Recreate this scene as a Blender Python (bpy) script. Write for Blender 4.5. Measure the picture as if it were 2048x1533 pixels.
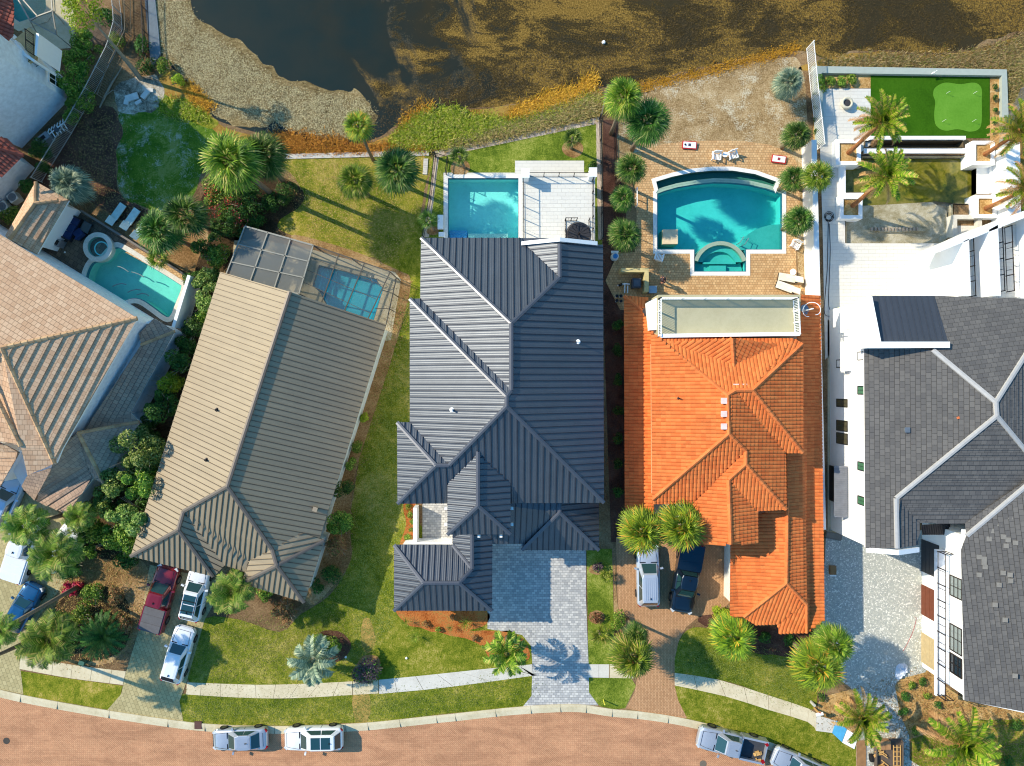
import bpy, math, random
import numpy as np
from mathutils import Vector, noise
from mathutils.geometry import tessellate_polygon
R = math.radians
for o in list(bpy.data.objects): bpy.data.objects.remove(o)
scene = bpy.context.scene
COL = scene.collection
# ---------------------------------------------------------------- camera, sky, sun, exposure
HC, S = 60.0, 24.0                      # height of the camera, photo pixels per metre on the ground
cam = bpy.data.cameras.new('camera'); camo = bpy.data.objects.new('camera', cam); COL.objects.link(camo)
camo.location = (0, 0, HC); camo.rotation_euler = (0, 0, 0)
cam.sensor_width = 36; cam.lens = 36 * (HC * S) / 2048.0; cam.clip_end = 1000; cam.clip_start = .5
scene.camera = camo
EL, AZ = 36.0, 24.0                     # sun height, shadows run AZ degrees below +x
world = bpy.data.worlds.new('World'); scene.world = world; world.use_nodes = True
wn = world.node_tree
sky = wn.nodes.new('ShaderNodeTexSky'); sky.sky_type = 'NISHITA'; sky.sun_disc = False
sky.sun_elevation = R(EL); sky.sun_rotation = R(294); sky.air_density = 1.6; sky.dust_density = .4; sky.ozone_density = 2.5
bg = wn.nodes['Background']; hs_ = wn.nodes.new('ShaderNodeHueSaturation'); hs_.inputs['Saturation'].default_value = 1.45; wn.links.new(sky.outputs[0], hs_.inputs['Color']); wn.links.new(hs_.outputs[0], bg.inputs[0]); bg.inputs[1].default_value = .15
sun = bpy.data.lights.new('sun', 'SUN'); sun.energy = 4.1; sun.angle = R(.5); sun.color = (1, .895, .70)
suno = bpy.data.objects.new('sun', sun); COL.objects.link(suno)
suno.rotation_euler = Vector((math.cos(R(EL)) * math.cos(R(AZ)), -math.cos(R(EL)) * math.sin(R(AZ)), -math.sin(R(EL)))).to_track_quat('-Z', 'Y').to_euler()
scene.view_settings.view_transform = 'Standard'; scene.view_settings.look = 'None'
scene.view_settings.exposure = .44; scene.view_settings.gamma = 1
scene.render.engine = 'CYCLES'; scene.cycles.filter_width = 1.1
scene.cycles.transparent_max_bounces = 12; scene.cycles.max_bounces = 6; scene.cycles.caustics_reflective = False; scene.cycles.caustics_refractive = False

# ---------------------------------------------------------------- coordinates
def W(px, py, h=0.0):                   # point of the place at height h that the photograph shows at (px, py)
    k = (HC - h) / HC
    return Vector(((px - 1024) / S * k, (766.5 - py) / S * k, h))
def G(px, py): return W(px, py, 0)

# ---------------------------------------------------------------- object helpers
def tag(o, label=None, cat=None, group=None, kind=None):
    if label: o['label'] = label
    if cat: o['category'] = cat
    if group: o['group'] = group
    if kind: o['kind'] = kind
    return o
def thing(name, label, cat, loc=(0, 0, 0), rz=0, group=None):
    o = bpy.data.objects.new(name, None); COL.objects.link(o); o.empty_display_size = .2
    o.location = loc; o.rotation_euler = (0, 0, rz)
    return tag(o, label, cat, group)
def copy_tree(o, parent=None):
    c = o.copy(); COL.objects.link(c)
    if parent: c.parent = parent
    for ch in list(o.children): copy_tree(ch, c)
    return c
class MB:
    def __init__(s): s.v = []; s.f = []; s.m = []; s.uv = {}
    def poly(s, pts, m=0, uv=None):
        i = len(s.v); s.v += [tuple(p) for p in pts]; s.f.append(tuple(range(i, i + len(pts)))); s.m.append(m)
        if uv: s.uv[len(s.f) - 1] = uv
    def tri(s, pts2, z, m=0, holes=None):          # flat polygon, holes allowed
        loops = [[Vector((p[0], p[1], z)) for p in pts2]] + [[Vector((p[0], p[1], z)) for p in h] for h in (holes or [])]
        flat = [p for l in loops for p in l]; i = len(s.v); s.v += [tuple(p) for p in flat]
        for t in tessellate_polygon(loops):
            a, b, c = (flat[k] for k in t)
            n = (b - a).cross(c - a)
            if abs(n.z) < 1e-9: continue
            s.f.append(tuple(i + k for k in (t if n.z > 0 else t[::-1]))); s.m.append(m)
    def prism(s, pts2, z0, z1, m=0, top=None, bottom=True):   # vertical prism on an outline
        if sum(pts2[i][0] * pts2[(i + 1) % len(pts2)][1] - pts2[(i + 1) % len(pts2)][0] * pts2[i][1] for i in range(len(pts2))) < 0: pts2 = pts2[::-1]
        n = len(pts2)
        for i in range(n):
            a, b = pts2[i], pts2[(i + 1) % n]
            s.poly([(a[0], a[1], z0), (b[0], b[1], z0), (b[0], b[1], z1), (a[0], a[1], z1)], m)
        s.tri(pts2, z1, m if top is None else top)
        if bottom: s.tri(pts2, z0, m)
    def box(s, c, d, m=0, rz=0, rx=0, ry=0):
        from mathutils import Euler
        E = Euler((rx, ry, rz)).to_matrix(); c = Vector(c)
        P = [c + E @ Vector((x * d[0] / 2, y * d[1] / 2, z * d[2] / 2)) for x in (-1, 1) for y in (-1, 1) for z in (-1, 1)]
        for q in ((0, 1, 3, 2), (4, 6, 7, 5), (0, 4, 5, 1), (2, 3, 7, 6), (0, 2, 6, 4), (1, 5, 7, 3)): s.poly([P[k] for k in q], m)
    def bar(s, a, b, w, h=None, m=0, up=Vector((0, 0, 1))):    # square bar from a to b
        a, b = Vector(a), Vector(b); h = h or w; d = (b - a)
        if d.length < 1e-6: return
        d.normalize()
        if abs(d.dot(up)) > .99: up = Vector((0, 1, 0))
        x = d.cross(up).normalized() * w / 2; y = x.cross(d).normalized() * h / 2
        P = [a - x - y, a + x - y, a + x + y, a - x + y, b - x - y, b + x - y, b + x + y, b - x + y]
        for q in ((0, 3, 2, 1), (4, 5, 6, 7), (0, 1, 5, 4), (1, 2, 6, 5), (2, 3, 7, 6), (3, 0, 4, 7)): s.poly([P[k] for k in q], m)
    def tube(s, pts, rad, n=8, m=0, cap=True):
        pts = [Vector(p) for p in pts]; k = len(pts); rad = rad if hasattr(rad, '__len__') else [rad] * k; i0 = len(s.v)
        for i, p in enumerate(pts):
            d = (pts[min(i + 1, k - 1)] - pts[max(i - 1, 0)]).normalized()
            x = d.orthogonal().normalized() if abs(d.z) < .99 else Vector((1, 0, 0)); x = (x - d * x.dot(d)).normalized(); y = d.cross(x)
            for j in range(n):
                t = 2 * math.pi * j / n; s.v.append(tuple(p + (x * math.cos(t) + y * math.sin(t)) * rad[i]))
        for i in range(k - 1):
            for j in range(n):
                a, b = i0 + i * n + j, i0 + i * n + (j + 1) % n; s.f.append((a, b, b + n, a + n)); s.m.append(m)
        if cap:
            s.f.append(tuple(i0 + j for j in range(n))[::-1]); s.m.append(m); s.f.append(tuple(i0 + (k - 1) * n + j for j in range(n))); s.m.append(m)
    def lathe(s, prof, c=(0, 0, 0), n=20, m=0):
        i0 = len(s.v)
        for (r, z) in prof:
            for j in range(n):
                t = 2 * math.pi * j / n; s.v.append((c[0] + r * math.cos(t), c[1] + r * math.sin(t), c[2] + z))
        for i in range(len(prof) - 1):
            for j in range(n):
                a, b = i0 + i * n + j, i0 + i * n + (j + 1) % n; s.f.append((a, b, b + n, a + n)); s.m.append(m)
        for q, fl in ((0, 1), (len(prof) - 1, 0)):
            f = tuple(i0 + q * n + j for j in range(n)); s.f.append(f[::-1] if fl else f); s.m.append(m)
    def ring(s, outer, inner, z0, z1, m=0):         # flat raised band between two loops with the same number of points
        n = len(outer)
        for i in range(n):
            j = (i + 1) % n; a, b, c, d = outer[i], outer[j], inner[j], inner[i]
            s.poly([(a[0], a[1], z1), (b[0], b[1], z1), (c[0], c[1], z1), (d[0], d[1], z1)], m)
            s.poly([(a[0], a[1], z0), (b[0], b[1], z0), (b[0], b[1], z1), (a[0], a[1], z1)], m)
            s.poly([(d[0], d[1], z1), (c[0], c[1], z1), (c[0], c[1], z0), (d[0], d[1], z0)], m)
    def build(s, name, mats, parent=None, smooth=False, local=False):
        me = bpy.data.meshes.new(name)
        off = Vector((0, 0, 0)) if (parent is None or local) else abs_loc(parent)
        vs = s.v if off.length == 0 else [(v[0] - off.x, v[1] - off.y, v[2] - off.z) for v in s.v]
        me.from_pydata(vs, [], s.f)
        mats = mats if isinstance(mats, (list, tuple)) else [mats]
        for m in mats: me.materials.append(m)
        if len(mats) > 1: me.polygons.foreach_set('material_index', s.m)
        if s.uv:
            ul = me.uv_layers.new(name='UVMap')
            for fi, uv in s.uv.items():
                p = me.polygons[fi]
                for k, li in enumerate(p.loop_indices): ul.data[li].uv = uv[k]
        if smooth: me.polygons.foreach_set('use_smooth', [True] * len(me.polygons))
        me.update()
        o = bpy.data.objects.new(name, me); COL.objects.link(o)
        if parent is not None: o.parent = parent
        return o
def abs_loc(o):
    v = Vector((0, 0, 0))
    while o is not None: v += Vector(o.location); o = o.parent
    return v
def area2(p): return sum(p[i][0] * p[(i + 1) % len(p)][1] - p[(i + 1) % len(p)][0] * p[i][1] for i in range(len(p)))
def offset(pts, d):                      # polygon moved inwards by d
    pts = [Vector((p[0], p[1])) for p in pts]; n = len(pts); sgn = 1 if area2(pts) > 0 else -1; out = []
    for i in range(n):
        a, b, c = pts[i - 1], pts[i], pts[(i + 1) % n]
        e1, e2 = (b - a).normalized(), (c - b).normalized()
        n1, n2 = Vector((-e1.y, e1.x)) * sgn, Vector((-e2.y, e2.x)) * sgn
        k = n1 + n2
        if k.length < 1e-4: out.append(b + n1 * d); continue
        k.normalize(); out.append(b + k * (d / max(.35, k.dot(n1))))
    return out
def smooth_loop(pts, k=6, closed=True, jit=0, seed=0):
    n = len(pts); out = []
    for i in range(n if closed else n - 1):
        g = lambda q: Vector((pts[q % n][0], pts[q % n][1])) if closed else Vector((pts[min(max(q, 0), n - 1)][0], pts[min(max(q, 0), n - 1)][1]))
        p0, p1, p2, p3 = g(i - 1), g(i), g(i + 1), g(i + 2)
        for j in range(k):
            t = j / k
            p = .5 * ((2 * p1) + (p2 - p0) * t + (2 * p0 - 5 * p1 + 4 * p2 - p3) * t * t + (3 * p1 - p0 - 3 * p2 + p3) * t ** 3)
            if jit: p = p + Vector((noise.noise((p.x * .9, p.y * .9, seed)), noise.noise((p.x * .9, p.y * .9, seed + 9)))) * jit
            out.append(p)
    if not closed: out.append(Vector((pts[-1][0], pts[-1][1])))
    return out
def gp(l): return [(G(x, y).x, G(x, y).y) for x, y in l]
def gs(l, k=5, jit=.0, seed=0): return smooth_loop(gp(l), k, True, jit, seed)
def rect(x0, y0, x1, y1): return [(x0, y1), (x1, y1), (x1, y0), (x0, y0)]
def sheet(name, loop, z, mat, holes=None, label=None, kind='structure'):
    mb = MB(); mb.tri(loop, z, 0, holes); o = mb.build(name, mat)
    o['kind'] = kind
    if label: o['label'] = label
    return o

# ---------------------------------------------------------------- materials
def lin(c):
    f = lambda u: (u / 255 / 12.92) if u / 255 <= .04045 else ((u / 255 + .055) / 1.055) ** 2.4
    return (f(c[0]), f(c[1]), f(c[2]), 1)
class NT:
    def __init__(s, name):
        s.mat = bpy.data.materials.new(name); s.mat.use_nodes = True; s.t = s.mat.node_tree; s.p = s.t.nodes['Principled BSDF']; s.out = s.t.nodes['Material Output']
    def n(s, ty, **kw):
        nd = s.t.nodes.new('ShaderNode' + ty)
        for k, v in kw.items(): setattr(nd, k, v)
        return nd
    def l(s, a, b): s.t.links.new(a, b)
    def pos(s, uv=False, scale=(1, 1, 1), rot=0, obj=False):
        tc = s.n('TexCoord') if (uv or obj) else s.n('NewGeometry')
        mp = s.n('Mapping'); mp.inputs['Scale'].default_value = scale; mp.inputs['Rotation'].default_value = (0, 0, rot)
        s.l(tc.outputs['UV' if uv else 'Object'] if (uv or obj) else tc.outputs['Position'], mp.inputs[0]); return mp.outputs[0]
    def noise(s, vec, scale, detail=3, rough=.6, dist=0):
        nd = s.n('TexNoise'); nd.inputs['Scale'].default_value = scale; nd.inputs['Detail'].default_value = detail; nd.inputs['Roughness'].default_value = rough; nd.inputs['Distortion'].default_value = dist
        s.l(vec, nd.inputs['Vector']); return nd.outputs['Fac']
    def ramp(s, fac, stops, interp='LINEAR'):
        r = s.n('ValToRGB'); r.color_ramp.interpolation = interp; e = r.color_ramp.elements
        while len(e) > 1: e.remove(e[-1])
        e[0].position = stops[0][0]; e[0].color = stops[0][1]
        for p, c in stops[1:]: q = e.new(p); q.color = c
        s.l(fac, r.inputs[0]); return r.outputs[0]
    def mix(s, fac, a, b, mode='MIX'):
        m = s.n('Mix', data_type='RGBA', blend_type=mode)
        for k, v in ((0, fac), (6, a), (7, b)):
            if isinstance(v, (tuple, float, int)): m.inputs[k].default_value = v
            else: s.l(v, m.inputs[k])
        return m.outputs[2]
    def math(s, op, a, b=0, c=0, clamp=False):
        m = s.n('Math', operation=op, use_clamp=clamp)
        for k, v in ((0, a), (1, b), (2, c)):
            if isinstance(v, (float, int)): m.inputs[k].default_value = v
            else: s.l(v, m.inputs[k])
        return m.outputs[0]
    def bump(s, h, dist=.02, strength=1):
        b = s.n('Bump'); b.inputs['Distance'].default_value = dist; b.inputs['Strength'].default_value = strength; s.l(h, b.inputs['Height']); s.l(b.outputs[0], s.p.inputs['Normal'])
    def done(s, col=None, rough=.8, metal=0, spec=.3):
        if col is not None:
            if isinstance(col, tuple): s.p.inputs['Base Color'].default_value = col
            else: s.l(col, s.p.inputs['Base Color'])
        s.p.inputs['Roughness'].default_value = rough; s.p.inputs['Metallic'].default_value = metal; s.p.inputs['Specular IOR Level'].default_value = spec
        return s.mat
def plain(name, c, rough=.6, metal=0, spec=.4, var=.12, scale=3, coat=0, obj=False):
    t = NT(name); v = t.noise(t.pos(obj=obj), scale, 4)
    a = lin(c); k = lambda f: tuple(min(1, a[i] * f) for i in range(3)) + (1,)
    t.done(t.ramp(v, [(.3, k(1 - var)), (.7, k(1 + var))]), rough, metal, spec)
    if coat: t.p.inputs['Coat Weight'].default_value = coat; t.p.inputs['Coat Roughness'].default_value = .06
    return t.mat
def ground_mat(name, cols, s1=.25, s2=9, s3=40, bump=.03, rough=.95, w2=.55, sand=None):
    # broad patches, clumps and fine grain blended from a list of colours
    t = NT(name); P = t.pos()
    a = t.noise(P, s1, 4, .65, .6); b = t.noise(P, s2, 3, .7); c = t.noise(P, s3, 2, .7)
    f = t.math('ADD', t.math('MULTIPLY', a, 1 - w2), t.math('MULTIPLY', t.math('ADD', t.math('MULTIPLY', b, .5), t.math('MULTIPLY', c, .5)), w2))
    n = len(cols); lo, hi = .40, .60
    col = t.ramp(f, [(lo + (hi - lo) * i / (n - 1), lin(q)) for i, q in enumerate(cols)])
    if sand:                                     # bare pale patches
        q = t.math('ADD', t.math('MULTIPLY', t.noise(P, sand[1], 6, .8, .3), .7), t.math('MULTIPLY', c, .3)); m = t.ramp(q, [(sand[2], (0, 0, 0, 1)), (sand[2] + .09, (.85, .85, .85, 1))]); col = t.mix(m, col, lin(sand[0]))
    t.bump(t.math('ADD', b, c), bump)
    return t.done(col, rough, 0, .1)
def brick_mat(name, c1, c2, cm, w=.2, h=.1, mortar=.008, rot=0, uv=False, var=.5, rough=.9, dirt=.25, offs=.5, bumpd=.01, obj=False):
    t = NT(name); P = t.pos(uv=uv, rot=rot, obj=obj)
    b = t.n('TexBrick'); b.inputs['Scale'].default_value = 1; b.inputs['Brick Width'].default_value = w; b.inputs['Row Height'].default_value = h; b.inputs['Mortar Size'].default_value = mortar; b.inputs['Mortar Smooth'].default_value = .3
    b.inputs['Color1'].default_value = lin(c1); b.inputs['Color2'].default_value = lin(c2); b.inputs['Mortar'].default_value = lin(cm); b.offset = offs; b.inputs['Bias'].default_value = 0
    t.l(P, b.inputs['Vector']); n1 = t.noise(P, .35, 5, .7); n2 = t.noise(P, 6, 3)
    k = t.ramp(t.math('ADD', t.math('MULTIPLY', n1, .6), t.math('MULTIPLY', n2, .4)), [(.3, (1 - dirt, 1 - dirt, 1 - dirt, 1)), (.7, (1 + dirt * .4,) * 3 + (1,))])
    t.bump(t.math('SUBTRACT', 1, b.outputs['Fac']), bumpd)
    return t.done(t.mix(1.0, b.outputs['Color'], k, 'MULTIPLY'), rough, 0, .25)
def leaf_mat(name, c, c2, dry=None, dryf=.85, trans=.25, rough=.55):
    t = NT(name); g = t.n('NewGeometry'); oi = t.n('ObjectInfo')
    col = t.ramp(g.outputs['Random Per Island'], [(0, lin(c)), (.8, lin(c2))] + ([(dryf, lin(dry)), (1, lin(dry))] if dry else []))
    hs = t.n('HueSaturation'); t.l(col, hs.inputs['Color']); t.l(t.math('ADD', t.math('MULTIPLY', oi.outputs['Random'], .35), .85), hs.inputs['Value']); t.l(t.math('ADD', t.math('MULTIPLY', oi.outputs['Random'], .03), .485), hs.inputs['Hue'])
    t.done(hs.outputs[0], rough, 0, .3)
    tr = t.n('BsdfTranslucent'); t.l(hs.outputs[0], tr.inputs[0]); m = t.n('MixShader'); m.inputs[0].default_value = trans
    t.l(t.p.outputs[0], m.inputs[1]); t.l(tr.outputs[0], m.inputs[2]); t.l(m.outputs[0], t.out.inputs[0]); return t.mat
def water_mat(name, tint=(.55, .93, .95), wave=5, bumpd=.015):
    t = NT(name); P = t.pos()
    nn = t.noise(P, wave, 3, .6, 1.2); bp = t.n('Bump'); bp.inputs['Distance'].default_value = bumpd; t.l(nn, bp.inputs['Height'])
    tr = t.n('BsdfTransparent'); tr.inputs[0].default_value = tint + (1,)
    gl = t.n('BsdfGlossy'); gl.inputs['Roughness'].default_value = .03; t.l(bp.outputs[0], gl.inputs['Normal'])
    fr = t.n('Fresnel'); fr.inputs[0].default_value = 1.33; t.l(bp.outputs[0], fr.inputs['Normal'])
    ge = t.n('NewGeometry'); fz = t.math('MULTIPLY', fr.outputs[0], t.math('SUBTRACT', 1, ge.outputs['Backfacing']))
    m = t.n('MixShader'); t.l(fz, m.inputs[0]); t.l(tr.outputs[0], m.inputs[1]); t.l(gl.outputs[0], m.inputs[2]); t.l(m.outputs[0], t.out.inputs[0]); return t.mat
def metal_roof_mat(name, c, rough=.42, metal=.55, ribs=.13, var=.06):
    t = NT(name); uv = t.n('TexCoord'); sp = t.n('SeparateXYZ'); t.l(uv.outputs['UV'], sp.inputs[0])
    w = t.math('SINE', t.math('MULTIPLY', sp.outputs[0], 2 * math.pi / ribs))
    P = t.pos(); n1 = t.noise(P, .5, 6, .75, .8); n2 = t.noise(P, 14, 3, .7)
    a = lin(c); k = lambda f: tuple(a[i] * f for i in range(3)) + (1,)
    col = t.ramp(t.math('ADD', t.math('MULTIPLY', n1, .7), t.math('MULTIPLY', n2, .3)), [(.3, k(1 - var * 2)), (.7, k(1 + var * 2))])
    wn_ = t.n('TexWhiteNoise', noise_dimensions='1D'); t.l(t.math('FLOOR', t.math('MULTIPLY', sp.outputs[0], 1 / .46)), wn_.inputs['W'])
    col = t.mix(1.0, col, t.ramp(wn_.outputs['Value'], [(0, (.96, .96, .96, 1)), (1, (1.04, 1.04, 1.04, 1))]), 'MULTIPLY')
    P2 = t.pos(uv=True, scale=(1, .12, 1)); st = t.noise(P2, 5, 4, .7); col = t.mix(1.0, col, t.ramp(st, [(.35, (.94, .94, .95, 1)), (.6, (1.03, 1.03, 1.03, 1))]), 'MULTIPLY')
    t.bump(w, .0045 if ribs < 1 else .0005, .8)
    t.done(col, rough, metal, .5)
    t.l(t.math('ADD', t.math('MULTIPLY', n2, .12), rough - .06), t.p.inputs['Roughness']); return t.mat
def tile_mat(name, c1, c2, rough=.75):
    t = NT(name); g = t.n('NewGeometry'); n1 = t.noise(t.pos(), .45, 6, .75, .6); n2 = t.noise(t.pos(), 9, 3, .7)
    col = t.ramp(g.outputs['Random Per Island'], [(0, lin(c1)), (1, lin(c2))])
    k = t.ramp(t.math('ADD', t.math('MULTIPLY', n1, .6), t.math('MULTIPLY', n2, .4)), [(.36, (.74, .76, .8, 1)), (.5, (1, 1, 1, 1)), (.64, (1.1, 1.1, 1.1, 1))])
    return t.done(t.mix(1.0, col, k, 'MULTIPLY'), rough, 0, .3)
def carpaint(name, c, metal=.3): return plain(name, c, .3, metal, .5, .03, 2, coat=1, obj=True)

WHITE = plain('white_stucco', (250, 250, 248), .8, var=.03, scale=1.5)
WHITE2 = plain('white_paint', (248, 248, 246), .5, var=.02)
GLASS = NT('window_glass').done(lin((28, 38, 44)), .06, 0, .9)
CGLASS = NT('car_glass').done(lin((36, 68, 72)), .08, 0, .9)
BLACK = plain('black_metal', (28, 28, 30), .45, .2)
DARKBR = plain('dark_bronze', (46, 36, 32), .5, .2)
RUBBER = plain('rubber', (24, 24, 25), .8)
RIM = plain('wheel_rim', (120, 122, 126), .3, .8)
GREYM = plain('grey_metal', (150, 153, 158), .4, .5)
CONC = ground_mat('pale_concrete', [(196, 182, 148), (212, 198, 166), (222, 210, 180)], .5, 5, 30, .004, .9)
CONCW = ground_mat('new_concrete', [(194, 190, 178), (208, 203, 192), (218, 213, 202)], .5, 5, 30, .004, .9)
WOOD = plain('raw_timber', (205, 160, 95), .8, var=.2, scale=8)
# ---------------------------------------------------------------- roof machinery
CAM = Vector((0, 0, HC))
def slope_plane(a, b, h, pitch, toward):        # plane through the eave a-b (photo pixels, height h) rising towards a point
    A, B, T = W(*a, h), W(*b, h), W(*toward, h); d = (B - A).normalized(); n2 = Vector((-d.y, d.x, 0))
    if n2.dot(T - A) < 0: n2 = -n2
    return A, Vector((-n2.x * pitch, -n2.y * pitch, 1)).normalized()
def hit(px, py, pl):
    g = G(px, py); d = g - CAM; t = pl[1].dot(pl[0] - CAM) / pl[1].dot(d); return CAM + d * t
class Roof:
    def __init__(s): s.pl = {}; s.V = {}
    def eave(s, k, a, b, h, pitch, toward): s.pl[k] = slope_plane(a, b, h, pitch, toward)
    def v(s, name, px, py, h):
        if isinstance(h, str): s.V[name] = W(px, py, sum(hit(px, py, s.pl[k]).z for k in h) / len(h))
        else: s.V[name] = W(px, py, h)
    def __getitem__(s, k): return s.V[k]
def spans(pts2, u):                              # v intervals of a polygon along the line u
    c = []
    for i in range(len(pts2)):
        (u0, v0), (u1, v1) = pts2[i], pts2[(i + 1) % len(pts2)]
        if (u0 <= u) != (u1 <= u): c.append(v0 + (u - u0) / (u1 - u0) * (v1 - v0))
    c.sort(); return [(c[i], c[i + 1]) for i in range(0, len(c) - 1, 2)]
def frame(pts):
    n = Vector((0, 0, 0))
    for i in range(len(pts)):
        a, b = pts[i], pts[(i + 1) % len(pts)]; n += Vector(((a.y - b.y) * (a.z + b.z), (a.z - b.z) * (a.x + b.x), (a.x - b.x) * (a.y + b.y)))
    n.normalize()
    if n.z < 0: n = -n; pts = pts[::-1]
    u = Vector((0, 0, 1)).cross(n)
    u = Vector((1, 0, 0)) if u.length < 1e-3 else u.normalized()
    v = n.cross(u); c = sum(pts, Vector((0, 0, 0))) / len(pts)
    if v.z < 0: u, v = -u, -v
    p2 = [((p - c).dot(u), (p - c).dot(v)) for p in pts]
    return pts, n, u, v, c, p2
def roof_face(mb, pts, style='seam', sp=.44, hgt=.05, course=.37, lift=.05, m=0, ms=0):
    pts, n, u, v, c, p2 = frame([Vector(p) for p in pts])
    P = lambda a, b, z=0: c + u * a + v * b + n * z
    v0 = min(q[1] for q in p2); base = -.03 if style != 'seam' else 0
    idx = tessellate_polygon([pts]); offs = [(w - c).dot(n) for w in pts]; warped = max(abs(q) for q in offs) > .015
    def lift_at(a, b):                           # real height of a slightly warped face over its mean plane
        if not warped: return 0
        best, bo = 1e9, 0
        for t in idx:
            (x1, y1), (x2, y2), (x3, y3) = (p2[k] for k in t); dt = (y2 - y3) * (x1 - x3) + (x3 - x2) * (y1 - y3)
            if abs(dt) < 1e-9: continue
            l1 = ((y2 - y3) * (a - x3) + (x3 - x2) * (b - y3)) / dt; l2 = ((y3 - y1) * (a - x3) + (x1 - x3) * (b - y3)) / dt; l3 = 1 - l1 - l2; bad = -min(l1, l2, l3)
            if bad < best: best, bo = bad, l1 * offs[t[0]] + l2 * offs[t[1]] + l3 * offs[t[2]]
        return bo
    P = lambda a, b, z=0: c + u * a + v * b + n * (z + lift_at(a, b))
    for t in idx:
        q = [pts[k] for k in t]; uv = [(p2[k][0], p2[k][1] - v0) for k in t]
        if (q[1] - q[0]).cross(q[2] - q[0]).dot(n) < 0: q = q[::-1]; uv = uv[::-1]
        mb.poly([w + n * base for w in q], m, uv)
    lo, hi = min(q[0] for q in p2), max(q[0] for q in p2)
    if style == 'seam':
        k = math.ceil(lo / sp)
        while k * sp < hi:
            a = k * sp; k += 1
            for (b0, b1) in spans(p2, a):
                if b1 - b0 < .1: continue
                ns = 6 if warped else 1; cuts = [b0 + (b1 - b0) * q / ns for q in range(ns + 1)]
                for d0, d1 in zip(cuts, cuts[1:]):
                    for s0, s1, z0, z1 in ((-.02, -.02, 0, hgt), (-.02, .02, hgt, hgt), (.02, .02, hgt, 0)):
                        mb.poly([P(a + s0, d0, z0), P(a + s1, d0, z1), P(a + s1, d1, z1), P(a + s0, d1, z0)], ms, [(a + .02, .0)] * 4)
                mb.poly([P(a - .017, b0, 0), P(a + .017, b0, 0), P(a + .017, b0, hgt), P(a - .017, b0, hgt)], m, [(a, 0)] * 4)
    elif style == 'barrel':
        k = math.floor(lo / sp); prof = [(-.5, 0), (-.34, .75), (-.12, 1), (.12, 1), (.34, .75), (.5, 0)]
        while k * sp < hi:
            a = (k + .5) * sp; k += 1
            for (b0, b1) in spans(p2, a):
                j = math.floor((b0 - v0) / course)
                while v0 + j * course < b1 - .02:
                    c0, c1 = max(b0, v0 + j * course), min(b1, v0 + (j + 1) * course + .02); j += 1
                    if c1 - c0 < .05: continue
                    f0 = 1 - (c0 - (v0 + (j - 1) * course)) / course
                    row0 = [P(a + q * sp * .98, c0, z * hgt + lift * f0) for q, z in prof]; row1 = [P(a + q * sp * .98, c1, z * hgt) for q, z in prof]
                    i = len(mb.v); mb.v += [tuple(w) for w in row0 + row1]
                    for q in range(5): mb.f.append((i + q, i + q + 1, i + q + 7, i + q + 6)); mb.m.append(m)
                    mb.poly([P(a - .5 * sp * .98, c0, 0)] + row0[::1] + [P(a + .5 * sp * .98, c0, 0)], m)
    elif style == 'course':
        q2 = [(y, x) for x, y in p2]; j = 0; vmax = max(q[1] for q in p2)
        while v0 + j * course < vmax - .02:
            b0, b1 = v0 + j * course, min(v0 + (j + 1) * course, vmax); j += 1
            s0, s1 = spans(q2, b0 + .01), spans(q2, b1 - .01)
            if not s0: continue
            for i, (a0, a1) in enumerate(s0):
                if len(s1) == len(s0): d0, d1 = s1[i]
                elif len(s1) == 0: d0 = d1 = (a0 + a1) / 2
                else: d0, d1 = a0, a1
                if len(s0) == 1 and len(s1) > 1: continue
                x = a0
                kk = math.floor(a0 / sp)
                wd = max(a1 - a0, .01)
                # one board of tiles per course
                mb.poly([P(a0, b0, lift), P(a1, b0, lift), P(d1, b1, .004), P(d0, b1, .004)], m, [(a0, b0 - v0), (a1, b0 - v0), (d1, b1 - v0), (d0, b1 - v0)])
                mb.poly([P(a0, b0, 0), P(a1, b0, 0), P(a1, b0, lift), P(a0, b0, lift)], m, [(a0, b0 - v0)] * 4)
def ridge_caps(mb, a, b, kind='metal', w=.3, m=0):
    a, b = Vector(a), Vector(b)
    if kind == 'metal':
        d = (b - a).normalized(); x = d.cross(Vector((0, 0, 1))).normalized() * w / 2; z = Vector((0, 0, 1))
        A = [a - x - z * .03, a - x * .9 + z * .09, a + z * .12, a + x * .9 + z * .09, a + x - z * .03]; B = [p + (b - a) for p in A]
        for i in range(4): mb.poly([A[i], A[i + 1], B[i + 1], B[i]], m, [(0, 0)] * 4)
        mb.poly(A, m, [(0, 0)] * 5); mb.poly(B[::-1], m, [(0, 0)] * 5)
    else:
        L = (b - a).length; n = max(1, int(L / .42)); d = (b - a) / n; x = d.cross(Vector((0, 0, 1))).normalized() * w / 2; z = Vector((0, 0, 1)); prof = [(-1, -.06), (-.7, .08), (0, .15), (.7, .08), (1, -.06)]
        up = -1 if b.z > a.z + .01 else 1
        for i in range(n):
            p, q = a + d * i, a + d * (i + 1); l0, l1 = (.035, 0) if b.z > a.z - .001 else (0, .035)
            r0 = [p + x * s_ + z * (h_ + l0) for s_, h_ in prof]; r1 = [q + x * s_ + z * (h_ + l1) for s_, h_ in prof]
            i0 = len(mb.v); mb.v += [tuple(w_) for w_ in r0 + r1]
            for k in range(4): mb.f.append((i0 + k, i0 + k + 1, i0 + k + 6, i0 + k + 5)); mb.m.append(m)
            mb.poly(r0, m); mb.poly(r1[::-1], m)
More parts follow.
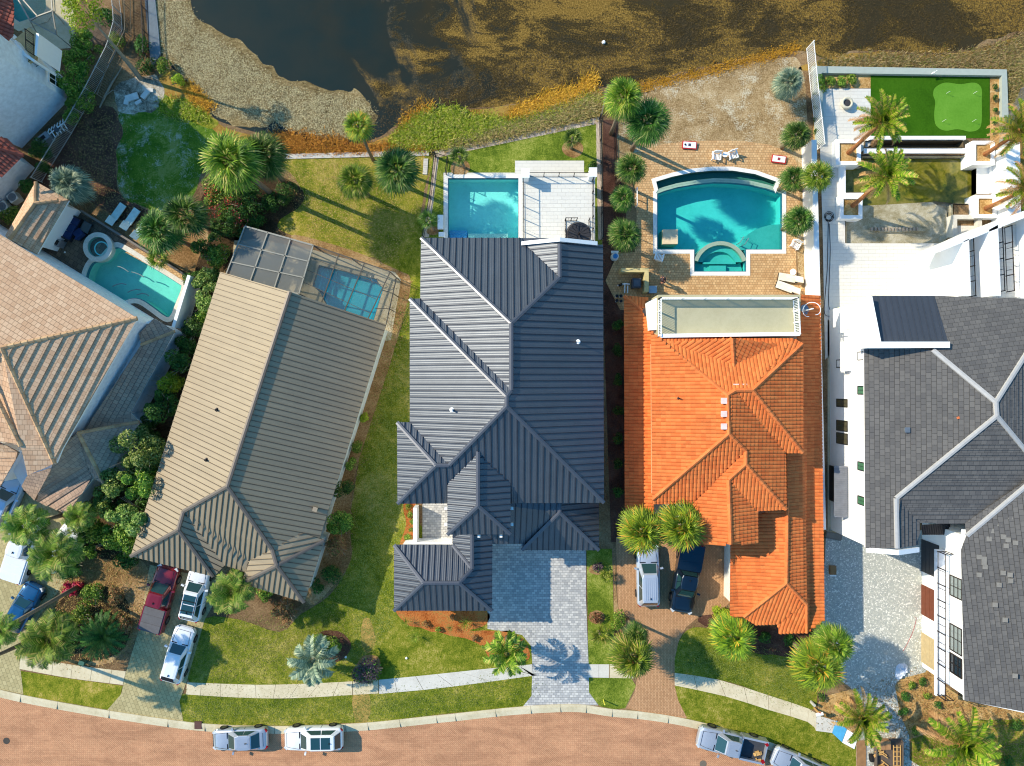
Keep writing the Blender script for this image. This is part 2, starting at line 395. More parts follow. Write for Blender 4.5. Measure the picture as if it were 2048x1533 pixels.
def house_shell(root, outline_px, h, wall_mat, fascia_mat, over=.45, soffit=.2, wall=True, z0=0, oh=None):
    loop = [W(x, y, h) for x, y in outline_px]; l2 = [(p.x, p.y) for p in loop]
    mb = MB(); mb.prism(offset(l2, .02), h - soffit, h - .03); mb.build('fascia', fascia_mat, root)
    if wall:
        mb = MB(); mb.prism(offset(l2, over), z0, h - soffit, bottom=False); mb.build('wall', wall_mat, root)
    return l2
def window_on(root, a, b, z0, z1, frame_mat, glass_mat=None, nx=2, nz=2, depth=.05, out=None, name='window'):
    # framed window in a vertical wall between plan points a and b
    glass_mat = glass_mat or GLASS; a, b = Vector((a[0], a[1], 0)), Vector((b[0], b[1], 0)); d = (b - a).normalized(); n = Vector((d.y, -d.x, 0)) * (1 if out is None else out)
    up = Vector((0, 0, 1)); L = (b - a).length; f = MB(); w = .07
    A, B = a + n * depth, b + n * depth
    f.bar(A + up * z0, B + up * z0, w, w); f.bar(A + up * z1, B + up * z1, w, w); f.bar(A + up * z0, A + up * z1, w, w, up=n); f.bar(B + up * z0, B + up * z1, w, w, up=n)
    for i in range(1, nx): f.bar(A + d * L * i / nx + up * z0, A + d * L * i / nx + up * z1, .04, .04, up=n)
    for i in range(1, nz): f.bar(A + up * (z0 + (z1 - z0) * i / nz), B + up * (z0 + (z1 - z0) * i / nz), .04, .04)
    o = f.build(name, frame_mat, root); g = MB(); q = n * (depth - .02)
    g.poly([a + q + up * z0, b + q + up * z0, b + q + up * z1, a + q + up * z1]); g.build('pane', glass_mat, o); return o
def vent_pipe(root, p, mat, r=.06, hh=.35, name='vent_pipe'):
    mb = MB(); p = Vector(p); mb.lathe([(r * 2.4, -.03), (r * 2.2, .05), (r, .08), (r, hh), (r * .7, hh)], p, 10); mb.build(name, mat, root)
def box_vent(root, p, mat, w=.32, hh=.22, rz=0):
    mb = MB(); p = Vector(p); mb.box(p + Vector((0, 0, hh * .4)), (w, w, hh), rz=rz); mb.box(p + Vector((0, 0, hh * .95)), (w * 1.25, w * 1.25, .05), rz=rz); mb.build('roof_vent', mat, root)

# ---------------------------------------------------------------- ground materials
M_SOIL = ground_mat('soil_and_mulch', [(88, 66, 46), (120, 94, 66), (150, 122, 88), (174, 148, 112)], .2, 7, 30, .04)
M_LAWN = ground_mat('lawn', [(74, 90, 18), (102, 114, 28), (134, 134, 44), (172, 158, 84)], .28, 2.0, 9, .05, w2=.6)
M_LAWNDRY = ground_mat('dry_lawn', [(84, 98, 20), (116, 124, 32), (146, 140, 50), (184, 162, 88)], .35, 2.0, 9, .05, w2=.55)
M_LAWNDK = ground_mat('deep_green_lawn', [(56, 88, 22), (76, 108, 28), (98, 124, 40), (132, 142, 76)], .3, 2.5, 10, .05, w2=.45, sand=((178, 178, 162), .6, .53))
M_LAWNF = ground_mat('fresh_lawn', [(78, 98, 26), (102, 120, 36), (126, 138, 50), (156, 158, 78)], .4, 2.5, 10, .04, w2=.55)
M_MULCH = ground_mat('brown_mulch', [(70, 46, 38), (98, 68, 56), (122, 90, 74)], .5, 8, 30, .04)
M_STRAW = ground_mat('pine_straw', [(140, 76, 34), (186, 104, 50), (206, 132, 74), (150, 130, 66)], .5, 7, 28, .05)
M_TANMULCH = ground_mat('dry_pine_straw', [(112, 84, 50), (150, 114, 72), (178, 142, 98), (196, 168, 124)], .35, 6, 28, .05)
M_SAND = ground_mat('bare_sandy_yard', [(124, 100, 66), (150, 124, 86), (172, 146, 106), (190, 166, 128)], .4, 3, 12, .03, sand=((208, 198, 172), .5, .52))
M_SANDY = ground_mat('golden_mulch', [(140, 100, 56), (184, 142, 84), (206, 168, 110), (224, 192, 140)], .8, 6, 28, .04)
M_DRYGR = ground_mat('dry_bank_grass', [(122, 92, 36), (158, 122, 54), (182, 144, 76), (150, 146, 60)], .3, 4, 24, .06)
M_ROAD = brick_mat('red_brick_paving', (214, 160, 120), (206, 150, 112), (188, 136, 102), .24, .12, .012, rot=.78, var=.5, dirt=.3)
t = NT('paving_wear_mix'); bpy.data.materials.remove(t.mat)
def add_wear(mat, amt=.25):
    nt = mat.node_tree; pr = nt.nodes['Principled BSDF']; src = pr.inputs['Base Color'].links[0].from_socket; t = NT.__new__(NT); t.mat = mat; t.t = nt; t.p = pr
    P = t.pos(rot=.05, scale=(.25, 1, 1)); a = t.noise(P, .8, 6, .75, .6); b = t.noise(t.pos(), 1.6, 5, .8, 1.0)
    m = t.ramp(a, [(.40, (.80, .78, .78, 1)), (.55, (1, 1, 1, 1)), (.68, (1.06, 1.06, 1.05, 1))]); k = t.ramp(b, [(.26, (.55, .5, .48, 1)), (.34, (1, 1, 1, 1))])
    nt.links.new(t.mix(1.0, t.mix(1.0, src, m, 'MULTIPLY'), k, 'MULTIPLY'), pr.inputs['Base Color'])
add_wear(M_ROAD)
M_PAVG = brick_mat('grey_stone_pavers', (212, 209, 203), (168, 168, 168), (148, 146, 142), .3, .2, .012, dirt=.12)
M_PAVT = brick_mat('tan_brick_pavers', (222, 184, 134), (194, 152, 104), (160, 124, 86), .22, .2, .014, dirt=.2)
M_PAVO = brick_mat('clay_brick_drive', (206, 160, 118), (188, 142, 102), (156, 118, 84), .24, .12, .012, rot=1.57, dirt=.16)
M_PAVS = brick_mat('sandstone_drive_pavers', (192, 178, 132), (174, 160, 116), (150, 138, 98), .42, .3, .014, rot=1.2, dirt=.15)
M_PAVB = brick_mat('brown_patio_pavers', (132, 112, 92), (104, 88, 74), (80, 66, 54), .4, .4, .015, rot=.55, dirt=.3)
M_BRICKW = brick_mat('pale_brick_edging', (212, 196, 176), (190, 170, 150), (164, 146, 126), .12, .6, .012, rot=.2, offs=0, dirt=.1)
M_DECK = brick_mat('pale_deck_tile', (222, 218, 208), (216, 212, 203), (205, 201, 192), .6, .3, .006, dirt=.05)
M_BEIGE = ground_mat('beige_pool_deck', [(176, 164, 136), (190, 178, 150), (200, 190, 164)], .4, 4, 24, .004)
M_TURFD = ground_mat('artificial_turf', [(44, 84, 8), (54, 96, 12), (62, 104, 18)], .4, 6, 40, .01)
M_TURFL = ground_mat('putting_turf', [(88, 138, 40), (96, 146, 46), (104, 152, 52)], .4, 6, 40, .004)
t = NT('speckled_cobbles'); P = t.pos(); vo = t.n('TexVoronoi'); vo.inputs['Scale'].default_value = 10; t.l(P, vo.inputs['Vector'])
sx = t.n('SeparateColor'); t.l(vo.outputs['Color'], sx.inputs[0]); e = t.n('TexVoronoi', feature='DISTANCE_TO_EDGE'); e.inputs['Scale'].default_value = 10; t.l(P, e.inputs['Vector'])
cc = t.ramp(sx.outputs[0], [(0, lin((168, 172, 166))), (.7, lin((196, 196, 184))), (.9, lin((232, 230, 220)))]); cc = t.mix(t.ramp(e.outputs[0], [(.0, (1, 1, 1, 1)), (.09, (0, 0, 0, 1))]), cc, lin((150, 150, 144)))
M_COBBLE = t.done(cc, .85, 0, .2)
# pond: dark water whose weed turns it ochre and brown towards the east
t = NT('pond_water'); P = t.pos(); sp = t.n('SeparateXYZ'); t.l(P, sp.inputs[0])
a = t.noise(P, .1, 5, .6, 1.0); b = t.noise(t.pos(rot=-.35, scale=(.8, 1.5, 1)), .17, 12, .72, .7); c = t.noise(P, 8, 4, .75); d2 = t.noise(P, .35, 5, .6, .2)
gx = t.math('ADD', t.math('MULTIPLY_ADD', sp.outputs[0], .022, .56), t.math('MULTIPLY', sp.outputs[1], -.0)); gx2 = t.math('ADD', gx, t.math('MULTIPLY', t.math('SUBTRACT', a, .5), .8), clamp=True)
base = t.ramp(gx2, [(.22, lin((26, 42, 40))), (.40, lin((40, 42, 32))), (.58, lin((50, 44, 24))), (.9, lin((64, 52, 24)))])
base = t.mix(.3, base, t.ramp(d2, [(.3, lin((24, 40, 40))), (.7, lin((56, 50, 36)))]))
be = t.math('ADD', b, t.math('MULTIPLY', t.math('SUBTRACT', c, .5), .16))
zone = t.ramp(gx2, [(.36, (0, 0, 0, 1)), (.42, (1, 1, 1, 1))])
dark = t.math('MULTIPLY', t.ramp(be, [(.41, (0, 0, 0, 1)), (.45, (1, 1, 1, 1))]), zone)
mat_mask = t.math('MULTIPLY', t.ramp(be, [(.485, (0, 0, 0, 1)), (.545, (1, 1, 1, 1))]), zone)
weed = t.ramp(c, [(.32, lin((34, 30, 14))), (.5, lin((62, 50, 22))), (.68, lin((104, 82, 38)))])
ochre = t.ramp(c, [(.3, lin((70, 54, 20))), (.5, lin((126, 98, 40))), (.7, lin((172, 138, 72)))])
t.bump(t.math('MULTIPLY', c, dark), .06)
t.done(t.mix(mat_mask, t.mix(dark, base, weed), ochre), .35, 0, .18); t.l(t.math('MULTIPLY_ADD', dark, .5, .3), t.p.inputs['Roughness']); M_POND = t.mat
t = NT('floating_weed_mat'); P = t.pos(rot=.6, scale=(1, 2.2, 1)); c = t.noise(P, 3, 5, .8, .5); d = t.noise(P, 9, 3, .8); a = t.noise(t.pos(), .35, 4, .6, .8)
f = t.math('ADD', t.math('MULTIPLY', c, .45), t.math('ADD', t.math('MULTIPLY', d, .35), t.math('MULTIPLY', a, .2)))
t.bump(f, .12); M_WEED = t.done(t.ramp(f, [(.38, lin((48, 42, 24))), (.45, lin((106, 88, 54))), (.53, lin((150, 130, 88))), (.62, lin((196, 176, 132)))]), .9, 0, .15)

# ---------------------------------------------------------------- pool outlines (they cut the ground and decks open)
TANPOOL = gs([(228, 497), (246, 499), (300, 532), (355, 566), (363, 576), (352, 606), (342, 630), (332, 634), (304, 614), (282, 600), (262, 598), (236, 607), (205, 600), (178, 583), (172, 556), (184, 527), (205, 520)], 4)
TANSPA = [(G(200.5, 496).x + 1.12 * math.cos(2 * math.pi * i / 28), G(200.5, 496).y + 1.12 * math.sin(2 * math.pi * i / 28)) for i in range(28)]
CAGEPOOL = gp([(638, 530), (753, 559), (760, 570), (767, 577), (748, 640), (744, 668), (690, 655), (662, 628), (651, 607), (640, 585), (625, 572)])
MAINPOOL = gp([(896, 357), (1037, 357), (1037, 500), (896, 500)])
ORPOOL = gp([(1314, 388), (1330, 382), (1355, 375), (1390, 369), (1428, 365), (1465, 366), (1500, 370), (1535, 378), (1564, 388), (1564, 500), (1492, 500), (1492, 544), (1388, 544), (1388, 500), (1314, 500)])
ORTRAY = gp([(1312, 364), (1345, 354), (1383, 346), (1425, 342), (1465, 342), (1510, 349), (1552, 364), (1546, 378), (1500, 366), (1465, 362), (1428, 361), (1390, 365), (1355, 371), (1316, 380)])
RBASIN = gp([(1724, 313), (1952, 313), (1952, 408), (1905, 408), (1905, 470), (1880, 487), (1692, 487), (1692, 432), (1724, 408), (1724, 385), (1688, 385), (1688, 334), (1724, 334)])
RTRAY = gp([(1727, 284), (1922, 284), (1922, 297), (1727, 297)])
ULPOOL = gp([(30, -60), (75, -40), (92, 0), (93, 18), (85, 30), (40, 45), (10, 25), (-20, -30)])
big = gp([(-3500, -3500), (5500, -3500), (5500, 4500), (-3500, 4500)])
grow = lambda l, d: [tuple(p) for p in offset(l, -d)]
HOLES = [grow(TANPOOL, .12), grow(CAGEPOOL, .1), grow(MAINPOOL, .12), ORPOOL and grow(ORPOOL, .1), grow(ORTRAY, .03), grow(RBASIN, .1), grow(RTRAY, .05), grow(ULPOOL, .1)]
Z = lambda k: .004 * k
sheet('ground', big, 0, M_SOIL, HOLES)
sheet('pond', gs([(290, -900), (296, -60), (302, 0), (318, 80), (342, 130), (392, 182), (428, 236), (500, 262), (560, 272), (640, 292), (700, 294), (760, 272), (820, 235), (900, 222), (1000, 212), (1100, 196), (1180, 170), (1250, 175), (1290, 165), (1400, 137), (1500, 115), (1600, 102), (1650, 116), (1700, 106), (1760, 100), (1850, 107), (1930, 100), (1980, 80), (2060, 60), (2150, 45), (2500, 0), (3300, -900)], 6, .35, 3), Z(1), M_POND)
sheet('floating_weed', gs([(296, -300), (303, 0), (319, 80), (343, 130), (392, 182), (425, 228), (480, 250), (545, 252), (600, 262), (650, 280), (690, 282), (730, 262), (755, 235), (742, 205), (728, 186), (700, 181), (650, 178), (600, 168), (560, 156), (535, 132), (505, 104), (480, 86), (440, 66), (408, 45), (388, 12), (372, -40), (340, -300)], 6, .55, 5), Z(2), M_WEED)
# lawns
sheet('lawn_behind_tan_house', gs([(238, 222), (300, 185), (340, 195), (400, 232), (432, 262), (430, 300), (402, 340), (388, 390), (350, 425), (310, 425), (265, 405), (240, 388), (232, 350), (236, 300), (246, 262)], 6, .3, 1), Z(3), M_LAWNDK)
sheet('lawn_bank', gs([(318, 205), (350, 196), (400, 214), (436, 246), (420, 258), (380, 240), (330, 228)], 5, .3, 2), Z(4), M_LAWNDRY)
sheet('lawn_behind_brown_house', gs([(552, 316), (700, 312), (856, 308), (848, 380), (834, 470), (812, 540), (792, 600), (790, 560), (760, 522), (700, 506), (640, 488), (590, 472), (556, 458), (552, 430), (585, 405), (600, 380), (585, 350)], 4, .12, 3), Z(3), M_LAWNDRY, [])
sheet('lawn_behind_metal_roof_house', gp([(866, 312), (1199, 240), (1204, 480), (1200, 600), (838, 600), (846, 440)]), Z(5), M_LAWNF, [grow(MAINPOOL, .3)])
sheet('lawn_between_houses', gs([(846, 430), (800, 560), (790, 600), (770, 700), (745, 800), (725, 880), (712, 960), (700, 1040), (700, 1120), (660, 1190), (600, 1230), (560, 1265), (480, 1240), (408, 1238), (388, 1300), (380, 1366), (530, 1370), (760, 1363), (880, 1350), (1062, 1330), (1060, 1270), (975, 1245), (972, 1120), (840, 1050), (840, 800), (842, 600)], 3, .03, 4), Z(2), M_LAWN)
sheet('verge', gs([(366, 1388), (530, 1397), (605, 1396), (720, 1389), (885, 1376), (1064, 1352), (1064, 1390), (1044, 1413), (900, 1427), (760, 1443), (700, 1446), (600, 1451), (500, 1451), (400, 1448), (362, 1443)], 3, .02, 4), Z(3), M_LAWN)
sheet('verge', gp([(41, 1342), (142, 1358), (246, 1372), (240, 1395), (216, 1420), (94, 1399), (46, 1390)]), Z(3), M_LAWNDRY)
sheet('verge', gp([(1178, 1356), (1262, 1356), (1272, 1372), (1250, 1417), (1228, 1419), (1200, 1413), (1178, 1390)]), Z(3), M_LAWNF)
sheet('verge', gs([(1349, 1372), (1451, 1393), (1537, 1420), (1615, 1444), (1660, 1466), (1715, 1478), (1712, 1560), (1660, 1532), (1568, 1495), (1492, 1468), (1375, 1440), (1358, 1405)], 3, 0), Z(3), M_LAWN)
sheet('verge', gp([(1822, 1478), (1950, 1440), (2100, 1440), (2100, 1600), (1822, 1600)]), Z(3), M_LAWNDRY)
sheet('lawn_in_front_of_orange_house', gs([(1372, 1262), (1420, 1258), (1500, 1300), (1560, 1310), (1618, 1330), (1632, 1370), (1625, 1420), (1537, 1391), (1438, 1359), (1349, 1345), (1352, 1300)], 4, .06, 4), Z(3), M_LAWN)
sheet('side_lawn', gp([(1173, 1098), (1224, 1098), (1230, 1330), (1177, 1330)]), Z(3), M_LAWNF)
M_SOD = ground_mat('fresh_sod_strip', [(120, 116, 50), (160, 136, 72), (190, 152, 88)], .8, 3, 9, .04)
sheet('sod_strip', gs([(706, 1391), (738, 1389), (737, 1444), (712, 1446)], 3, .12), Z(4), M_SOD)
sheet('sod_strip', gs([(722, 1240), (744, 1240), (748, 1300), (726, 1300)], 3, .3), Z(4), M_SOD)
# mulch and straw beds
sheet('mulch_bed', gs([(150, 225), (225, 215), (244, 262), (236, 300), (232, 350), (240, 388), (265, 405), (310, 425), (350, 425), (300, 470), (200, 415), (130, 385), (60, 400), (110, 300)], 4, .15, 4), Z(1), M_MULCH)
sheet('pine_straw_bed', gs([(310, 425), (352, 424), (402, 440), (420, 500), (400, 560), (372, 545), (290, 500), (250, 465)], 5, .15, 4), Z(2), M_TANMULCH)
sheet('pine_straw_bed', gs([(590, 470), (700, 500), (796, 541), (822, 562), (806, 640), (770, 760), (734, 870), (708, 960), (700, 1060), (702, 1120), (660, 1180), (620, 1210), (600, 1150), (640, 1050), (690, 900), (745, 720), (790, 600), (796, 572), (780, 553), (700, 524), (600, 492)], 4, .05, 4), Z(4), M_TANMULCH)
sheet('pine_straw_bed', gs([(795, 1218), (880, 1220), (972, 1222), (972, 1250), (940, 1262), (1000, 1262), (1035, 1268), (1056, 1295), (1058, 1320), (1020, 1330), (985, 1325), (960, 1290), (900, 1270), (850, 1260), (812, 1248)], 4, .15, 4), Z(5), M_STRAW)
sheet('pine_straw_bed', gs([(806, 1010), (832, 1010), (832, 1090), (800, 1092), (812, 1050)], 4, .12, 4), Z(5), M_STRAW)
for (x, y, r) in ((920, 336, 20), (1146, 298, 22), (868, 462, 12), (1192, 1140, 14), (1193, 1235, 16), (738, 1328, 24), (660, 1292, 42)):
    sheet('pine_straw_bed', gs([(x + r * math.cos(a), y + r * .8 * math.sin(a)) for a in [k * math.pi / 4 for k in range(8)]], 4, .15, x), Z(8), M_TANMULCH if x != 660 else M_MULCH)
sheet('pine_straw_bed', gs([(140, 1120), (200, 1090), (262, 1110), (300, 1150), (285, 1235), (262, 1290), (200, 1330), (60, 1310), (80, 1230), (110, 1180)], 4, .2, 4), Z(1), M_TANMULCH)
sheet('mulch_bed', gs([(1395, 1238), (1450, 1215), (1520, 1252), (1640, 1260), (1650, 1320), (1560, 1312), (1500, 1302), (1430, 1262)], 4, .12, 4), Z(4), M_MULCH)
sheet('mulch_bed', gs([(1228, 1120), (1236, 1215), (1262, 1300), (1250, 1330), (1230, 1330)], 4, .08, 4), Z(4), M_TANMULCH)
sheet('mulch_bed', gp([(1206, 240), (1252, 240), (1252, 1085), (1222, 1085), (1206, 600)]), Z(1), M_MULCH)
sheet('golden_mulch_bed', gs([(1640, 1400), (1700, 1380), (1790, 1350), (1850, 1340), (1900, 1380), (1960, 1410), (2060, 1430), (2120, 1500), (1950, 1500), (1830, 1500), (1720, 1480), (1650, 1440)], 4, .1, 4), Z(1), M_SANDY)
sheet('bare_yard', gs([(1250, 190), (1330, 165), (1440, 138), (1560, 118), (1602, 128), (1616, 250), (1622, 420), (1640, 600), (1600, 600), (1590, 420), (1580, 320), (1440, 290), (1300, 300), (1240, 320), (1236, 260)], 4, .2, 4), Z(2), M_SAND)
sheet('dry_bank', gs([(1600, 135), (1650, 118), (1760, 103), (1850, 112), (1950, 100), (2100, 55), (2150, 60), (2150, 420), (2012, 420), (2010, 150), (1700, 140), (1612, 142)], 4, .15, 4), Z(2), M_DRYGR)
sheet('bare_bank', gs([(232, 170), (300, 150), (322, 165), (330, 200), (290, 225), (240, 222)], 5, .4, 4), Z(4), ground_mat('washed_sand', [(88, 80, 68), (130, 120, 104), (176, 166, 146), (214, 206, 190)], .6, 4, 20, .04))
sheet('bank', gs([(300, 195), (345, 140), (395, 190), (430, 240), (480, 266), (560, 280), (640, 300), (560, 308), (480, 285), (420, 262), (370, 225)], 5, .15, 4), Z(2), M_DRYGR)
sheet('bank', gs([(540, 276), (640, 294), (700, 298), (780, 270), (850, 232), (900, 224), (1000, 214), (1100, 198), (1190, 176), (1200, 236), (1000, 280), (865, 304), (700, 306), (560, 308)], 5, .12, 4), Z(3), M_DRYGR)
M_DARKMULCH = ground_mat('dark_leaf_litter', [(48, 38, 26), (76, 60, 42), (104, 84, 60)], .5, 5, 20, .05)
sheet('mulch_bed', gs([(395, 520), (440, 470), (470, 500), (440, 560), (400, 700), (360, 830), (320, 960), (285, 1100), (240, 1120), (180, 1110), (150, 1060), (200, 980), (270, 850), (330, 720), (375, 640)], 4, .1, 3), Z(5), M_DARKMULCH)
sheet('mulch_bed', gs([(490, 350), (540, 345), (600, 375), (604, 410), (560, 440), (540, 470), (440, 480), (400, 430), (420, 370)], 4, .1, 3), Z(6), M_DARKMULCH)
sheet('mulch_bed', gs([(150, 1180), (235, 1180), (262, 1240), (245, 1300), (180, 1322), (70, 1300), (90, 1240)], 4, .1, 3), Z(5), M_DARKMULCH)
# paved places
KERB = [(-400, 1270), (-200, 1328), (0, 1379), (94, 1399), (220, 1421), (362, 1442), (440, 1449), (530, 1452), (630, 1451), (705, 1447), (760, 1443), (860, 1432), (910, 1427), (1010, 1416), (1092, 1410), (1160, 1409), (1225, 1418), (1290, 1424), (1375, 1438), (1492, 1468), (1568, 1495), (1660, 1532), (1760, 1580), (1900, 1660)]
kl = smooth_loop(gp(KERB), 5, False); kr = []
for i, p in enumerate(kl):
    a, b = kl[max(i - 1, 0)], kl[min(i + 1, len(kl) - 1)]; d = (b - a).normalized(); kr.append(p + Vector((d.y, -d.x)) * .66)
sheet('road', [tuple(p) for p in kr] + [(G(1900, 3000).x, G(0, 3000).y), (G(-400, 0).x, G(0, 3000).y)], Z(2), M_ROAD)
mb = MB()
for i in range(len(kl) - 1):
    a, b, c, d = kl[i], kl[i + 1], kr[i + 1], kr[i]; f = .32; e1, e2 = a.lerp(d, f), b.lerp(c, f)
    mb.poly([(a.x, a.y, .09), (d.lerp(a, 1 - f).x, d.lerp(a, 1 - f).y, .09), (e2.x, e2.y, .09), (b.x, b.y, .09)])
    mb.poly([(e1.x, e1.y, .09), (d.x, d.y, .014), (c.x, c.y, .014), (e2.x, e2.y, .09)]); mb.poly([(a.x, a.y, 0), (a.x, a.y, .09), (b.x, b.y, .09), (b.x, b.y, 0)])
    if i % 4 == 0: mb.box((*(a.lerp(d, .5)), .052), (.64, .02, .084), rz=math.atan2((a - d).y, (a - d).x), m=1)
mb.build('kerb', [CONC, plain('joint', (120, 112, 92), .9)])['kind'] = 'structure'
def walk(top, bot, mat, n=None, name='sidewalk', z=6):
    t_, b_ = smooth_loop(gp(top), 6, False), smooth_loop(gp(bot), 6, False); mb = MB()
    def at(l, s_):
        x = s_ * (len(l) - 1); i = min(int(x), len(l) - 2); return l[i].lerp(l[i + 1], x - i)
    n = n or max(1, int((t_[0] - t_[-1]).length / 1.45))
    for i in range(n):
        g = .012 / 1.45; s0, s1 = (i + g) / n, (i + 1 - g) / n
        q = [at(t_, s0), at(b_, s0), at(b_, s1), at(t_, s1)]; mb.prism([tuple(p) for p in q], 0, Z(z))
    o = mb.build(name, mat); o['kind'] = 'structure'
walk([(41, 1311), (145, 1330), (252, 1343)], [(39, 1338), (142, 1357), (246, 1370)], CONC)
walk([(374, 1365), (450, 1368), (530, 1370), (630, 1367), (705, 1363)], [(372, 1389), (450, 1394), (530, 1397), (605, 1396), (705, 1390)], CONC)
walk([(706, 1363), (757, 1360)], [(706, 1390), (757, 1387)], CONC, 1)
walk([(758, 1360), (860, 1350), (972, 1338), (1064, 1329)], [(758, 1388), (885, 1376), (1064, 1352), (1064, 1352)], CONCW)
walk([(1177, 1329), (1218, 1329)], [(1177, 1355), (1218, 1356)], CONCW, 2); walk([(1219, 1329), (1262, 1330)], [(1219, 1356), (1268, 1357)], CONC, 1)
walk([(1349, 1346), (1438, 1360), (1537, 1391), (1618, 1418), (1632, 1430)], [(1349, 1371), (1451, 1393), (1537, 1420), (1615, 1444), (1632, 1462)], CONC)
walk([(1632, 1430), (1672, 1442)], [(1632, 1462), (1664, 1466)], CONCW, 1)
walk([(1795, 1505), (1900, 1570)], [(1795, 1545), (1890, 1620)], CONCW, 3)
dz = Z(5)
sheet('driveway', gp([(300, 1130), (452, 1165), (410, 1239), (374, 1362), (359, 1403), (367, 1443), (290, 1433), (215, 1420), (243, 1388), (252, 1345), (278, 1261)]), dz, M_PAVS)
sheet('driveway', gp([(-200, 960), (60, 960), (130, 1040), (160, 1110), (120, 1180), (80, 1230), (38, 1310), (42, 1345), (47, 1389), (0, 1379), (-200, 1330)]), dz, M_PAVS)
sheet('driveway', gs([(984, 1080), (1172, 1080), (1172, 1200), (1177, 1330), (1178, 1385), (1197, 1411), (1120, 1410), (1045, 1414), (1063, 1392), (1065, 1330), (1062, 1292), (1044, 1270), (1004, 1263), (975, 1258), (975, 1200)], 1), dz, M_PAVG)
sheet('driveway', gp([(1232, 1075), (1262, 1060), (1470, 1060), (1462, 1205), (1430, 1228), (1400, 1232), (1372, 1255), (1357, 1283), (1349, 1320), (1349, 1371), (1356, 1400), (1374, 1437), (1310, 1428), (1252, 1417), (1269, 1385), (1275, 1350), (1262, 1300), (1236, 1215)]), dz, M_PAVO)
sheet('driveway', gp([(1652, 1060), (1880, 1060), (1880, 1300), (1850, 1345), (1800, 1358), (1790, 1372), (1800, 1430), (1818, 1470), (1822, 1600), (1712, 1600), (1712, 1480), (1730, 1440), (1722, 1400), (1700, 1375), (1640, 1330)]), dz, M_COBBLE)
sheet('pool_deck', gs([(1228, 325), (1270, 306), (1330, 288), (1440, 281), (1540, 290), (1590, 318), (1592, 345), (1600, 400), (1594, 470), (1594, 560), (1624, 590), (1640, 620), (1240, 620), (1236, 505), (1270, 505), (1270, 365), (1250, 360)], 2), dz, M_PAVT, [HOLES[3], HOLES[4]])
sheet('pool_deck', gp([(887, 346), (1030, 346), (1030, 322), (1168, 322), (1168, 346), (1190, 346), (1190, 520), (887, 520)]), Z(7), M_DECK, [grow(MAINPOOL, .12)])
sheet('pool_deck', gp([(470, 470), (626, 500), (790, 545), (802, 560), (782, 680), (700, 700), (450, 640)]), Z(6), M_BEIGE, [HOLES[1]])
sheet('patio', gp([(100, 400), (160, 425), (400, 565), (362, 680), (250, 640), (80, 520)]), Z(3), M_PAVB, [HOLES[0]])
sheet('patio', gp([(250, 505), (275, 497), (398, 568), (378, 578), (362, 566)]), Z(5), M_PAVT)
sheet('courtyard', gp([(845, 1005), (910, 1005), (910, 1088), (845, 1088)]), Z(6), M_PAVG)
sheet('path', gp([(868, 303), (1200, 234), (1200, 247), (868, 317)]), Z(6), M_BRICKW)
sheet('path', gp([(1192, 248), (1202, 247), (1206, 480), (1196, 480)]), Z(7), M_BRICKW)
sheet('path', gp([(868, 317), (878, 315), (858, 475), (846, 475)]), Z(7), M_BRICKW)
mbw = MB()
a, b = G(566, 314), G(858, 307)
for i in range(84):
    p = a.lerp(b, (i + .5) / 84); mbw.box((p.x, p.y, .06), (.135, .42, .05))
a, b = G(852, 318), G(850, 350)
for i in range(9):
    p = a.lerp(b, (i + .5) / 9); mbw.box((p.x, p.y, .06), (.38, .13, .05))
mbw.build('boardwalk', plain('weathered_plank', (206, 200, 188), .85, var=.15, scale=5))['kind'] = 'structure'
# right-hand garden
sheet('terrace', gp([(1634, 178), (1741, 178), (1741, 290), (1690, 330), (1690, 560), (1760, 610), (1650, 720), (1645, 460), (1640, 300)]), Z(6), M_DECK)
sheet('terrace', gp([(1690, 487), (1900, 487), (1912, 452), (1950, 452), (2200, 452), (2200, 620), (1655, 640), (1655, 487)]), Z(7), M_DECK, [])
sheet('path', gp([(1655, 640), (1672, 640), (1672, 1075), (1655, 1075)]), Z(6), CONC)
sheet('putting_green_turf', gp([(1741, 152), (1979, 156), (1979, 277), (1741, 277)]), Z(6), M_TURFD)
sheet('putting_green', gs([(1870, 176), (1890, 166), (1920, 169), (1948, 166), (1962, 176), (1963, 200), (1963, 240), (1958, 258), (1940, 264), (1915, 259), (1890, 262), (1872, 252), (1868, 230), (1870, 205), (1866, 190)], 4), Z(7), M_TURFL)
sheet('golden_mulch_bed', gp([(1626, 150), (1741, 150), (1741, 177), (1640, 177), (1640, 290), (1626, 290)]), Z(5), M_SANDY)
sheet('golden_mulch_bed', gp([(1980, 156), (1998, 156), (1998, 300), (1980, 300)]), Z(5), M_SANDY)
sheet('golden_mulch_bed', gp([(1985, 330), (2010, 330), (2010, 450), (1985, 450)]), Z(5), M_SANDY)
# drain grates, manholes
mb = MB(); mb.lathe([(.27, .004), (.27, .022), (.0, .026)], G(13, 1482), 20); o = mb.build('manhole_cover', plain('cast_iron', (74, 68, 62), .7, .3)); tag(o, 'round dark manhole cover at the left end of the brick road', 'manhole cover')
mb = MB(); mb.lathe([(.29, .004), (.29, .022), (.0, .026)], G(1406, 1528), 20); o = mb.build('manhole_cover', plain('worn_iron', (120, 108, 92), .7, .2)); tag(o, 'round greyish manhole cover in the road below the silver pickup', 'manhole cover')
mb = MB(); p = G(397, 1450); mb.box((p.x, p.y, .06), (.6, .62, .08)); o = mb.build('storm_drain', plain('drain_brick', (92, 62, 56), .8)); tag(o, 'dark storm drain inlet set into the pale kerb', 'storm drain')
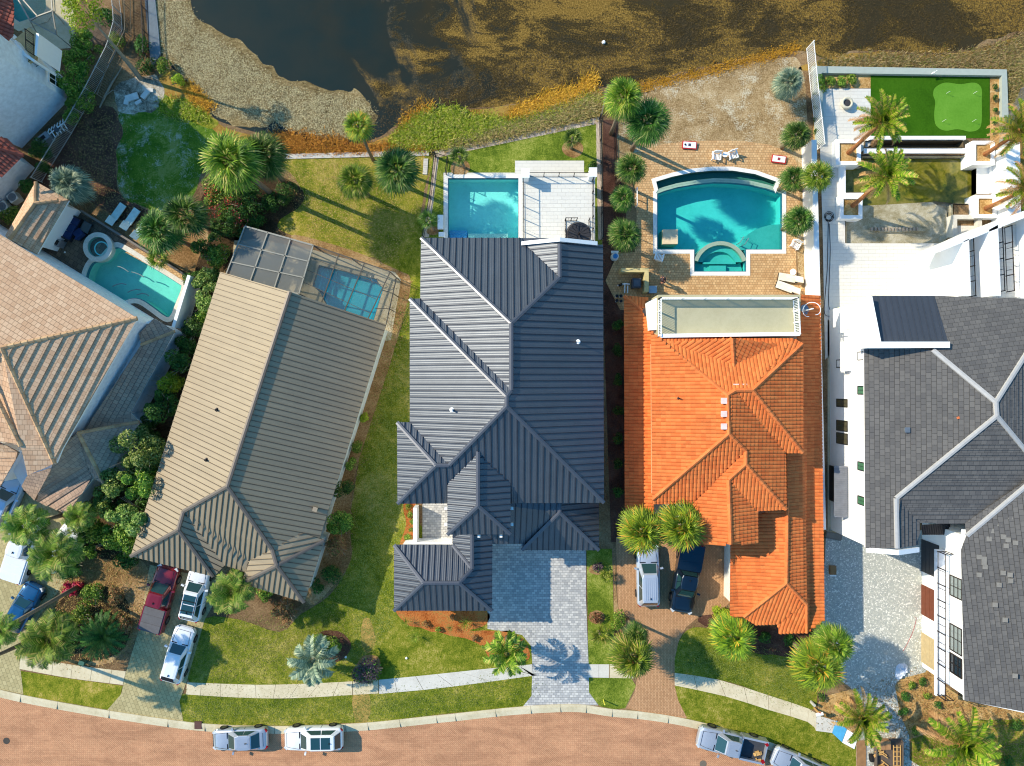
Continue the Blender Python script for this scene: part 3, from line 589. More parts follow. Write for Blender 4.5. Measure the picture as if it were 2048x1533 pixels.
# ================================================================ HOUSES
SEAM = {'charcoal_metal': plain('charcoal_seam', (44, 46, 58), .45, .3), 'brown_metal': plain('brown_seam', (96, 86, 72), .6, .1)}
def build_roof(root, R_, faces, caps, mat, cap_mat, style='seam', cap_kind='metal', capw=.3, name='roof', **kw):
    mb = MB()
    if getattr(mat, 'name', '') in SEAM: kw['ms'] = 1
    for f in faces:
        st = dict(kw)
        if isinstance(f, dict): st.update(f); f = st.pop('f')
        stl = st.pop('style', style)
        roof_face(mb, [R_[k] for k in f.split()], stl, **st)
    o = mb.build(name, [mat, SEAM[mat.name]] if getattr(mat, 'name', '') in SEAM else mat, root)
    if caps:
        for c in caps:
            a, b = c.split(); mb = MB(); ridge_caps(mb, R_[a], R_[b], cap_kind, capw); mb.build('ridge_cap', cap_mat, o)
    return o
def addv(r, L):
    for n_, x, y, h in L:
        if isinstance(h, str): h = h.split()
        r.V[n_] = W(x, y, h) if not isinstance(h, list) else W(x, y, sum(hit(x, y, r.pl[k]).z for k in h) / len(h))
def q3(l, h): return [(W(x, y, h).x, W(x, y, h).y) for x, y in l]
# ---------------- charcoal metal roof house
M_CHAR = metal_roof_mat('charcoal_metal', (97, 101, 107), .50, .65, .157)
M_CHARC = metal_roof_mat('charcoal_trim', (98, 100, 106), .42, .5, 5)
root = thing('metal_roof_house', 'white house in the middle under charcoal standing seam hip roofs, with a roof deck', 'house', G(1015, 790))
r = Roof(); E = 6.6; p = .5
r.eave('L1', (842, 476), (840, 597), E, p, (1000, 600)); r.eave('L2', (819.5, 598), (819.5, 845), E, p, (1000, 700)); r.eave('L3', (794, 845), (795, 1008), E, p, (1000, 900))
r.eave('N', (842, 476), (1042, 476), E, p, (1000, 600)); r.eave('Rt', (1206, 490), (1208, 1006), E, p, (1000, 700)); r.eave('F', (795, 1008), (1208, 1006), E, p, (1000, 900))
addv(r, (('A', 842, 476, E), ('B', 1044, 476, E), ('VB', 1046, 485, 'N'), ('R3', 1119, 488, 'Rt'), ('R2', 1119, 555, 'Rt'), ('R1', 1022.5, 647, 'L1 Rt'), ('R4', 1022.5, 781, 'L1 Rt'), ('R5', 1013, 793, 'L2 Rt'), ('R6', 1013, 813, 'L2 Rt F'),
          ('E1', 1206, 490, E), ('E2', 1208, 1006, E), ('W1', 840.5, 597.5, E), ('W2', 819.5, 598, E), ('W3', 819.5, 845, E), ('W4', 794, 845, E), ('W5', 795, 1008, E), ('S1', 872, 931, 'L3 F'), ('S2', 898, 931, 'L2 F')))
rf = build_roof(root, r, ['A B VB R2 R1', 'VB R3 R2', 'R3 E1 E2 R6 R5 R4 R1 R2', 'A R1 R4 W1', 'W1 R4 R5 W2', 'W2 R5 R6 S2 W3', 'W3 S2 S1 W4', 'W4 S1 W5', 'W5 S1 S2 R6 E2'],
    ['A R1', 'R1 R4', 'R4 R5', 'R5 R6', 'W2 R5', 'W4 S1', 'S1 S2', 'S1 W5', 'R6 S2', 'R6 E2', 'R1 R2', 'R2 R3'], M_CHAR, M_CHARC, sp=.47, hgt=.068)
house_shell(root, [(842, 476), (1120, 476), (1120, 489), (1206, 489), (1208, 1006), (795, 1008), (794, 845), (819.5, 845), (819.5, 598), (840.5, 597.5)], E, WHITE, M_CHARC)
for (x, y, h) in ((1156, 684, 'Rt'), (904, 820, 'L2')): vent_pipe(rf, hit(x, y, r.pl[h]), WHITE2, .08, .5)
# tower over the entry
t = Roof(); t.eave('L', (895, 963), (895, 1070), 7.4, .5, (950, 1000)); t.eave('Rt', (1021, 963), (1021, 1068), 7.4, .5, (950, 1000)); t.eave('F', (895, 1070), (1021, 1068), 7.4, .5, (950, 1000))
addv(t, [('a', 895, 963, 7.4), ('b', 1021, 963, 7.4), ('c', 1021, 1069, 7.4), ('d', 895, 1070, 7.4), ('p', 956, 903, 'L Rt'), ('q', 956, 1012, 'L Rt F')])
build_roof(root, t, ['a p q d', 'p b c q', 'q c d'], ['p q', 'q c', 'q d'], M_CHAR, M_CHARC, sp=.44, hgt=.06, name='entry_tower_roof')
lp = [W(x, y, 7.4) for x, y in ((895, 963), (1021, 963), (1021, 1069), (895, 1070))]; lp = [(q.x, q.y) for q in lp]
mb = MB(); mb.prism(offset(lp, .02), 7.2, 7.37); mb.build('fascia', M_CHARC, root); mb = MB(); mb.prism(offset(lp, .4), 0, 7.2); mb.build('tower_wall', WHITE, root)
# low roof over the garage doors
t = Roof(); t.eave('F', (905, 1088), (1060, 1088), 3.6, .5, (1000, 1000)); t.eave('G', (1044, 1101), (1198, 1101), 3.6, .5, (1120, 1000)); t.eave('Rt', (1198, 1008), (1198, 1101), 3.6, .5, (1100, 1050)); t.eave('L', (1044, 1060), (1044, 1101), 3.6, .5, (1100, 1050))
addv(t, [('a', 906, 1000, 'F'), ('b', 1113, 1000, 'F'), ('s', 1119, 1025, 'G Rt'), ('u', 1119, 995, 'Rt'), ('m', 1052, 1088, 3.6), ('k', 906, 1088, 3.6), ('g', 1044, 1101, 3.6), ('h', 1198, 1101, 3.6), ('n', 1198, 1000, 3.6)])
build_roof(root, t, ['a b s m k', 's g m', 's g h', 'u s h n'], ['s g', 's h', 'u s'], M_CHAR, M_CHARC, sp=.44, hgt=.06, name='garage_door_roof')
lp = [W(x, y, 3.6) for x, y in ((906, 1005), (906, 1088), (1044, 1088), (1044, 1101), (1198, 1101), (1198, 1005))]; lp = [(q.x, q.y) for q in lp]
mb = MB(); mb.prism(offset(lp, .02), 3.4, 3.57); mb.build('fascia', M_CHARC, root); mb = MB(); mb.prism(offset(lp, .5), 0, 3.4); mb.build('garage_wall', WHITE, root)
# front-left garage
t = Roof(); e = 3.8; t.eave('L', (788, 1090), (788, 1222), e, .48, (900, 1150)); t.eave('N', (788, 1090), (905, 1090), e, .48, (850, 1200)); t.eave('F', (788, 1222), (984, 1222), e, .48, (900, 1100)); t.eave('Rt', (985, 1080), (984, 1222), e, .48, (900, 1100)); t.eave('K', (905, 1060), (905, 1090), e, .48, (950, 1080))
addv(t, [('a', 788, 1090, e), ('b', 905, 1090, e), ('c', 905, 1062, e), ('d', 985, 1062, e), ('f', 984, 1222, e), ('g', 788, 1222, e), ('p', 847, 1166, 'L N F'), ('q', 918, 1166, 'N F Rt'), ('s', 944, 1138, 'K Rt'), ('u', 944, 1062, 'K Rt')])
build_roof(root, t, ['a b s q p', 'c u s b', 'u d f q s', 'q f g p', 'a p g'], ['a p', 'p g', 'p q', 'q f', 'q s', 's u', 'b s'], M_CHAR, M_CHARC, sp=.46, hgt=.06, name='front_garage_roof')
lp = [W(x, y, e) for x, y in ((788, 1090), (905, 1090), (905, 1062), (985, 1062), (984, 1222), (788, 1222))]; lp = [(q.x, q.y) for q in lp]
mb = MB(); mb.prism(offset(lp, .02), e - .2, e - .03); mb.build('fascia', M_CHARC, root); mb = MB(); mb.prism(offset(lp, .4), 0, e - .2); mb.build('front_garage_wall', WHITE, root)
# small uplights / downpipe brackets on the eaves
mb = MB()
for (x, y) in ((1024, 1017), (1024, 1049), (958, 1072), (1002, 1072), (892, 1017), (892, 1049)):
    q = W(x, y, 6.9); mb.box(q, (.2, .2, .3))
mb.build('eave_light', WHITE2, root)
# courtyard wall
cw = MB(); cw.prism(gp([(831, 1010), (838, 1010), (838, 1077), (905, 1077), (905, 1086), (818, 1086), (818, 1081), (831, 1081)]), 0, 1.5); o = cw.build('courtyard_wall', WHITE2)
tag(o, 'low white wall enclosing the small grey paved courtyard left of the entry tower', 'wall')
# back terrace on the upper floor
D = 3.4
def q2(l, h): return [(W(x, y, h).x, W(x, y, h).y) for x, y in l]
mb = MB(); mb.prism(q2([(1043, 349), (1190, 349), (1190, 500), (1043, 500)], D), D - .35, D); dk = mb.build('deck_slab', M_DECK, root)
mb = MB()
for x, y in ((1051, 347), (1186, 345)):
    q = W(x, y, 4.7); mb.box((q.x, q.y, 2.35), (.52, .6, 4.7)); mb.box((q.x, q.y, 4.72), (.62, .7, .08))
mb.build('deck_column', WHITE2, root)
def rail(a, b, z, hh, mat, parent, step=.12, posts=5, name='railing', thick=.04, pick=.016, label=None, cat=None, tilt=0):
    a, b = Vector(a), Vector(b); a.z = b.z = z; up = Vector((0, 0, 1)); mb = MB(); L = (b - a).length
    mb.bar(a + up * hh, b + up * hh, thick, thick); mb.bar(a + up * .1, b + up * .1, thick * .8, thick * .8)
    for i in range(posts):
        q = a.lerp(b, i / (posts - 1)); mb.bar(q, q + up * (hh + .04), thick * 1.3, thick * 1.3)
    n = int(L / step)
    for i in range(1, n):
        q = a.lerp(b, i / n); mb.bar(q + up * .1, q + up * hh, pick, pick)
    o = mb.build(name, mat, parent)
    if label: tag(o, label, cat)
    return o
wp = lambda x, y, h: Vector((W(x, y, h).x, W(x, y, h).y, 0))
rail(wp(1058, 346, 4.4), wp(1180, 346, 4.4), D, 1.02, DARKBR, root, 1.6, 5, pick=.012); rail(wp(1047, 356, 4.4), wp(1048, 484, 4.4), D, 1.02, DARKBR, root, 1.2, 6, pick=.012); rail(wp(1187, 356, 4.4), wp(1188, 480, 4.4), D, 1.02, DARKBR, root, 1.2, 6, pick=.012)
# deck-side gable parapet
mb = MB(); z0 = 3.0
for (x0, h0, x1, h1) in ((1043, 7.0, 1120, 8.45), (1120, 8.45, 1195, 7.0)):
    A, B = W(x0, 487, h0), W(x1, 482 if x1 == 1120 else 487, h1); A.y = B.y = W(1100, 486, 7.2).y
    for s_ in (-.14, .14): mb.poly([(A.x, A.y + s_, z0), (B.x, B.y + s_, z0), (B.x, B.y + s_, h1), (A.x, A.y + s_, h0)])
    mb.poly([(A.x, A.y - .14, h0), (B.x, B.y - .14, h1), (B.x, B.y + .14, h1), (A.x, A.y + .14, h0)])
    for Q, hh in ((A, h0), (B, h1)): mb.poly([(Q.x, Q.y - .14, z0), (Q.x, Q.y + .14, z0), (Q.x, Q.y + .14, hh), (Q.x, Q.y - .14, hh)])
mb.build('gable_parapet', WHITE2, root)
# spiral stair
c = W(1157, 470, D); st = thing('spiral_staircase', 'dark spiral staircase coming up through the corner of the white roof deck', 'staircase', (c.x, c.y, 0))
mb = MB(); mb.tube([(c.x, c.y, 0), (c.x, c.y, D + 1)], .06, 10); mb.build('pole', DARKBR, st)
mb = MB()
for i in range(15):
    a0, a1, z = R(-60 + i * 26), R(-60 + (i + 1) * 26), .25 + i * .215
    mb.prism([(c.x, c.y), (c.x + .92 * math.cos(a0), c.y + .92 * math.sin(a0)), (c.x + .92 * math.cos(a1), c.y + .92 * math.sin(a1))], z, z + .04)
mb.build('treads', plain('stair_tread', (70, 66, 64), .5, .3), st)
mb = MB(); mb.tube([(c.x + .93 * math.cos(R(-60 + i * 13)), c.y + .93 * math.sin(R(-60 + i * 13)), 1.2 + i * .107) for i in range(31)], .025, 6)
for i in range(0, 31, 2):
    a = R(-60 + i * 13); mb.bar((c.x + .93 * math.cos(a), c.y + .93 * math.sin(a), .25 + i * .107), (c.x + .93 * math.cos(a), c.y + .93 * math.sin(a), 1.2 + i * .107), .02)
mb.build('handrail', DARKBR, st)
mb = MB(); mb.prism([(c.x + 1.02 * math.cos(i * .3), c.y + 1.02 * math.sin(i * .3)) for i in range(21)], D + .004, D + .012); mb.build('stairwell_shade_disc', plain('stairwell_shade_paint', (96, 92, 90), .8), st)  # grey disc on the deck; the stairwell's shade is painted into its colour
for i, z in enumerate((0,)):
    mb = MB()
    for k in range(15):
        a0, a1 = R(-60 + k * 24), R(-60 + (k + 1) * 24); zz = D + .02 + .002 * k
        mb.prism([(c.x, c.y), (c.x + .9 * math.cos(a0), c.y + .9 * math.sin(a0)), (c.x + .9 * math.cos(a1 - .06), c.y + .9 * math.sin(a1 - .06))], zz, zz + .03 + .012 * k)
    mb.build('upper_treads', plain('upper_tread', (58, 56, 58), .5, .3), st)
rail(wp(1132, 436, 4.4), wp(1132, 478, 4.4), D, 1.0, DARKBR, st, .2, 3); rail(wp(1132, 436, 4.4), wp(1155, 436, 4.4), D, 1.0, DARKBR, st, .2, 3); rail(wp(1180, 436, 4.4), wp(1180, 455, 4.4), D, 1.0, DARKBR, st, .2, 2)

# ---------------- brown metal roof house
M_BRM = metal_roof_mat('brown_metal', (156, 140, 114), .6, .06, 5, .04)
M_BRC = metal_roof_mat('brown_trim', (112, 102, 92), .5, .3, 5)
root = thing('brown_roof_house', 'house with a long tan brown metal roof between screened pool and red pickup', 'house', G(520, 850))
r = Roof(); e = 3.7; p = .5
r.eave('L', (440.5, 544), (261, 1113), e, p, (520, 800)); r.eave('Rt', (772.6, 649), (639.4, 1077), e, p, (520, 800))
addv(r, [('a', 440.5, 544, e), ('b', 772.6, 649, e), ('p', 580, 584, 'L Rt'), ('q', 454.5, 973.4, 'L Rt'), ('g', 367, 1023, 'L'), ('k', 356.5, 1060, 'L'), ('l', 261, 1113, e), ('m', 427.5, 1154, e), ('n', 449, 1131.5, e + .1), ('o', 497, 1146, e + .1), ('x', 497, 1122, e + .35),
         ('y', 544, 1099, 'Rt'), ('z', 604, 1066, 'Rt'), ('w', 648.5, 1081, e), ('t', 553.5, 1131.5, e + 1.65), ('s', 483, 1167, e), ('u', 608.4, 1205.8, e), ('e', 639.4, 1077, e)])
r.V['p'].z = r.V['q'].z = (r.V['p'].z + r.V['q'].z) / 2
r.V['t'] = W(553.5, 1131.5, r['y'].z)
for k_, x_, y_ in (('p', 580, 584), ('q', 454.5, 973.4)): r.V[k_] = hit(x_, y_, r.pl['Rt'])
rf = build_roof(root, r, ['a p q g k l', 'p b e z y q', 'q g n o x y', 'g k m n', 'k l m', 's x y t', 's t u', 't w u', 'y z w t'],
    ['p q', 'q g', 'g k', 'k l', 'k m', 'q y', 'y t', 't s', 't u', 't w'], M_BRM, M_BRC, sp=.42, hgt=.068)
house_shell(root, [(440.5, 544), (772.6, 649), (639.4, 1077), (648.5, 1081), (608.4, 1205.8), (483, 1167), (490, 1146), (449, 1132), (427.5, 1154), (261, 1113)], e, plain('cream_siding', (196, 206, 204), .7), M_BRC, .4)
mb = MB(); mb.poly([r['a'], r['p'], r['b']]); mb.build('gable', plain('gable_siding', (176, 166, 150), .7), root)
for x, y in ((434, 820), (413, 920)): vent_pipe(rf, hit(x, y, r.pl['L']), BLACK, .07, .3)
box_vent(rf, hit(632, 1018, r.pl['Rt']), plain('vent_brown', (150, 136, 116), .5), .28, .3, R(-17))
# ---------------- tan tile house
M_TANT = brick_mat('tan_roof_tile', (220, 184, 150), (202, 162, 128), (158, 124, 98), .32, .37, .012, uv=True, dirt=.12, rough=.85)
M_TANS = brick_mat('shaded_side_tile', (208, 176, 140), (186, 148, 116), (140, 108, 84), .32, .7, .012, uv=True, dirt=.15, rough=.85)
M_TANC = tile_mat('tan_ridge_tile', (206, 170, 128), (180, 142, 106))
root = thing('tan_tile_house', 'large white house at the left edge under a sand coloured concrete tile roof', 'house', G(60, 750))
r = Roof(); E = 6.2; p = .45
r.eave('N', (0, 468.7), (275, 637), E, p, (0, 800)); r.eave('Rt', (272, 640), (125, 898), E, p, (0, 700))
addv(r, [('a', -260, 310, E), ('b', 275, 637, E), ('c', 3, 696, 'N Rt'), ('d', -260, 752, 'N'), ('f', 113.5, 927, 'Rt'), ('g', 125, 898, E), ('h', 55, 951, E + .3), ('i', 42, 893, E + .9), ('j', -60, 700, 'Rt'), ('k', -260, 760, E + 2.2), ('o', 104, 937, E - .1), ('l', 0, 802, E + 1.2)])
r.V['f'].z = E + .2
rf = build_roof(root, r, [dict(f='a b c d', course=.37, lift=.035), dict(f='b g f c', course=.62, lift=.10)], ['b c', 'c f'], [M_TANT], M_TANC, 'course', 'tile', .34)
mb = MB(); roof_face(mb, [r['c'], r['f'], r['h'], r['i'], r['l'], W(-60, 690, E + 2.4), r['d']], 'course', course=.4, lift=.03); o2 = mb.build('west_roof', M_TANT, root)
mb = MB(); roof_face(mb, [W(-260, 700, E + 1.5), W(0, 802, E + .9), W(42, 893, E + .5), W(-10, 880, E), W(-260, 860, E)], 'course', course=.4, lift=.03)
roof_face(mb, [W(-200, 860, 5.2), W(0, 885, 5.6), W(40, 905, 5.0), W(0, 975, 4.4), W(-200, 1000, 4.4)], 'course', course=.6, lift=.10); mb.build('entry_roof', M_TANT, root)
mb = MB(); ridge_caps(mb, W(-60, 690, E + 2.6), W(42, 893, E + .9), 'tile', .34); mb.build('ridge_cap', M_TANC, root)
house_shell(root, [(-260, 310), (275, 637), (125, 898), (113, 927), (57, 945), (44, 890), (2, 800), (-60, 700), (-260, 720)], E, plain('pale_blue_stucco', (236, 240, 244), .8), WHITE2, .5)
mb = MB(); mb.prism(q3([(-200, 870), (32, 903), (-2, 965), (-200, 990)], 4.2), 0, 4.2); mb.build('entry_wall', WHITE, root)
# lower roofs around it
L = Roof(); e = 3.2; L.eave('Rt', (350, 663), (261, 826), e, .42, (250, 700)); L.eave('N', (308, 637), (350, 663), e, .42, (280, 700))
addv(L, [('a', 308, 637, e), ('b', 350, 663, e), ('c', 261, 826, e), ('p', 282, 690, 'Rt'), ('q', 165, 866, 'Rt'), ('i', 278, 668, e + .9), ('d', 279, 844, e), ('f', 235, 930, e), ('g', 209, 969, e), ('h', 156, 866, e + 2.0), ('k', 186, 958, e + .1), ('l', 175, 936, e + .5), ('m', 112, 900, e + 2.1), ('n', 69, 1001, e), ('o', 133, 1028, e), ('r', 104, 936, e + 2.0), ('s', 42, 974, e + .5), ('t', 55, 951, e + 1.4)])
M_GREYT = brick_mat('greyer_skirt_tile', (190, 160, 136), (168, 140, 120), (122, 104, 92), .32, .37, .014, uv=True, dirt=.15, rough=.85)  # greyer, darker tile colours for the lower skirt roofs
mb = MB()
roof_face(mb, [L['a'], L['b'], L['p'], L['i']], 'course', course=.37, lift=.04); roof_face(mb, [L['b'], L['c'], L['q'], L['p']], 'course', course=.37, lift=.045)
roof_face(mb, [L['c'], L['d'], L['h'], L['q']], 'course', course=.37, lift=.045); roof_face(mb, [L['d'], L['g'], L['h']], 'course', course=.37, lift=.045)
roof_face(mb, [L['h'], L['g'], L['k'], L['l']], 'course', course=.37, lift=.03)
roof_face(mb, [L['h'], L['l'], L['k'], L['o'], L['n'], L['r'], L['m']], 'course', course=.6, lift=.10); roof_face(mb, [L['t'], L['r'], L['n'], L['s']], 'course', course=.4, lift=.03)
o = mb.build('lower_roof', M_GREYT, root)
mb = MB(); ridge_caps(mb, L['d'], L['h'], 'tile', .26); ridge_caps(mb, L['g'], L['h'], 'tile', .3); ridge_caps(mb, L['b'], L['p'], 'tile', .26); mb.build('ridge_cap', M_TANC, o)
lo = [W(x, y, e) for x, y in ((308, 637), (350, 663), (261, 826), (279, 844), (209, 969), (186, 958), (133, 1028), (69, 1001), (42, 974), (0, 900), (150, 700))]; lo = [(q.x, q.y) for q in lo]
mb = MB(); mb.prism(offset(lo, .35), 0, e - .15); mb.build('lower_wall', plain('stucco_side', (206, 216, 222), .8), root)
mb = MB(); mb.prism(offset(lo, .03), e - .2, e - .05); mb.build('lower_fascia', WHITE2, root)
for k, (x, y) in enumerate(((289, 768), (281, 784), (273, 799))):
    window_on(root, wp(x, y, 2.0), wp(x - 3, y + 6, 2.0), 1.6, 2.4, BLACK, nx=1, nz=1, depth=.1)
# patio wing near the sofa
K = Roof(); e = 2.9
addv(K, [('a', 72, 364, e), ('b', 138, 401, e), ('c', 74, 509, e), ('d', 9, 472, e), ('p', 70, 407, e + .95), ('q', 19, 479, e + .95), ('r', 117, 401, e + .62), ('s', 30, 484, e + .9)])
build_roof(root, K, [dict(f='a b p', course=.37, lift=.035), dict(f='a p q d', course=.37, lift=.02), dict(f='b c q p', course=.55, lift=.10)], ['a p', 'p r', 'p q'], M_TANT, M_TANC, 'course', 'tile', .3, name='patio_roof')
lo = [(q.x, q.y) for q in (K['a'], K['b'], K['c'], K['d'])]
mb = MB(); mb.prism(offset(lo, .55), 0, e - .15); mb.build('patio_wing_wall', WHITE, root); mb = MB(); mb.prism(offset(lo, .03), e - .2, e - .05); mb.build('patio_wing_fascia', WHITE2, root)
# bay windows that look out under the eave
mb = MB(); mb.prism(gp([(118, 540), (156, 557), (150, 572), (120, 565)]), 0, 2.6); mb.prism(gp([(235, 600), (292, 640), (296, 660), (250, 650)]), 0, 3.0); mb.build('bay_wall', WHITE, root)

# ---------------- orange tile house
M_OR = tile_mat('orange_clay_tile', (224, 128, 66), (210, 108, 52), .8)
M_ORC = tile_mat('orange_ridge_tile', (226, 132, 72), (212, 112, 58), .8)
root = thing('orange_tile_house', 'house with bright orange barrel tile roof and a white railed roof terrace facing its pool', 'house', G(1440, 850))
r = Roof(); E = 6.4; p = .42
r.eave('L', (1302, 660), (1304, 1000), E, p, (1450, 800)); r.eave('Rt', (1605, 690), (1605, 906), E, p, (1450, 800)); r.eave('R2', (1571, 906), (1572, 1020), E, p, (1450, 800)); r.eave('F', (1304, 1004), (1385, 1004), E, p, (1450, 800)); r.eave('N', (1316, 676), (1588, 676), E, p, (1450, 800))
addv(r, [('a', 1302, 662, E), ('a2', 1316, 676, E), ('b', 1304.5, 1000, E), ('b2', 1305, 1008, E - .1), ('b3', 1385, 1008, E - .12), ('P1', 1455, 791, 'L'), ('P2', 1457.5, 868, 'L'), ('J', 1467.5, 781, 'N'), ('P3', 1503.5, 781, 'Rt'), ('c', 1588, 678, E), ('d', 1605, 688, E), ('e', 1605, 906, E), ('f', 1571, 906, E),
         ('g', 1572, 1019, E), ('Q1', 1491.5, 902, 'R2'), ('Q2', 1491.5, 929, 'R2'), ('w', 1457, 960, E + 1.0), ('w2', 1461, 1089, E + 1.0), ('w3', 1408, 1090, E + .2), ('w4', 1385, 1070, E - .9), ('x', 1515, 1022, E), ('x2', 1515, 1086, E), ('dr', 1467.5, 738, 'N'), ('dp', 1464, 677, E + 1.3), ('d1', 1335, 686, 'N'), ('d2', 1560, 690, 'N'), ('d0', 1330, 672, E + .1), ('d3', 1575, 672, E + .1)])
hz = (r['P1'].z + r['P2'].z) / 2; r.V['P1'].z = r.V['P2'].z = hz; r.V['J'].z = r.V['P3'].z = (r['P3'].z + hz) / 2
rf = build_roof(root, r, ['a P1 P2 b', 'a2 P1 J P3 c', 'P3 d e', 'c d P3', 'J P3 e f', 'P1 J f g Q2 Q1 P2', 'P2 b b2 b3 Q1', 'Q1 Q2 w w2 w3 b3', 'w x x2 w2', 'Q2 g x w', 'd1 dp dr', 'dp d2 dr'],
    ['a2 P1', 'P1 P2', 'P1 J', 'J P3', 'P3 d', 'P3 e', 'P2 b', 'P2 Q1', 'Q1 Q2', 'Q2 g', 'Q2 w', 'w w2', 'dp dr'], M_OR, M_ORC, 'barrel', 'tile', .34, sp=.27, hgt=.055, course=.36, lift=.035)
house_shell(root, [(1304, 676), (1588, 678), (1603, 690), (1603, 904), (1570, 906), (1570, 1018), (1515, 1020), (1513, 1084), (1412, 1086), (1390, 1006), (1306, 1006)], E, plain('peach_stucco', (206, 170, 132), .8), plain('orange_fascia', (196, 108, 66), .6), .35, soffit=.25)
for x, y, k in ((1446, 802, 'L'), (1446, 828, 'L'), (1446, 853, 'L'), (1470, 774, 'N'), (1486, 774, 'N')): box_vent(rf, hit(x, y, r.pl[k]) + Vector((0, 0, .05)), plain('pink_white_vent', (232, 206, 196), .5), .34, .22)
vent_pipe(rf, hit(1357, 797, r.pl['L']), BLACK, .05, .35)
# low roofs
lo = Roof(); e = 3.9
lo.eave('W', (1248, 592), (1250, 1030), 3.3, .32, (1300, 800)); lo.eave('E', (1640, 592), (1648, 1240), e, .38, (1550, 900)); lo.eave('G', (1461, 1095), (1459, 1232), e, .42, (1550, 1150)); lo.eave('S', (1487, 1249), (1560, 1249), e, .42, (1560, 1150))
addv(lo, [('a', 1248, 592, 3.3), ('b', 1250, 1062, 3.3), ('c', 1308, 1062, 'W'), ('d', 1304, 660, 'W'), ('n', 1284, 622, 'W'), ('n2', 1296, 596, 3.3), ('m', 1640, 592, e), ('m2', 1602, 592, 'E'), ('m3', 1596, 660, 'E'), ('q', 1573, 1038, 'E G'), ('s', 1573, 1167, 'E G'), ('k', 1573, 860, 'E'), ('u', 1648, 1241, e), ('v', 1613, 1266, e), ('y', 1613, 1210, e + .75),
          ('g1', 1461, 1060, e), ('g2', 1459.5, 1232, e), ('g3', 1487, 1235, e), ('q0', 1573, 1000, 'E'), ('f1', 1512, 1250, e), ('f2', 1557, 1249, e), ('f3', 1557, 1268, e - .05), ('f4', 1606, 1209, e + .8)])
lo.V['q'].z = lo.V['s'].z = lo.V['q0'].z = (lo['q'].z + lo['s'].z) / 2
build_roof(root, lo, ['a n d c b', 'a n2 n', 'm2 m u v y s q0 k m3', 'g1 q0 s g3 g2', 's g3 f1 f2 f4', 'f4 f2 f3 v y'], ['a n', 'q0 s', 's g3', 's y', 'y v'], M_OR, M_ORC, 'barrel', 'tile', .32, sp=.27, hgt=.055, course=.36, lift=.035, name='lower_roof')
ll = [W(x, y, e) for x, y in ((1250, 596), (1640, 594), (1647, 1240), (1560, 1245), (1512, 1249), (1461, 1232), (1463, 1075), (1400, 1070), (1252, 1060))]; ll = [(q.x, q.y) for q in ll]
mb = MB(); mb.prism(offset(ll, .6), 0, 3.1); mb.build('lower_wall', plain('cream_stucco', (226, 224, 214), .8), root)
# terrace
z = 5.7; T = q2([(1316, 590), (1601, 590), (1601, 672), (1316, 675)], z)
mb = MB(); mb.prism(T, 3.0, z); mb.build('terrace_slab', ground_mat('terrace_floor', [(172, 166, 136), (184, 178, 148)], .6, 5, 20, .002), root)
A, B, C_, D_ = [Vector((*q, 0)) for q in q2([(1322, 596), (1596, 596), (1600, 668), (1322, 672)], z + 1)]
for a, b in ((A, B), (A, D_), (B, C_)): rail(a, b, z, 1.05, WHITE2, root, .12, 7 if (a - b).length > 5 else 4, pick=.03, thick=.07)
mb = MB(); mb.bar(Vector((D_.x, D_.y, z + .5)), Vector((C_.x, C_.y, z + .5)), .28, 1.0); mb.build('terrace_parapet', WHITE2, root)
mb = MB(); mb.prism(q2([(1297, 604), (1314, 596), (1314, 660), (1302, 660)], 5.2), 3.8, 5.2); mb.build('terrace_side_trim', WHITE2, root)
c = W(1613, 621, 5.4); st = thing('white_spiral_staircase', 'white spiral staircase at the right end of the orange roofed terrace', 'staircase', (c.x, c.y, 3.9))
mb = MB(); mb.tube([(c.x, c.y, 3.9), (c.x, c.y, 6.6)], .05, 8)
mb.tube([(c.x + .5 * math.cos(R(k * 15)), c.y + .5 * math.sin(R(k * 15)), 6.7 - k * .06) for k in range(-6, 20)], .025, 6); mb.build('handrail', WHITE2, st)
mb = MB()
for i in range(10): a0 = R(-90 + i * 28); mb.prism([(c.x, c.y), (c.x + .48 * math.cos(a0), c.y + .48 * math.sin(a0)), (c.x + .48 * math.cos(a0 + .45), c.y + .48 * math.sin(a0 + .45))], 4.2 + i * .14, 4.24 + i * .14)
mb.build('treads', GREYM, st)

# ---------------- grey tile house on the right
M_GT = brick_mat('grey_concrete_tile', (108, 105, 102), (92, 90, 89), (70, 69, 69), .42, .34, .012, uv=True, dirt=.12, rough=.8)
M_GTC = plain('grey_ridge_cap', (176, 174, 172), .7, var=.08)
root = thing('grey_tile_house', 'big white modern house on the right with dark grey tile roof and steel balcony rails', 'house', G(1900, 850))
r = Roof(); E = 6.2; p = .36
r.eave('L', (1728, 700), (1731, 1097), E, p, (1900, 800)); r.eave('F', (1838, 1047), (1930, 1047), E, p, (1900, 800)); r.eave('N', (1868, 592), (2048, 592), E, .4, (1950, 800))
addv(r, [('a', 1728, 693, E), ('b', 1731, 1097, E), ('p', 1991, 805, 'L'), ('q', 1993, 832, 'L'), ('w', 1792, 997, 'L'), ('w2', 1794, 1097, 'L'), ('t', 1865, 700, 'L'), ('i1', 1838, 1047, E), ('i2', 1838, 1090, E), ('f2', 1930, 1047, E), ('u', 1868, 592, E), ('u2', 2300, 592, E), ('u3', 2150, 600, E + .8), ('n1', 2048, 720, 'L'), ('x1', 2130, 620, E + 1), ('v', 2090, 920, E + 1.6), ('z', 2300, 1150, E), ('zz', 2300, 640, E),
         ('t0', 1868, 640, E + .5)])
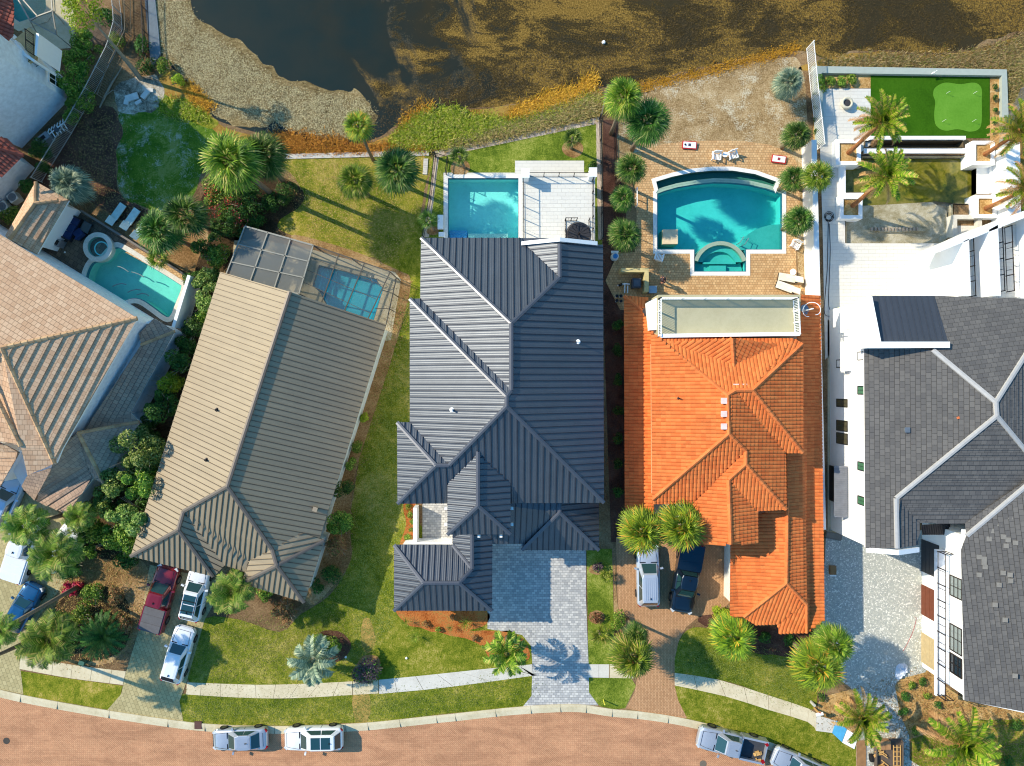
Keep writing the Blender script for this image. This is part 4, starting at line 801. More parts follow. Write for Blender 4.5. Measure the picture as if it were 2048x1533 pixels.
hz = (r['p'].z + r['q'].z) / 2; r.V['p'] = W(1991, 805, hz); r.V['q'] = W(1993, 832, hz); wz = (r['w'].z + r['w2'].z) / 2; r.V['w'] = W(1792, 997, wz); r.V['w2'] = W(1794, 1097, wz)
r.V['x1'] = W(2120, 600, E + .7); r.V['y1'] = W(2140, 1010, E + .5); r.V['z1'] = W(2300, 700, E + .2)
rf = build_roof(root, r, [dict(f='a t p q w w2 b', course=.34), dict(f='t u x1 p', course=.34), dict(f='p x1 z1 y1 q', course=.38, lift=.07), dict(f='q y1 f2 i1 w', course=.40, lift=.06), dict(f='w i1 i2 w2', course=.38, lift=.07)],
    ['t p', 'p q', 'q w', 'w w2', 'p x1', 'q y1'], M_GT, M_GTC, 'course', 'metal', .34, sp=.4, lift=.03)
mb = MB(); lp = [W(x, y, E) for x, y in ((1728, 600), (2300, 592), (2300, 1047), (1838, 1047), (1838, 1090), (1731, 1097))]; lp = [(q.x, q.y) for q in lp]
mb.prism(offset(lp, .12), 0, E - .2, bottom=False); mb.build('wall', WHITE, root); mb = MB(); mb.prism(offset(lp, .03), E - .22, E - .04); mb.build('fascia', WHITE2, root)
# step in the south-west gable
mb = MB(); q = [W(1733, 1097, E), W(1838, 1092, E)]; ry = q[0].y
mb.poly([(q[0].x, ry - .1, E - .2), (W(1794, 1097, wz).x, ry - .1, wz + .18), (q[1].x, ry - .1, E - .2)])
for s0, s1 in (((q[0].x, E - .1), (W(1794, 1097, wz).x, wz + .1)), ((W(1794, 1097, wz).x, wz + .1), (q[1].x, E - .1))): mb.bar((s0[0], ry - .12, s0[1]), (s1[0], ry - .12, s1[1]), .36, .2)
mb.build('gable_coping', WHITE2, root)
# raised metal-roofed dormer with white parapet
zd = 7.0; dm = Roof(); addv(dm, [('a', 1741, 592, 6.3), ('b', 1868, 592, 6.3), ('c', 1896, 684, 7.6), ('d', 1755, 684, 7.6), ('e', 1870, 640, 6.9)])
M_DKM = metal_roof_mat('dark_flat_seam', (70, 74, 82), .5, .3, .46, .05); M_DKS = plain('pale_seam', (150, 152, 154), .5)
mb = MB(); roof_face(mb, [dm['a'], dm['b'], dm['c'], dm['d']], 'seam', sp=.46, hgt=.02); mb.build('dormer_roof', M_DKM, root)
A, B = W(1736, 690, 8.0), W(1900, 686, 8.0)
mb = MB(); mb.bar((A.x, A.y, 7.0), (B.x, A.y, 7.0), .45, 2.0); mb.bar((W(1733, 640, 6.6).x, W(0, 600, 6.6).y, 6.3), (W(1733, 640, 6.6).x + .2, A.y, 7.2), .4, 1.6); mb.build('dormer_parapet', WHITE2, root)
# lower right wing
w2 = Roof(); E2 = 6.2; w2.eave('L', (1925, 1060), (1929, 1401), E2, .36, (2100, 1200))
addv(w2, [('a', 1922, 1100, E2), ('b', 1929, 1401, E2), ('c', 2330, 1462, E2 + .1), ('d', 2330, 1200, E2 + 4), ('h', 1933, 1072, E2 + .25), ('j', 2140, 895, E2 + 2.1), ('k', 2330, 900, E2 + 2.6), ('f2', 1930, 1047, E2 + .05), ('y', 2140, 890, E2 + 1.2)])
w2.V['c'] = W(2330, 1478, E2 + 3); w2.V['d'] = W(2330, 1100, E2 + 3.2); w2.V['h'] = W(1933, 1072, E2 + .12); w2.V['j'] = W(2120, 915, E2 + 2.2)
rf2 = build_roof(root, w2, [dict(f='a b c d j h', course=.34), dict(f='f2 h j', course=.4, lift=.03)], ['h j'], M_GT, M_GTC, 'course', 'metal', .34, lift=.03, name='south_wing_roof')
lp = [(G(1844, 0).x, W(0, 1075, E2).y), (G(1844, 0).x, W(0, 1399, E2).y), (G(2300, 0).x, W(0, 1465, E2).y), (G(2300, 0).x, W(0, 1075, E2).y)]
mb = MB(); mb.prism(lp, 0, E2 - .2, bottom=False); mb.build('south_wing_wall', WHITE, root)
mb = MB(); e1 = W(1926, 1060, E2); e2 = W(1929, 1401, E2); mb.prism([(e1.x, e1.y), (e2.x, e2.y), (e2.x + 12, e2.y - 2.6), (e1.x + 12, e1.y)], E2 - .2, E2 - .05); mb.build('south_wing_fascia', WHITE2, root)
X = G(1844, 0).x; yy = lambda y, h: W(0, y, h).y
for (ya, yb) in ((1155, 1205), (1253, 1315)): window_on(root, (X, yy(ya, 4.6)), (X, yy(yb - 10, 4.6)), 3.9, 5.4, DARKBR, NT('wing_glass%d' % ya).done(lin((150, 160, 158)), .1, .2, .8), 2, 3, out=-1 if False else 1)
window_on(root, (X, yy(1312, 4.6)), (X, yy(1350, 4.6)), 3.9, 5.4, DARKBR, None, 2, 3)
mb = MB(); xs = G(1826, 0).x; y0, y1 = yy(1100, 3.2), yy(1392, 3.2); mb.prism([(xs, y0), (X, y0), (X, y1), (xs, y1)], 3.0, 3.22); mb.build('balcony_slab', plain('balcony_white', (232, 234, 238), .7), root)
rail((xs + .12, y0 - .1, 0), (xs + .12, y1 + .1, 0), 3.22, 1.05, DARKBR, root, 1.3, 10, 'balcony_rail', .05, .03); rail((xs + .12, y0 - .1, 0), (X, y0 - .1, 0), 3.22, 1.05, DARKBR, root, .4, 3, 'balcony_rail'); rail((xs + .12, y1 + .1, 0), (X, y1 + .1, 0), 3.22, 1.05, DARKBR, root, .4, 3, 'balcony_rail')
for (ya, yb, nm, mt) in ((1177, 1238, 'garage_door', plain('door_brown', (112, 60, 40), .6)), (1275, 1335, 'garage_opening', plain('door_tan', (186, 166, 126), .6)), (1085, 1150, 'garage_opening', plain('opening_dark', (60, 62, 66), .6))):
    a, b = yy(ya, 1.2), yy(yb, 1.2); mb = MB(); mb.box((X - .03, (a + b) / 2, 1.2), (.1, abs(a - b), 2.4))
    for k in range(1, 4): mb.box((X - .085, (a + b) / 2, 2.4 * k / 4), (.02, abs(a - b) - .1, .05))
    mb.build(nm, mt, root)
mb = MB(); n3 = w2.pl['L'][1]
for (x, y) in ((1958, 1114), (1968, 1118), (1968, 1126), (1970, 1134), (1958, 1150), (1998, 1170), (2006, 1146), (2020, 1150), (2021, 1162), (2007, 1074), (2016, 1080), (2012, 1092), (2031, 1086), (1978, 1078), (1984, 1062), (2020, 1034), (1998, 1048), (2010, 1240), (2030, 1352), (1990, 1210)):
    c = hit(x, y, w2.pl['L']) + n3 * .05; u = Vector((0, 1, 0)); v = n3.cross(u); mb.poly([c + u * a * .17 + v * b * .17 for a, b in ((-1, -1), (1, -1), (1, 1), (-1, 1))])
mb.build('replacement_tiles', plain('pale_new_tile', (122, 119, 114), .8), rf2)
# west wall windows of the main block
XW = W(1728, 0, E).x + .12
GG = NT('green_glass').done(lin((70, 120, 84)), .15, 0, .7)
for y in (712, 781, 934, 1003): window_on(root, (XW, yy(y - 8, 5.7)), (XW, yy(y + 8, 5.7)), 4.9, 5.95, BLACK, GG, 2, 2, out=-1)
for (ya, yb) in ((720, 735), (799, 814), (842, 862), (867, 888)): window_on(root, (XW, yy(ya, 2.2)), (XW, yy(yb, 2.2)), 1.3, 3.2, BLACK, NT('olive_glass%d' % ya).done(lin((88, 84, 66)), .12, 0, .8), 2, 2, out=-1)
a, b = yy(936, 2), yy(1008, 2); mb = MB(); mb.box((XW - .04, (a + b) / 2, 1.3), (.08, abs(a - b), 2.2)); mb.build('side_door', plain('dark_door', (52, 48, 50), .4), root)
mb = MB(); z1 = 3.1; y0, y1 = yy(932, 3.0), yy(1034, 3.0); q = [Vector((XW - .02, y0, z1 + .25)), Vector((XW - .02, y1, z1 + .25)), Vector((XW - .95, y1, z1 - .05)), Vector((XW - .95, y0, z1 - .05))]; roof_face(mb, q, 'seam', sp=.17, hgt=.05); mb.build('awning', plain('awning_grey', (126, 128, 132), .5, .4), root)
mb = MB(); q = yy(700, 3.4); mb.box((XW - .3, yy(713, 4), 3.6), (.5, 2.3, .7)); mb.build('wall_box', WHITE2, root)
box_vent(rf, hit(1812, 860, r.pl['L']), plain('lead_vent', (122, 130, 138), .5, .4), .3, .22)
for (x, y) in ((1851, 616), (1915, 836)): pass
mb = MB(); q = hit(1915, 836, r.pl['L']); mb.box(q + Vector((0, 0, .08)), (.18, .16, .05), rz=.3); o = mb.build('loose_orange_tile', plain('chip_orange', (220, 120, 70), .8)); tag(o, 'small orange tile scrap lying on the grey tile roof', 'tile scrap')
# entry recess between the wings
mb = MB(); q = [W(1842, 1050, 3.3), W(1902, 1047, 3.3), W(1893, 1070, 3.1), W(1844, 1070, 3.1)]; roof_face(mb, q, 'seam', sp=.14, hgt=.04); mb.build('entry_canopy', plain('canopy_dark', (64, 60, 60), .5, .3), root)
# white walls stepping out at the north-west corner
mb = MB(); mb.prism(gp([(1669, 662), (1690, 655), (1712, 648), (1735, 640), (1735, 720), (1690, 720), (1669, 712)]), 0, 2.9); mb.build('north_wing_wall', WHITE2, root)
mb = MB(); mb.prism(gp([(1700, 640), (1735, 630), (1735, 690), (1712, 690)]), 0, 4.2); mb.build('north_wing_block', WHITE2, root)
rail(wp(1710, 630, 4.4), wp(1712, 688, 4.4), 4.1, 1, DARKBR, root, 1.2, 3); rail(wp(1723, 628, 4.4), wp(1724, 688, 4.4), 4.1, 1, DARKBR, root, 1.2, 3)
# white arcade walls north-east with steel balcony frames
mb = MB()
def leanwall(p0, p1, w, z0, z1): mb.bar((*G(*p0).xy, (z0 + z1) / 2), (*G(*p1).xy, (z0 + z1) / 2), w, z1 - z0)
zt = 6.4
def qtop(l): return q2(l, zt)
mb.prism(qtop([(1927, 483), (1938, 478), (1942, 592), (1926, 592)]), 0, zt); mb.prism(qtop([(1978, 460), (1996, 450), (2002, 592), (1984, 592)]), 0, zt); mb.prism(qtop([(2070, 430), (2090, 425), (2090, 592), (2072, 592)]), 0, zt)
mb.prism(qtop([(1878, 492), (1930, 470), (1975, 450), (2060, 418), (2060, 432), (1978, 464), (1934, 482), (1882, 503)]), 3.4, zt)
mb.build('arcade_wall', WHITE2, root)
for xa, xb, y0_, y1_ in ((1945, 1965, 472, 592), (2003, 2022, 452, 582)):
    for x in (xa, xb): rail(wp(x, y0_, 5.4), wp(x + 5, y1_, 5.4), 4.6, .9, DARKBR, root, 1.3, 5, 'balcony_rail', .05, .03)
mb = MB(); mb.prism(q2([(1940, 470), (2075, 440), (2075, 596), (1942, 596)], 4.4), 4.2, 4.4); mb.build('balcony_floor', M_DECK, root)

# ---------------- white house top left
M_RT = tile_mat('red_clay_tile', (176, 96, 76), (150, 76, 62), .8)
root = thing('white_stucco_house', 'tall white stucco house with red tile roofs in the upper left corner', 'house', G(0, 150))
mb = MB(); mb.prism(gp([(137, 201), (44, 297), (-300, 150), (-300, -200), (20, 62), (78, 112), (137, 164)]), 0, 9.8); mb.build('wall', plain('cool_white_stucco', (226, 234, 240), .8), root)
a, b = G(128, 156), G(100, 131); window_on(root, (G(137, 190).x, G(0, 190).y), (G(137, 170).x, G(0, 170).y), .9, 2.6, WHITE2, None, 2, 2, out=1)
for (x0, y0, x1, y1, z0, z1) in ((118, 147, 98, 130, 3.4, 5.0), (70, 105, 52, 90, 3.2, 5.0)):
    window_on(root, tuple(G(x0, y0).xy), tuple(G(x1, y1).xy), z0, z1, WHITE2, None, 2, 2, out=1, depth=.06)
mb = MB(); mb.prism(q2([(28, 80), (58, 55), (78, 68), (70, 118), (45, 130)], 5.0), 4.7, 5.0); mb.build('balcony_slab', plain('balcony_tan', (200, 176, 128), .8), root)
mb = MB(); mb.prism(q2([(27, 82), (31, 80), (52, 108), (70, 120), (68, 124), (48, 112)], 5.6), 3, 5.6); mb.prism(q2([(72, 66), (78, 68), (73, 112), (69, 110)], 5.8), 3, 5.8); mb.build('balcony_column', WHITE2, root)
rail(wp(50, 58, 6), wp(52, 100, 6), 5.0, 1, BLACK, root, .14, 3, 'balcony_rail'); rail(wp(45, 130, 5), wp(66, 118, 5), 4.0, 1, BLACK, root, .14, 3, 'balcony_rail')
mb = MB(); roof_face(mb, [W(-40, -30, 8.5), W(22, -20, 7.4), W(28, 14, 7.2), W(27, 72, 7.2), W(0, 98, 7.2), W(-60, 60, 8.2)], 'barrel', sp=.27, course=.36, hgt=.07); mb.build('roof', M_RT, root)
mb = MB(); mb.prism(gp([(70, 336), (-10, 430), (-120, 380), (-60, 300), (20, 296)]), 0, 4.6); mb.build('garage_wall', plain('garage_stucco', (226, 226, 224), .8), root)
mb = MB(); c = W(14, 277, 6.2); roof_face(mb, [W(14, 277, 5.6), W(48, 311, 4.8), W(3, 356, 4.8), W(-60, 300, 6.2), W(-30, 270, 6.2)], 'barrel', sp=.27, course=.36, hgt=.07); mb.build('garage_roof', M_RT, root)
rf = MB(); ridge_caps(rf, W(48, 311, 4.85), W(-40, 285, 6.3), 'tile', .3); rf.build('ridge_cap', M_RT, root)
# ================================================================ POOLS
def plaster(name, c): return ground_mat(name, [tuple(max(0, k - 8) for k in c), c, tuple(min(255, k + 6) for k in c)], .6, 3, 14, .004, .7)
W_POOL = water_mat('pool_water', (.71, .97, .97)); W_DEEP = water_mat('deep_pool_water', (.6, .96, .95))
M_COPE = ground_mat('pale_coping', [(206, 196, 178), (220, 212, 196), (230, 224, 210)], .8, 6, 24, .003, .8)
M_COPEW = ground_mat('white_coping', [(226, 222, 214), (236, 233, 226), (242, 240, 234)], .8, 6, 24, .003, .8)
def pool(name, label, loop, depth, cope, basin_mat, cope_mat, water, wl=-.12, cw=.35, parent=None, top=.05, cat='pool'):
    cx = sum(p[0] for p in loop) / len(loop); cy = sum(p[1] for p in loop) / len(loop)
    root = thing(name, label, cat, (cx, cy, 0)) if parent is None else parent
    mb = MB(); mb.tri(loop, -depth); n = len(loop)
    for i in range(n):
        a, b = loop[i], loop[(i + 1) % n]; mb.poly([(a[0], a[1], -depth), (b[0], b[1], -depth), (b[0], b[1], top - .01), (a[0], a[1], top - .01)])
    mb.build('basin', basin_mat, root)
    mb = MB(); out = [tuple(p) for p in offset(loop, -cw)]; mb.ring(out, [tuple(p) for p in loop], -.02, top); 
    if cope: mb.build('coping', cope_mat, root)
    mb = MB(); mb.tri([tuple(p) for p in offset(loop, .004)], wl); mb.build('water', water, root)
    mb = MB(); mb.ring([tuple(p) for p in offset(loop, .005)], [tuple(p) for p in offset(loop, .045)], -.3, -.02); mb.build('waterline_tile', plain(name + 'waterline%d' % int(cx * 10), (62, 120, 140), .3), root)
    return root
P1 = plaster('aqua_plaster', (146, 218, 202)); P2 = plaster('pool_plaster_blue', (156, 226, 220)); P3 = plaster('teal_plaster', (98, 206, 200)); P4 = plaster('cage_pool_blue', (92, 216, 236))
pt = pool('swimming_pool', 'kidney shaped aqua pool with attached round spa beside the tan tile house', TANPOOL, 1.3, True, P1, M_COPE, W_POOL, cw=.4)
sp_ = MB(); c = G(200.5, 496); ro = [(c.x + 1.22 * math.cos(k * .2244), c.y + 1.22 * math.sin(k * .2244)) for k in range(28)]; ri = [(c.x + .84 * math.cos(k * .2244), c.y + .84 * math.sin(k * .2244)) for k in range(28)]
sp_.ring(ro, ri, -.2, .38); sp_.build('spa_coping', M_COPE, pt)
mb = MB(); mb.prism(ri, -.1, -.06)
for k in range(28):
    a, b = ri[k], ri[(k + 1) % 28]; mb.poly([(a[0], a[1], -.1), (b[0], b[1], -.1), (b[0], b[1], .36), (a[0], a[1], .36)])
mb.prism([(c.x + .12 + .45 * math.cos(k * .2244), c.y - .08 + .45 * math.sin(k * .2244)) for k in range(28)], -.06, -.05, 1); mb.ring([(c.x + .1 + .6 * math.cos(k * .2244), c.y - .06 + .6 * math.sin(k * .2244)) for k in range(28)], [(c.x + .1 + .5 * math.cos(k * .2244), c.y - .06 + .5 * math.sin(k * .2244)) for k in range(28)], -.06, .02, 0); mb.build('spa_basin', [P2, P3], pt)
mb = MB(); mb.tri(ri, .24); mb.build('spa_water', W_POOL, pt)
mb = MB()
for pts in ([(234, 533), (240, 534), (248, 538), (256, 544)], [(224, 573), (232, 569), (242, 567), (251, 569)], [(262, 544), (270, 546), (280, 550), (286, 554)], [(254, 585), (262, 581), (272, 579), (280, 580)], [(272, 590), (282, 587), (290, 588), (297, 592)]): mb.tube([(*G(x, y).xy, -.1) for x, y in pts], .045, 6)
mb.build('pool_noodle', plain('foam_grey', (120, 138, 140), .7), pt)
cp = pool('swimming_pool', 'bright blue pool under the dark framed screen enclosure', CAGEPOOL, 1.2, True, P4, M_BEIGE, W_POOL, cw=.25, top=.03)
mb = MB()
for k in range(4):
    a, b = G(632 + k * 7, 548 + 2 * k - 16), G(622 + k * 7 + 6, 590 + k); mb.prism(gp([(636 + k * 8, 531 + k * 2), (644 + k * 8, 533 + k * 2), (634 + k * 8, 578 + k * 5), (626 + k * 8, 574 + k * 4)]), -1.19, -.35 - k * .2)
mb.build('steps', P4, cp)
mb = MB()
for x, y in ((745, 556), (757, 560)): q = G(x, y); mb.tube([(q.x, q.y, 0), (q.x, q.y, .8), (q.x + .1, q.y - .25, .95), (q.x + .1, q.y - .5, .7), (q.x + .1, q.y - .55, -.3)], .035, 6)
mb.build('ladder_rail', GREYM, cp)
mp = pool('swimming_pool', 'rectangular turquoise pool beside the white roof deck of the metal roofed house', MAINPOOL, 1.35, True, P2, M_COPEW, W_POOL, cw=.3)
mb = MB(); mb.prism(gp([(898, 460), (934, 460), (934, 499), (898, 499)]), -1.34, -.3); mb.build('tanning_ledge', brick_mat('blue_mosaic', (60, 150, 210), (40, 120, 190), (150, 200, 220), .12, .12, .01), mp)
mb = MB(); mb.prism(gp([(936, 466), (1016, 466), (1016, 499), (936, 499)]), -1.34, -.35); mb.build('bench', plaster('bench_grey', (170, 200, 196)), mp)
mb = MB(); mb.prism(gp([(876, 432), (887, 432), (887, 460), (876, 460)]), 0, .35); mb.prism(gp([(878, 466), (890, 466), (890, 475), (878, 475)]), 0, .3); mb.build('side_ledge', WHITE2, mp)
op = pool('swimming_pool', 'large teal pool with curved far edge and half round spa behind the orange tile house', ORPOOL, 1.5, False, P3, M_COPEW, W_DEEP, cw=.33)
mb = MB(); mb.tri(ORTRAY, -.6)
for i in range(len(ORTRAY)):
    a, b = ORTRAY[i], ORTRAY[(i + 1) % len(ORTRAY)]; mb.poly([(a[0], a[1], -.6), (b[0], b[1], -.6), (b[0], b[1], .04), (a[0], a[1], .04)])
mb.build('overflow_basin', plaster('green_plaster', (96, 128, 112)), op); mb = MB(); mb.tri(offset(ORTRAY, .01), -.35); mb.build('overflow_water', W_DEEP, op)
M_WEIR = plaster('weir_plaster', (150, 176, 158)); oo = offset(ORPOOL, -.33); cb = MB(); wb = MB(); N_ = len(ORPOOL)
def band(mb, a, b, c, d, z0, z1):
    mb.poly([(*a, z1), (*b, z1), (*c, z1), (*d, z1)]); mb.poly([(*a, z0), (*b, z0), (*b, z1), (*a, z1)]); mb.poly([(*d, z1), (*c, z1), (*c, z0), (*d, z0)])
for i in range(N_): j = (i + 1) % N_; band(wb if i < 8 else cb, tuple(oo[i]), tuple(oo[j]), ORPOOL[j], ORPOOL[i], -.02, .05 if i >= 8 else .03)
to = offset(ORTRAY, -.33)
for i in list(range(7)) + [len(ORTRAY) - 1]: j = (i + 1) % len(ORTRAY); band(cb, tuple(to[i]), tuple(to[j]), ORTRAY[j], ORTRAY[i], 0, .06)
cb.build('coping', M_COPEW, op); wb.build('weir_wall', M_WEIR, op)
c = G(1441, 538); arc = [(c.x + 2.3 * math.cos(R(a)), c.y + 2.3 * math.sin(R(a))) for a in range(18, 163, 8)]; arc2 = [(c.x + 1.98 * math.cos(R(a)), c.y + 1.98 * math.sin(R(a))) for a in range(18, 163, 8)]
mb = MB()
for i in range(len(arc) - 1):
    for z0, z1 in ((-1.49, .0),): mb.prism([arc[i], arc[i + 1], arc2[i + 1], arc2[i]], z0, z1)
mb.build('spa_wall', plaster('spa_stone', (150, 168, 150)), op)
mb = MB(); mb.prism([tuple(G(1390, 543).xy), tuple(G(1491, 543).xy)] + arc2, -1.49, -.75); mb.prism(gp([(1422, 530), (1455, 530), (1455, 543), (1422, 543)]), -.75, -.45); mb.ring([(p[0], p[1]) for p in arc2], [(c.x + (p[0] - c.x) * .76, c.y + (p[1] - c.y) * .76) for p in arc2], -.75, -.4); mb.build('spa_floor', plaster('spa_teal', (92, 184, 176)), op)
sh = [tuple(G(1563, 499).xy), tuple(G(1563, 447).xy)] + [tuple(G(1563 - 58 * math.sin(R(k * 9)) - 22 * math.sin(R(k * 9)), 499 - 52 * math.cos(R(k * 9))).xy) for k in range(1, 10)] + [tuple(G(1484, 499).xy)]
mb = MB(); mb.prism(sh, -1.49, -.4); mb.build('sun_shelf', plaster('shelf_teal', (84, 170, 164)), op)
mb = MB(); mb.prism(gp([(1325, 460), (1355, 460), (1355, 489), (1325, 489)]), -1.49, .12); mb.build('bar_island', plain('island_stone', (222, 200, 164), .8), op)
mb = MB()
for x, y in ((1476, 488), (1486, 491)): q = G(x, y); mb.tube([(q.x, q.y, -.4), (q.x, q.y, .5), (q.x + .35, q.y + .5, .4), (q.x + .4, q.y + .6, -.6)], .03, 6)
mb.build('handrail', GREYM, op)
ul = pool('swimming_pool', 'small green-blue pool cut off by the top left corner of the picture', ULPOOL, 1.2, True, plaster('ul_plaster', (70, 160, 140)), M_BEIGE, W_POOL, cw=.7)
# unfinished basin on the right
rb = thing('unfinished_pool', 'unfinished rectangular concrete pool basin with shallow green water between square planters', 'pool', G(1830, 370))
M_CB = ground_mat('stained_concrete', [(140, 130, 100), (170, 162, 138), (192, 186, 168)], .4, 3, 16, .01)
mb = MB(); mb.tri(RBASIN, -.9)
for i in range(len(RBASIN)):
    a, b = RBASIN[i], RBASIN[(i + 1) % len(RBASIN)]; mb.poly([(a[0], a[1], -.9), (b[0], b[1], -.9), (b[0], b[1], .05), (a[0], a[1], .05)])
mb.tri(gp([(1692, 432), (1900, 432), (1900, 487), (1692, 487)]), -.5)
mb.prism(gp([(1692, 434), (1724, 410), (1870, 402), (1900, 420), (1900, 487), (1692, 487)]), -.9, -.42); mb.build('basin', M_CB, rb)
mb = MB(); mb.prism([(p.x, p.y) for p in gs([(1762, 456), (1850, 455), (1852, 462), (1762, 463)], 2)], -.42, -.2); mb.build('rubble_ledge', M_CB, rb)
tg = NT('green_algae_water'); P = tg.pos(); f = tg.noise(P, .5, 5, .7, 1); f2 = tg.noise(P, 4, 4, .7); tg.done(tg.ramp(tg.math('ADD', tg.math('MULTIPLY', f, .7), tg.math('MULTIPLY', f2, .3)), [(.35, lin((52, 70, 10))), (.5, lin((112, 108, 34))), (.65, lin((140, 128, 66)))]), .12, 0, .5)
mb = MB(); mb.tri(gp([(1725, 314), (1951, 314), (1951, 407), (1880, 400), (1725, 410), (1725, 384), (1689, 384), (1689, 335), (1725, 335)]), -.55); mb.build('green_water', tg.mat, rb)
mb = MB(); mb.tri(RTRAY, -.8)
for i in range(4):
    a, b = RTRAY[i], RTRAY[(i + 1) % 4]; mb.poly([(a[0], a[1], -.8), (b[0], b[1], -.8), (b[0], b[1], .3), (a[0], a[1], .3)])
mb.build('channel', plain('channel_brown', (104, 92, 70), .9), rb)
mb = MB()
for l, z in (([(1734, 276), (1925, 276), (1925, 283), (1734, 283)], .45), ([(1727, 298), (1935, 298), (1935, 308), (1727, 308)], .15), ([(1676, 330), (1688, 330), (1688, 388), (1676, 388)], .3), ([(1676, 388), (1724, 388), (1724, 393), (1676, 393)], .3), ([(1952, 333), (1976, 333), (1976, 388), (1952, 388)], .03), ([(1976, 333), (1984, 333), (1984, 388), (1976, 388)], .3)): mb.prism(gp(l), -.9, z)
mb.build('rim', WHITE2, rb)
mb = MB()
for k in range(14): q = G(1745 + k * 7, 458); mb.box((q.x, q.y, -.15), (.14, .28, .2), rz=.1 * (k % 3))
mb.build('brick_row', plain('grey_brick', (150, 140, 128), .9), rb)
# square planters
PL = [(1672, 279, 1722, 330, 'first', 'white square planter at the near left of the putting green, palm trunk leaning out', .8), (1680, 391, 1725, 438, '', 'white square planter at the left edge of the unfinished pool, below the other left planter', .8),
      (1945, 282, 1990, 330, '', 'white square planter at the right corner of the putting green, palm trunk leaning out', 1.0), (1950, 390, 1994, 436, '', 'white square planter at the right edge of the unfinished pool, below the other right planter', .8)]
for (x0, y0, x1, y1, _, lab, hh) in PL:
    mb = MB(); o_ = q2([(x0, y1), (x1, y1), (x1, y0), (x0, y0)], hh); i_ = [tuple(p) for p in offset(o_, .3)]
    root = thing('planter', lab, 'planter', (o_[0][0], o_[0][1], 0), 0, 'square white planters'); mb.ring(o_, i_, -.9, hh); mb.build('planter_box', WHITE2, root)
    mb = MB(); mb.tri(i_, hh - .15); mb.build('planter_soil', M_SANDY, root)
mb = MB(); o_ = q2([(1906, 430), (1964, 430), (1964, 474), (1906, 474)], .5); i_ = [tuple(p) for p in offset(o_, .35)]; rt = thing('raised_spa_shell', 'small square concrete spa shell with green water at the pool corner by the white arches', 'spa', (o_[0][0], o_[0][1], 0)); mb.ring(o_, i_, -.9, .5); mb.build('shell', CONCW, rt); mb = MB(); mb.tri(i_, -.1); mb.build('water', tg.mat, rt)

# ================================================================ WALLS, FENCES, CAGES
def wall_thing(name, label, loop, z1, mat, z0=0, cat='wall'):
    mb = MB(); mb.prism(loop, z0, z1); o = mb.build(name, mat); tag(o, label, cat); return o
def lw(p0, p1, w, h):                   # plan outline of a straight wall whose TOP centre line is seen from p0 to p1
    a, b = W(*p0, h), W(*p1, h); d = (b - a).normalized(); n = Vector((-d.y, d.x, 0)) * w / 2
    return [(a + n).xy[:], (b + n).xy[:], (b - n).xy[:], (a - n).xy[:]]
wall_thing('garden_wall', 'tall white rendered wall closing the end of the kidney shaped pool', lw((378, 551), (346, 655), .26, 2.3), 2.3, WHITE2)
wall_thing('garden_wall', 'low dark capped wall running between the spa patio and the loungers', lw((160, 421), (372, 552), .16, .5), .5, plain('wall_cap', (120, 112, 104), .8))
wall_thing('garden_wall', 'long white boundary wall between the orange tile house and the grey tile house', lw((1628, 280), (1647, 1060), .42, 2.0), 2.0, WHITE2)
wall_thing('retaining_wall', 'broad grey concrete wall framing the putting green on its pond side', gp([(1622, 136), (2008, 143), (2014, 300), (1998, 300), (1998, 155), (1640, 150), (1646, 290), (1630, 290)]), .35, plain('grey_cap', (168, 176, 166), .8, var=.06))
wall_thing('garden_wall', 'white wall at the right frame edge beside the right hand planters', q2([(2012, 292), (2040, 285), (2042, 425), (2016, 440)], 2.0), 2.0, WHITE2)
wall_thing('equipment_wall', 'low cream wall screening the pool pumps beside the clay paver deck', gp([(1238, 541), (1292, 541), (1292, 588), (1284, 588), (1284, 549), (1238, 549)]), 1.2, plain('cream_wall', (206, 190, 136), .8))
def fence(pts, hh, mat, label, step=.13, seg=2.2, pick=.018, name='metal_fence', post=.06):
    P_ = [G(x, y) for x, y in pts]; root = thing(name, label, 'fence', P_[0]); mbp = MB()
    for a, b in zip(P_, P_[1:]):
        L = (b - a).length; n = max(1, round(L / seg)); up = Vector((0, 0, 1))
        for i in range(n):
            q0, q1 = a.lerp(b, i / n), a.lerp(b, (i + 1) / n)
            mb = MB(); mb.bar(q0 + up * .1, q0 + up * (hh + .05), post, post); mb.build('post', mat, root)
            mb = MB(); mb.bar(q0 + up * (hh - .05), q1 + up * (hh - .05), .045, .04); mb.bar(q0 + up * .15, q1 + up * .15, .035, .035); m = int((q1 - q0).length / step)
            for k in range(1, m):
                q = q0.lerp(q1, k / m); mb.bar(q + up * .1, q + up * hh, pick, pick)
            mb.build('picket_panel', mat, root)
    mb = MB(); mb.bar(P_[-1], P_[-1] + Vector((0, 0, hh + .05)), post, post); mb.build('post', mat, root)
    return root
fence([(872, 314), (862, 400), (848, 476)], 1.3, BLACK, 'black metal picket fence left of the turquoise pool')
fence([(1198, 240), (1201, 330), (1203, 480)], 1.3, BLACK, 'black metal picket fence along the right edge of the roof deck yard')
fence([(1200, 240), (1212, 183)], 1.2, plain('weathered_post', (130, 124, 112), .8), 'short weathered fence reaching toward the pond above the roof deck yard')
fence([(868, 314), (897, 322), (893, 350)], 1.2, BLACK, 'short black fence closing the corner beside the young palm near the pool')
fence([(1612, 100), (1622, 200), (1634, 300)], 1.6, WHITE2, 'white metal picket fence from the pond bank down to the putting green wall', pick=.03)
fence([(1228, 240), (1230, 420)], 1.3, DARKBR, 'dark fence in the planting strip below the two tall palms')
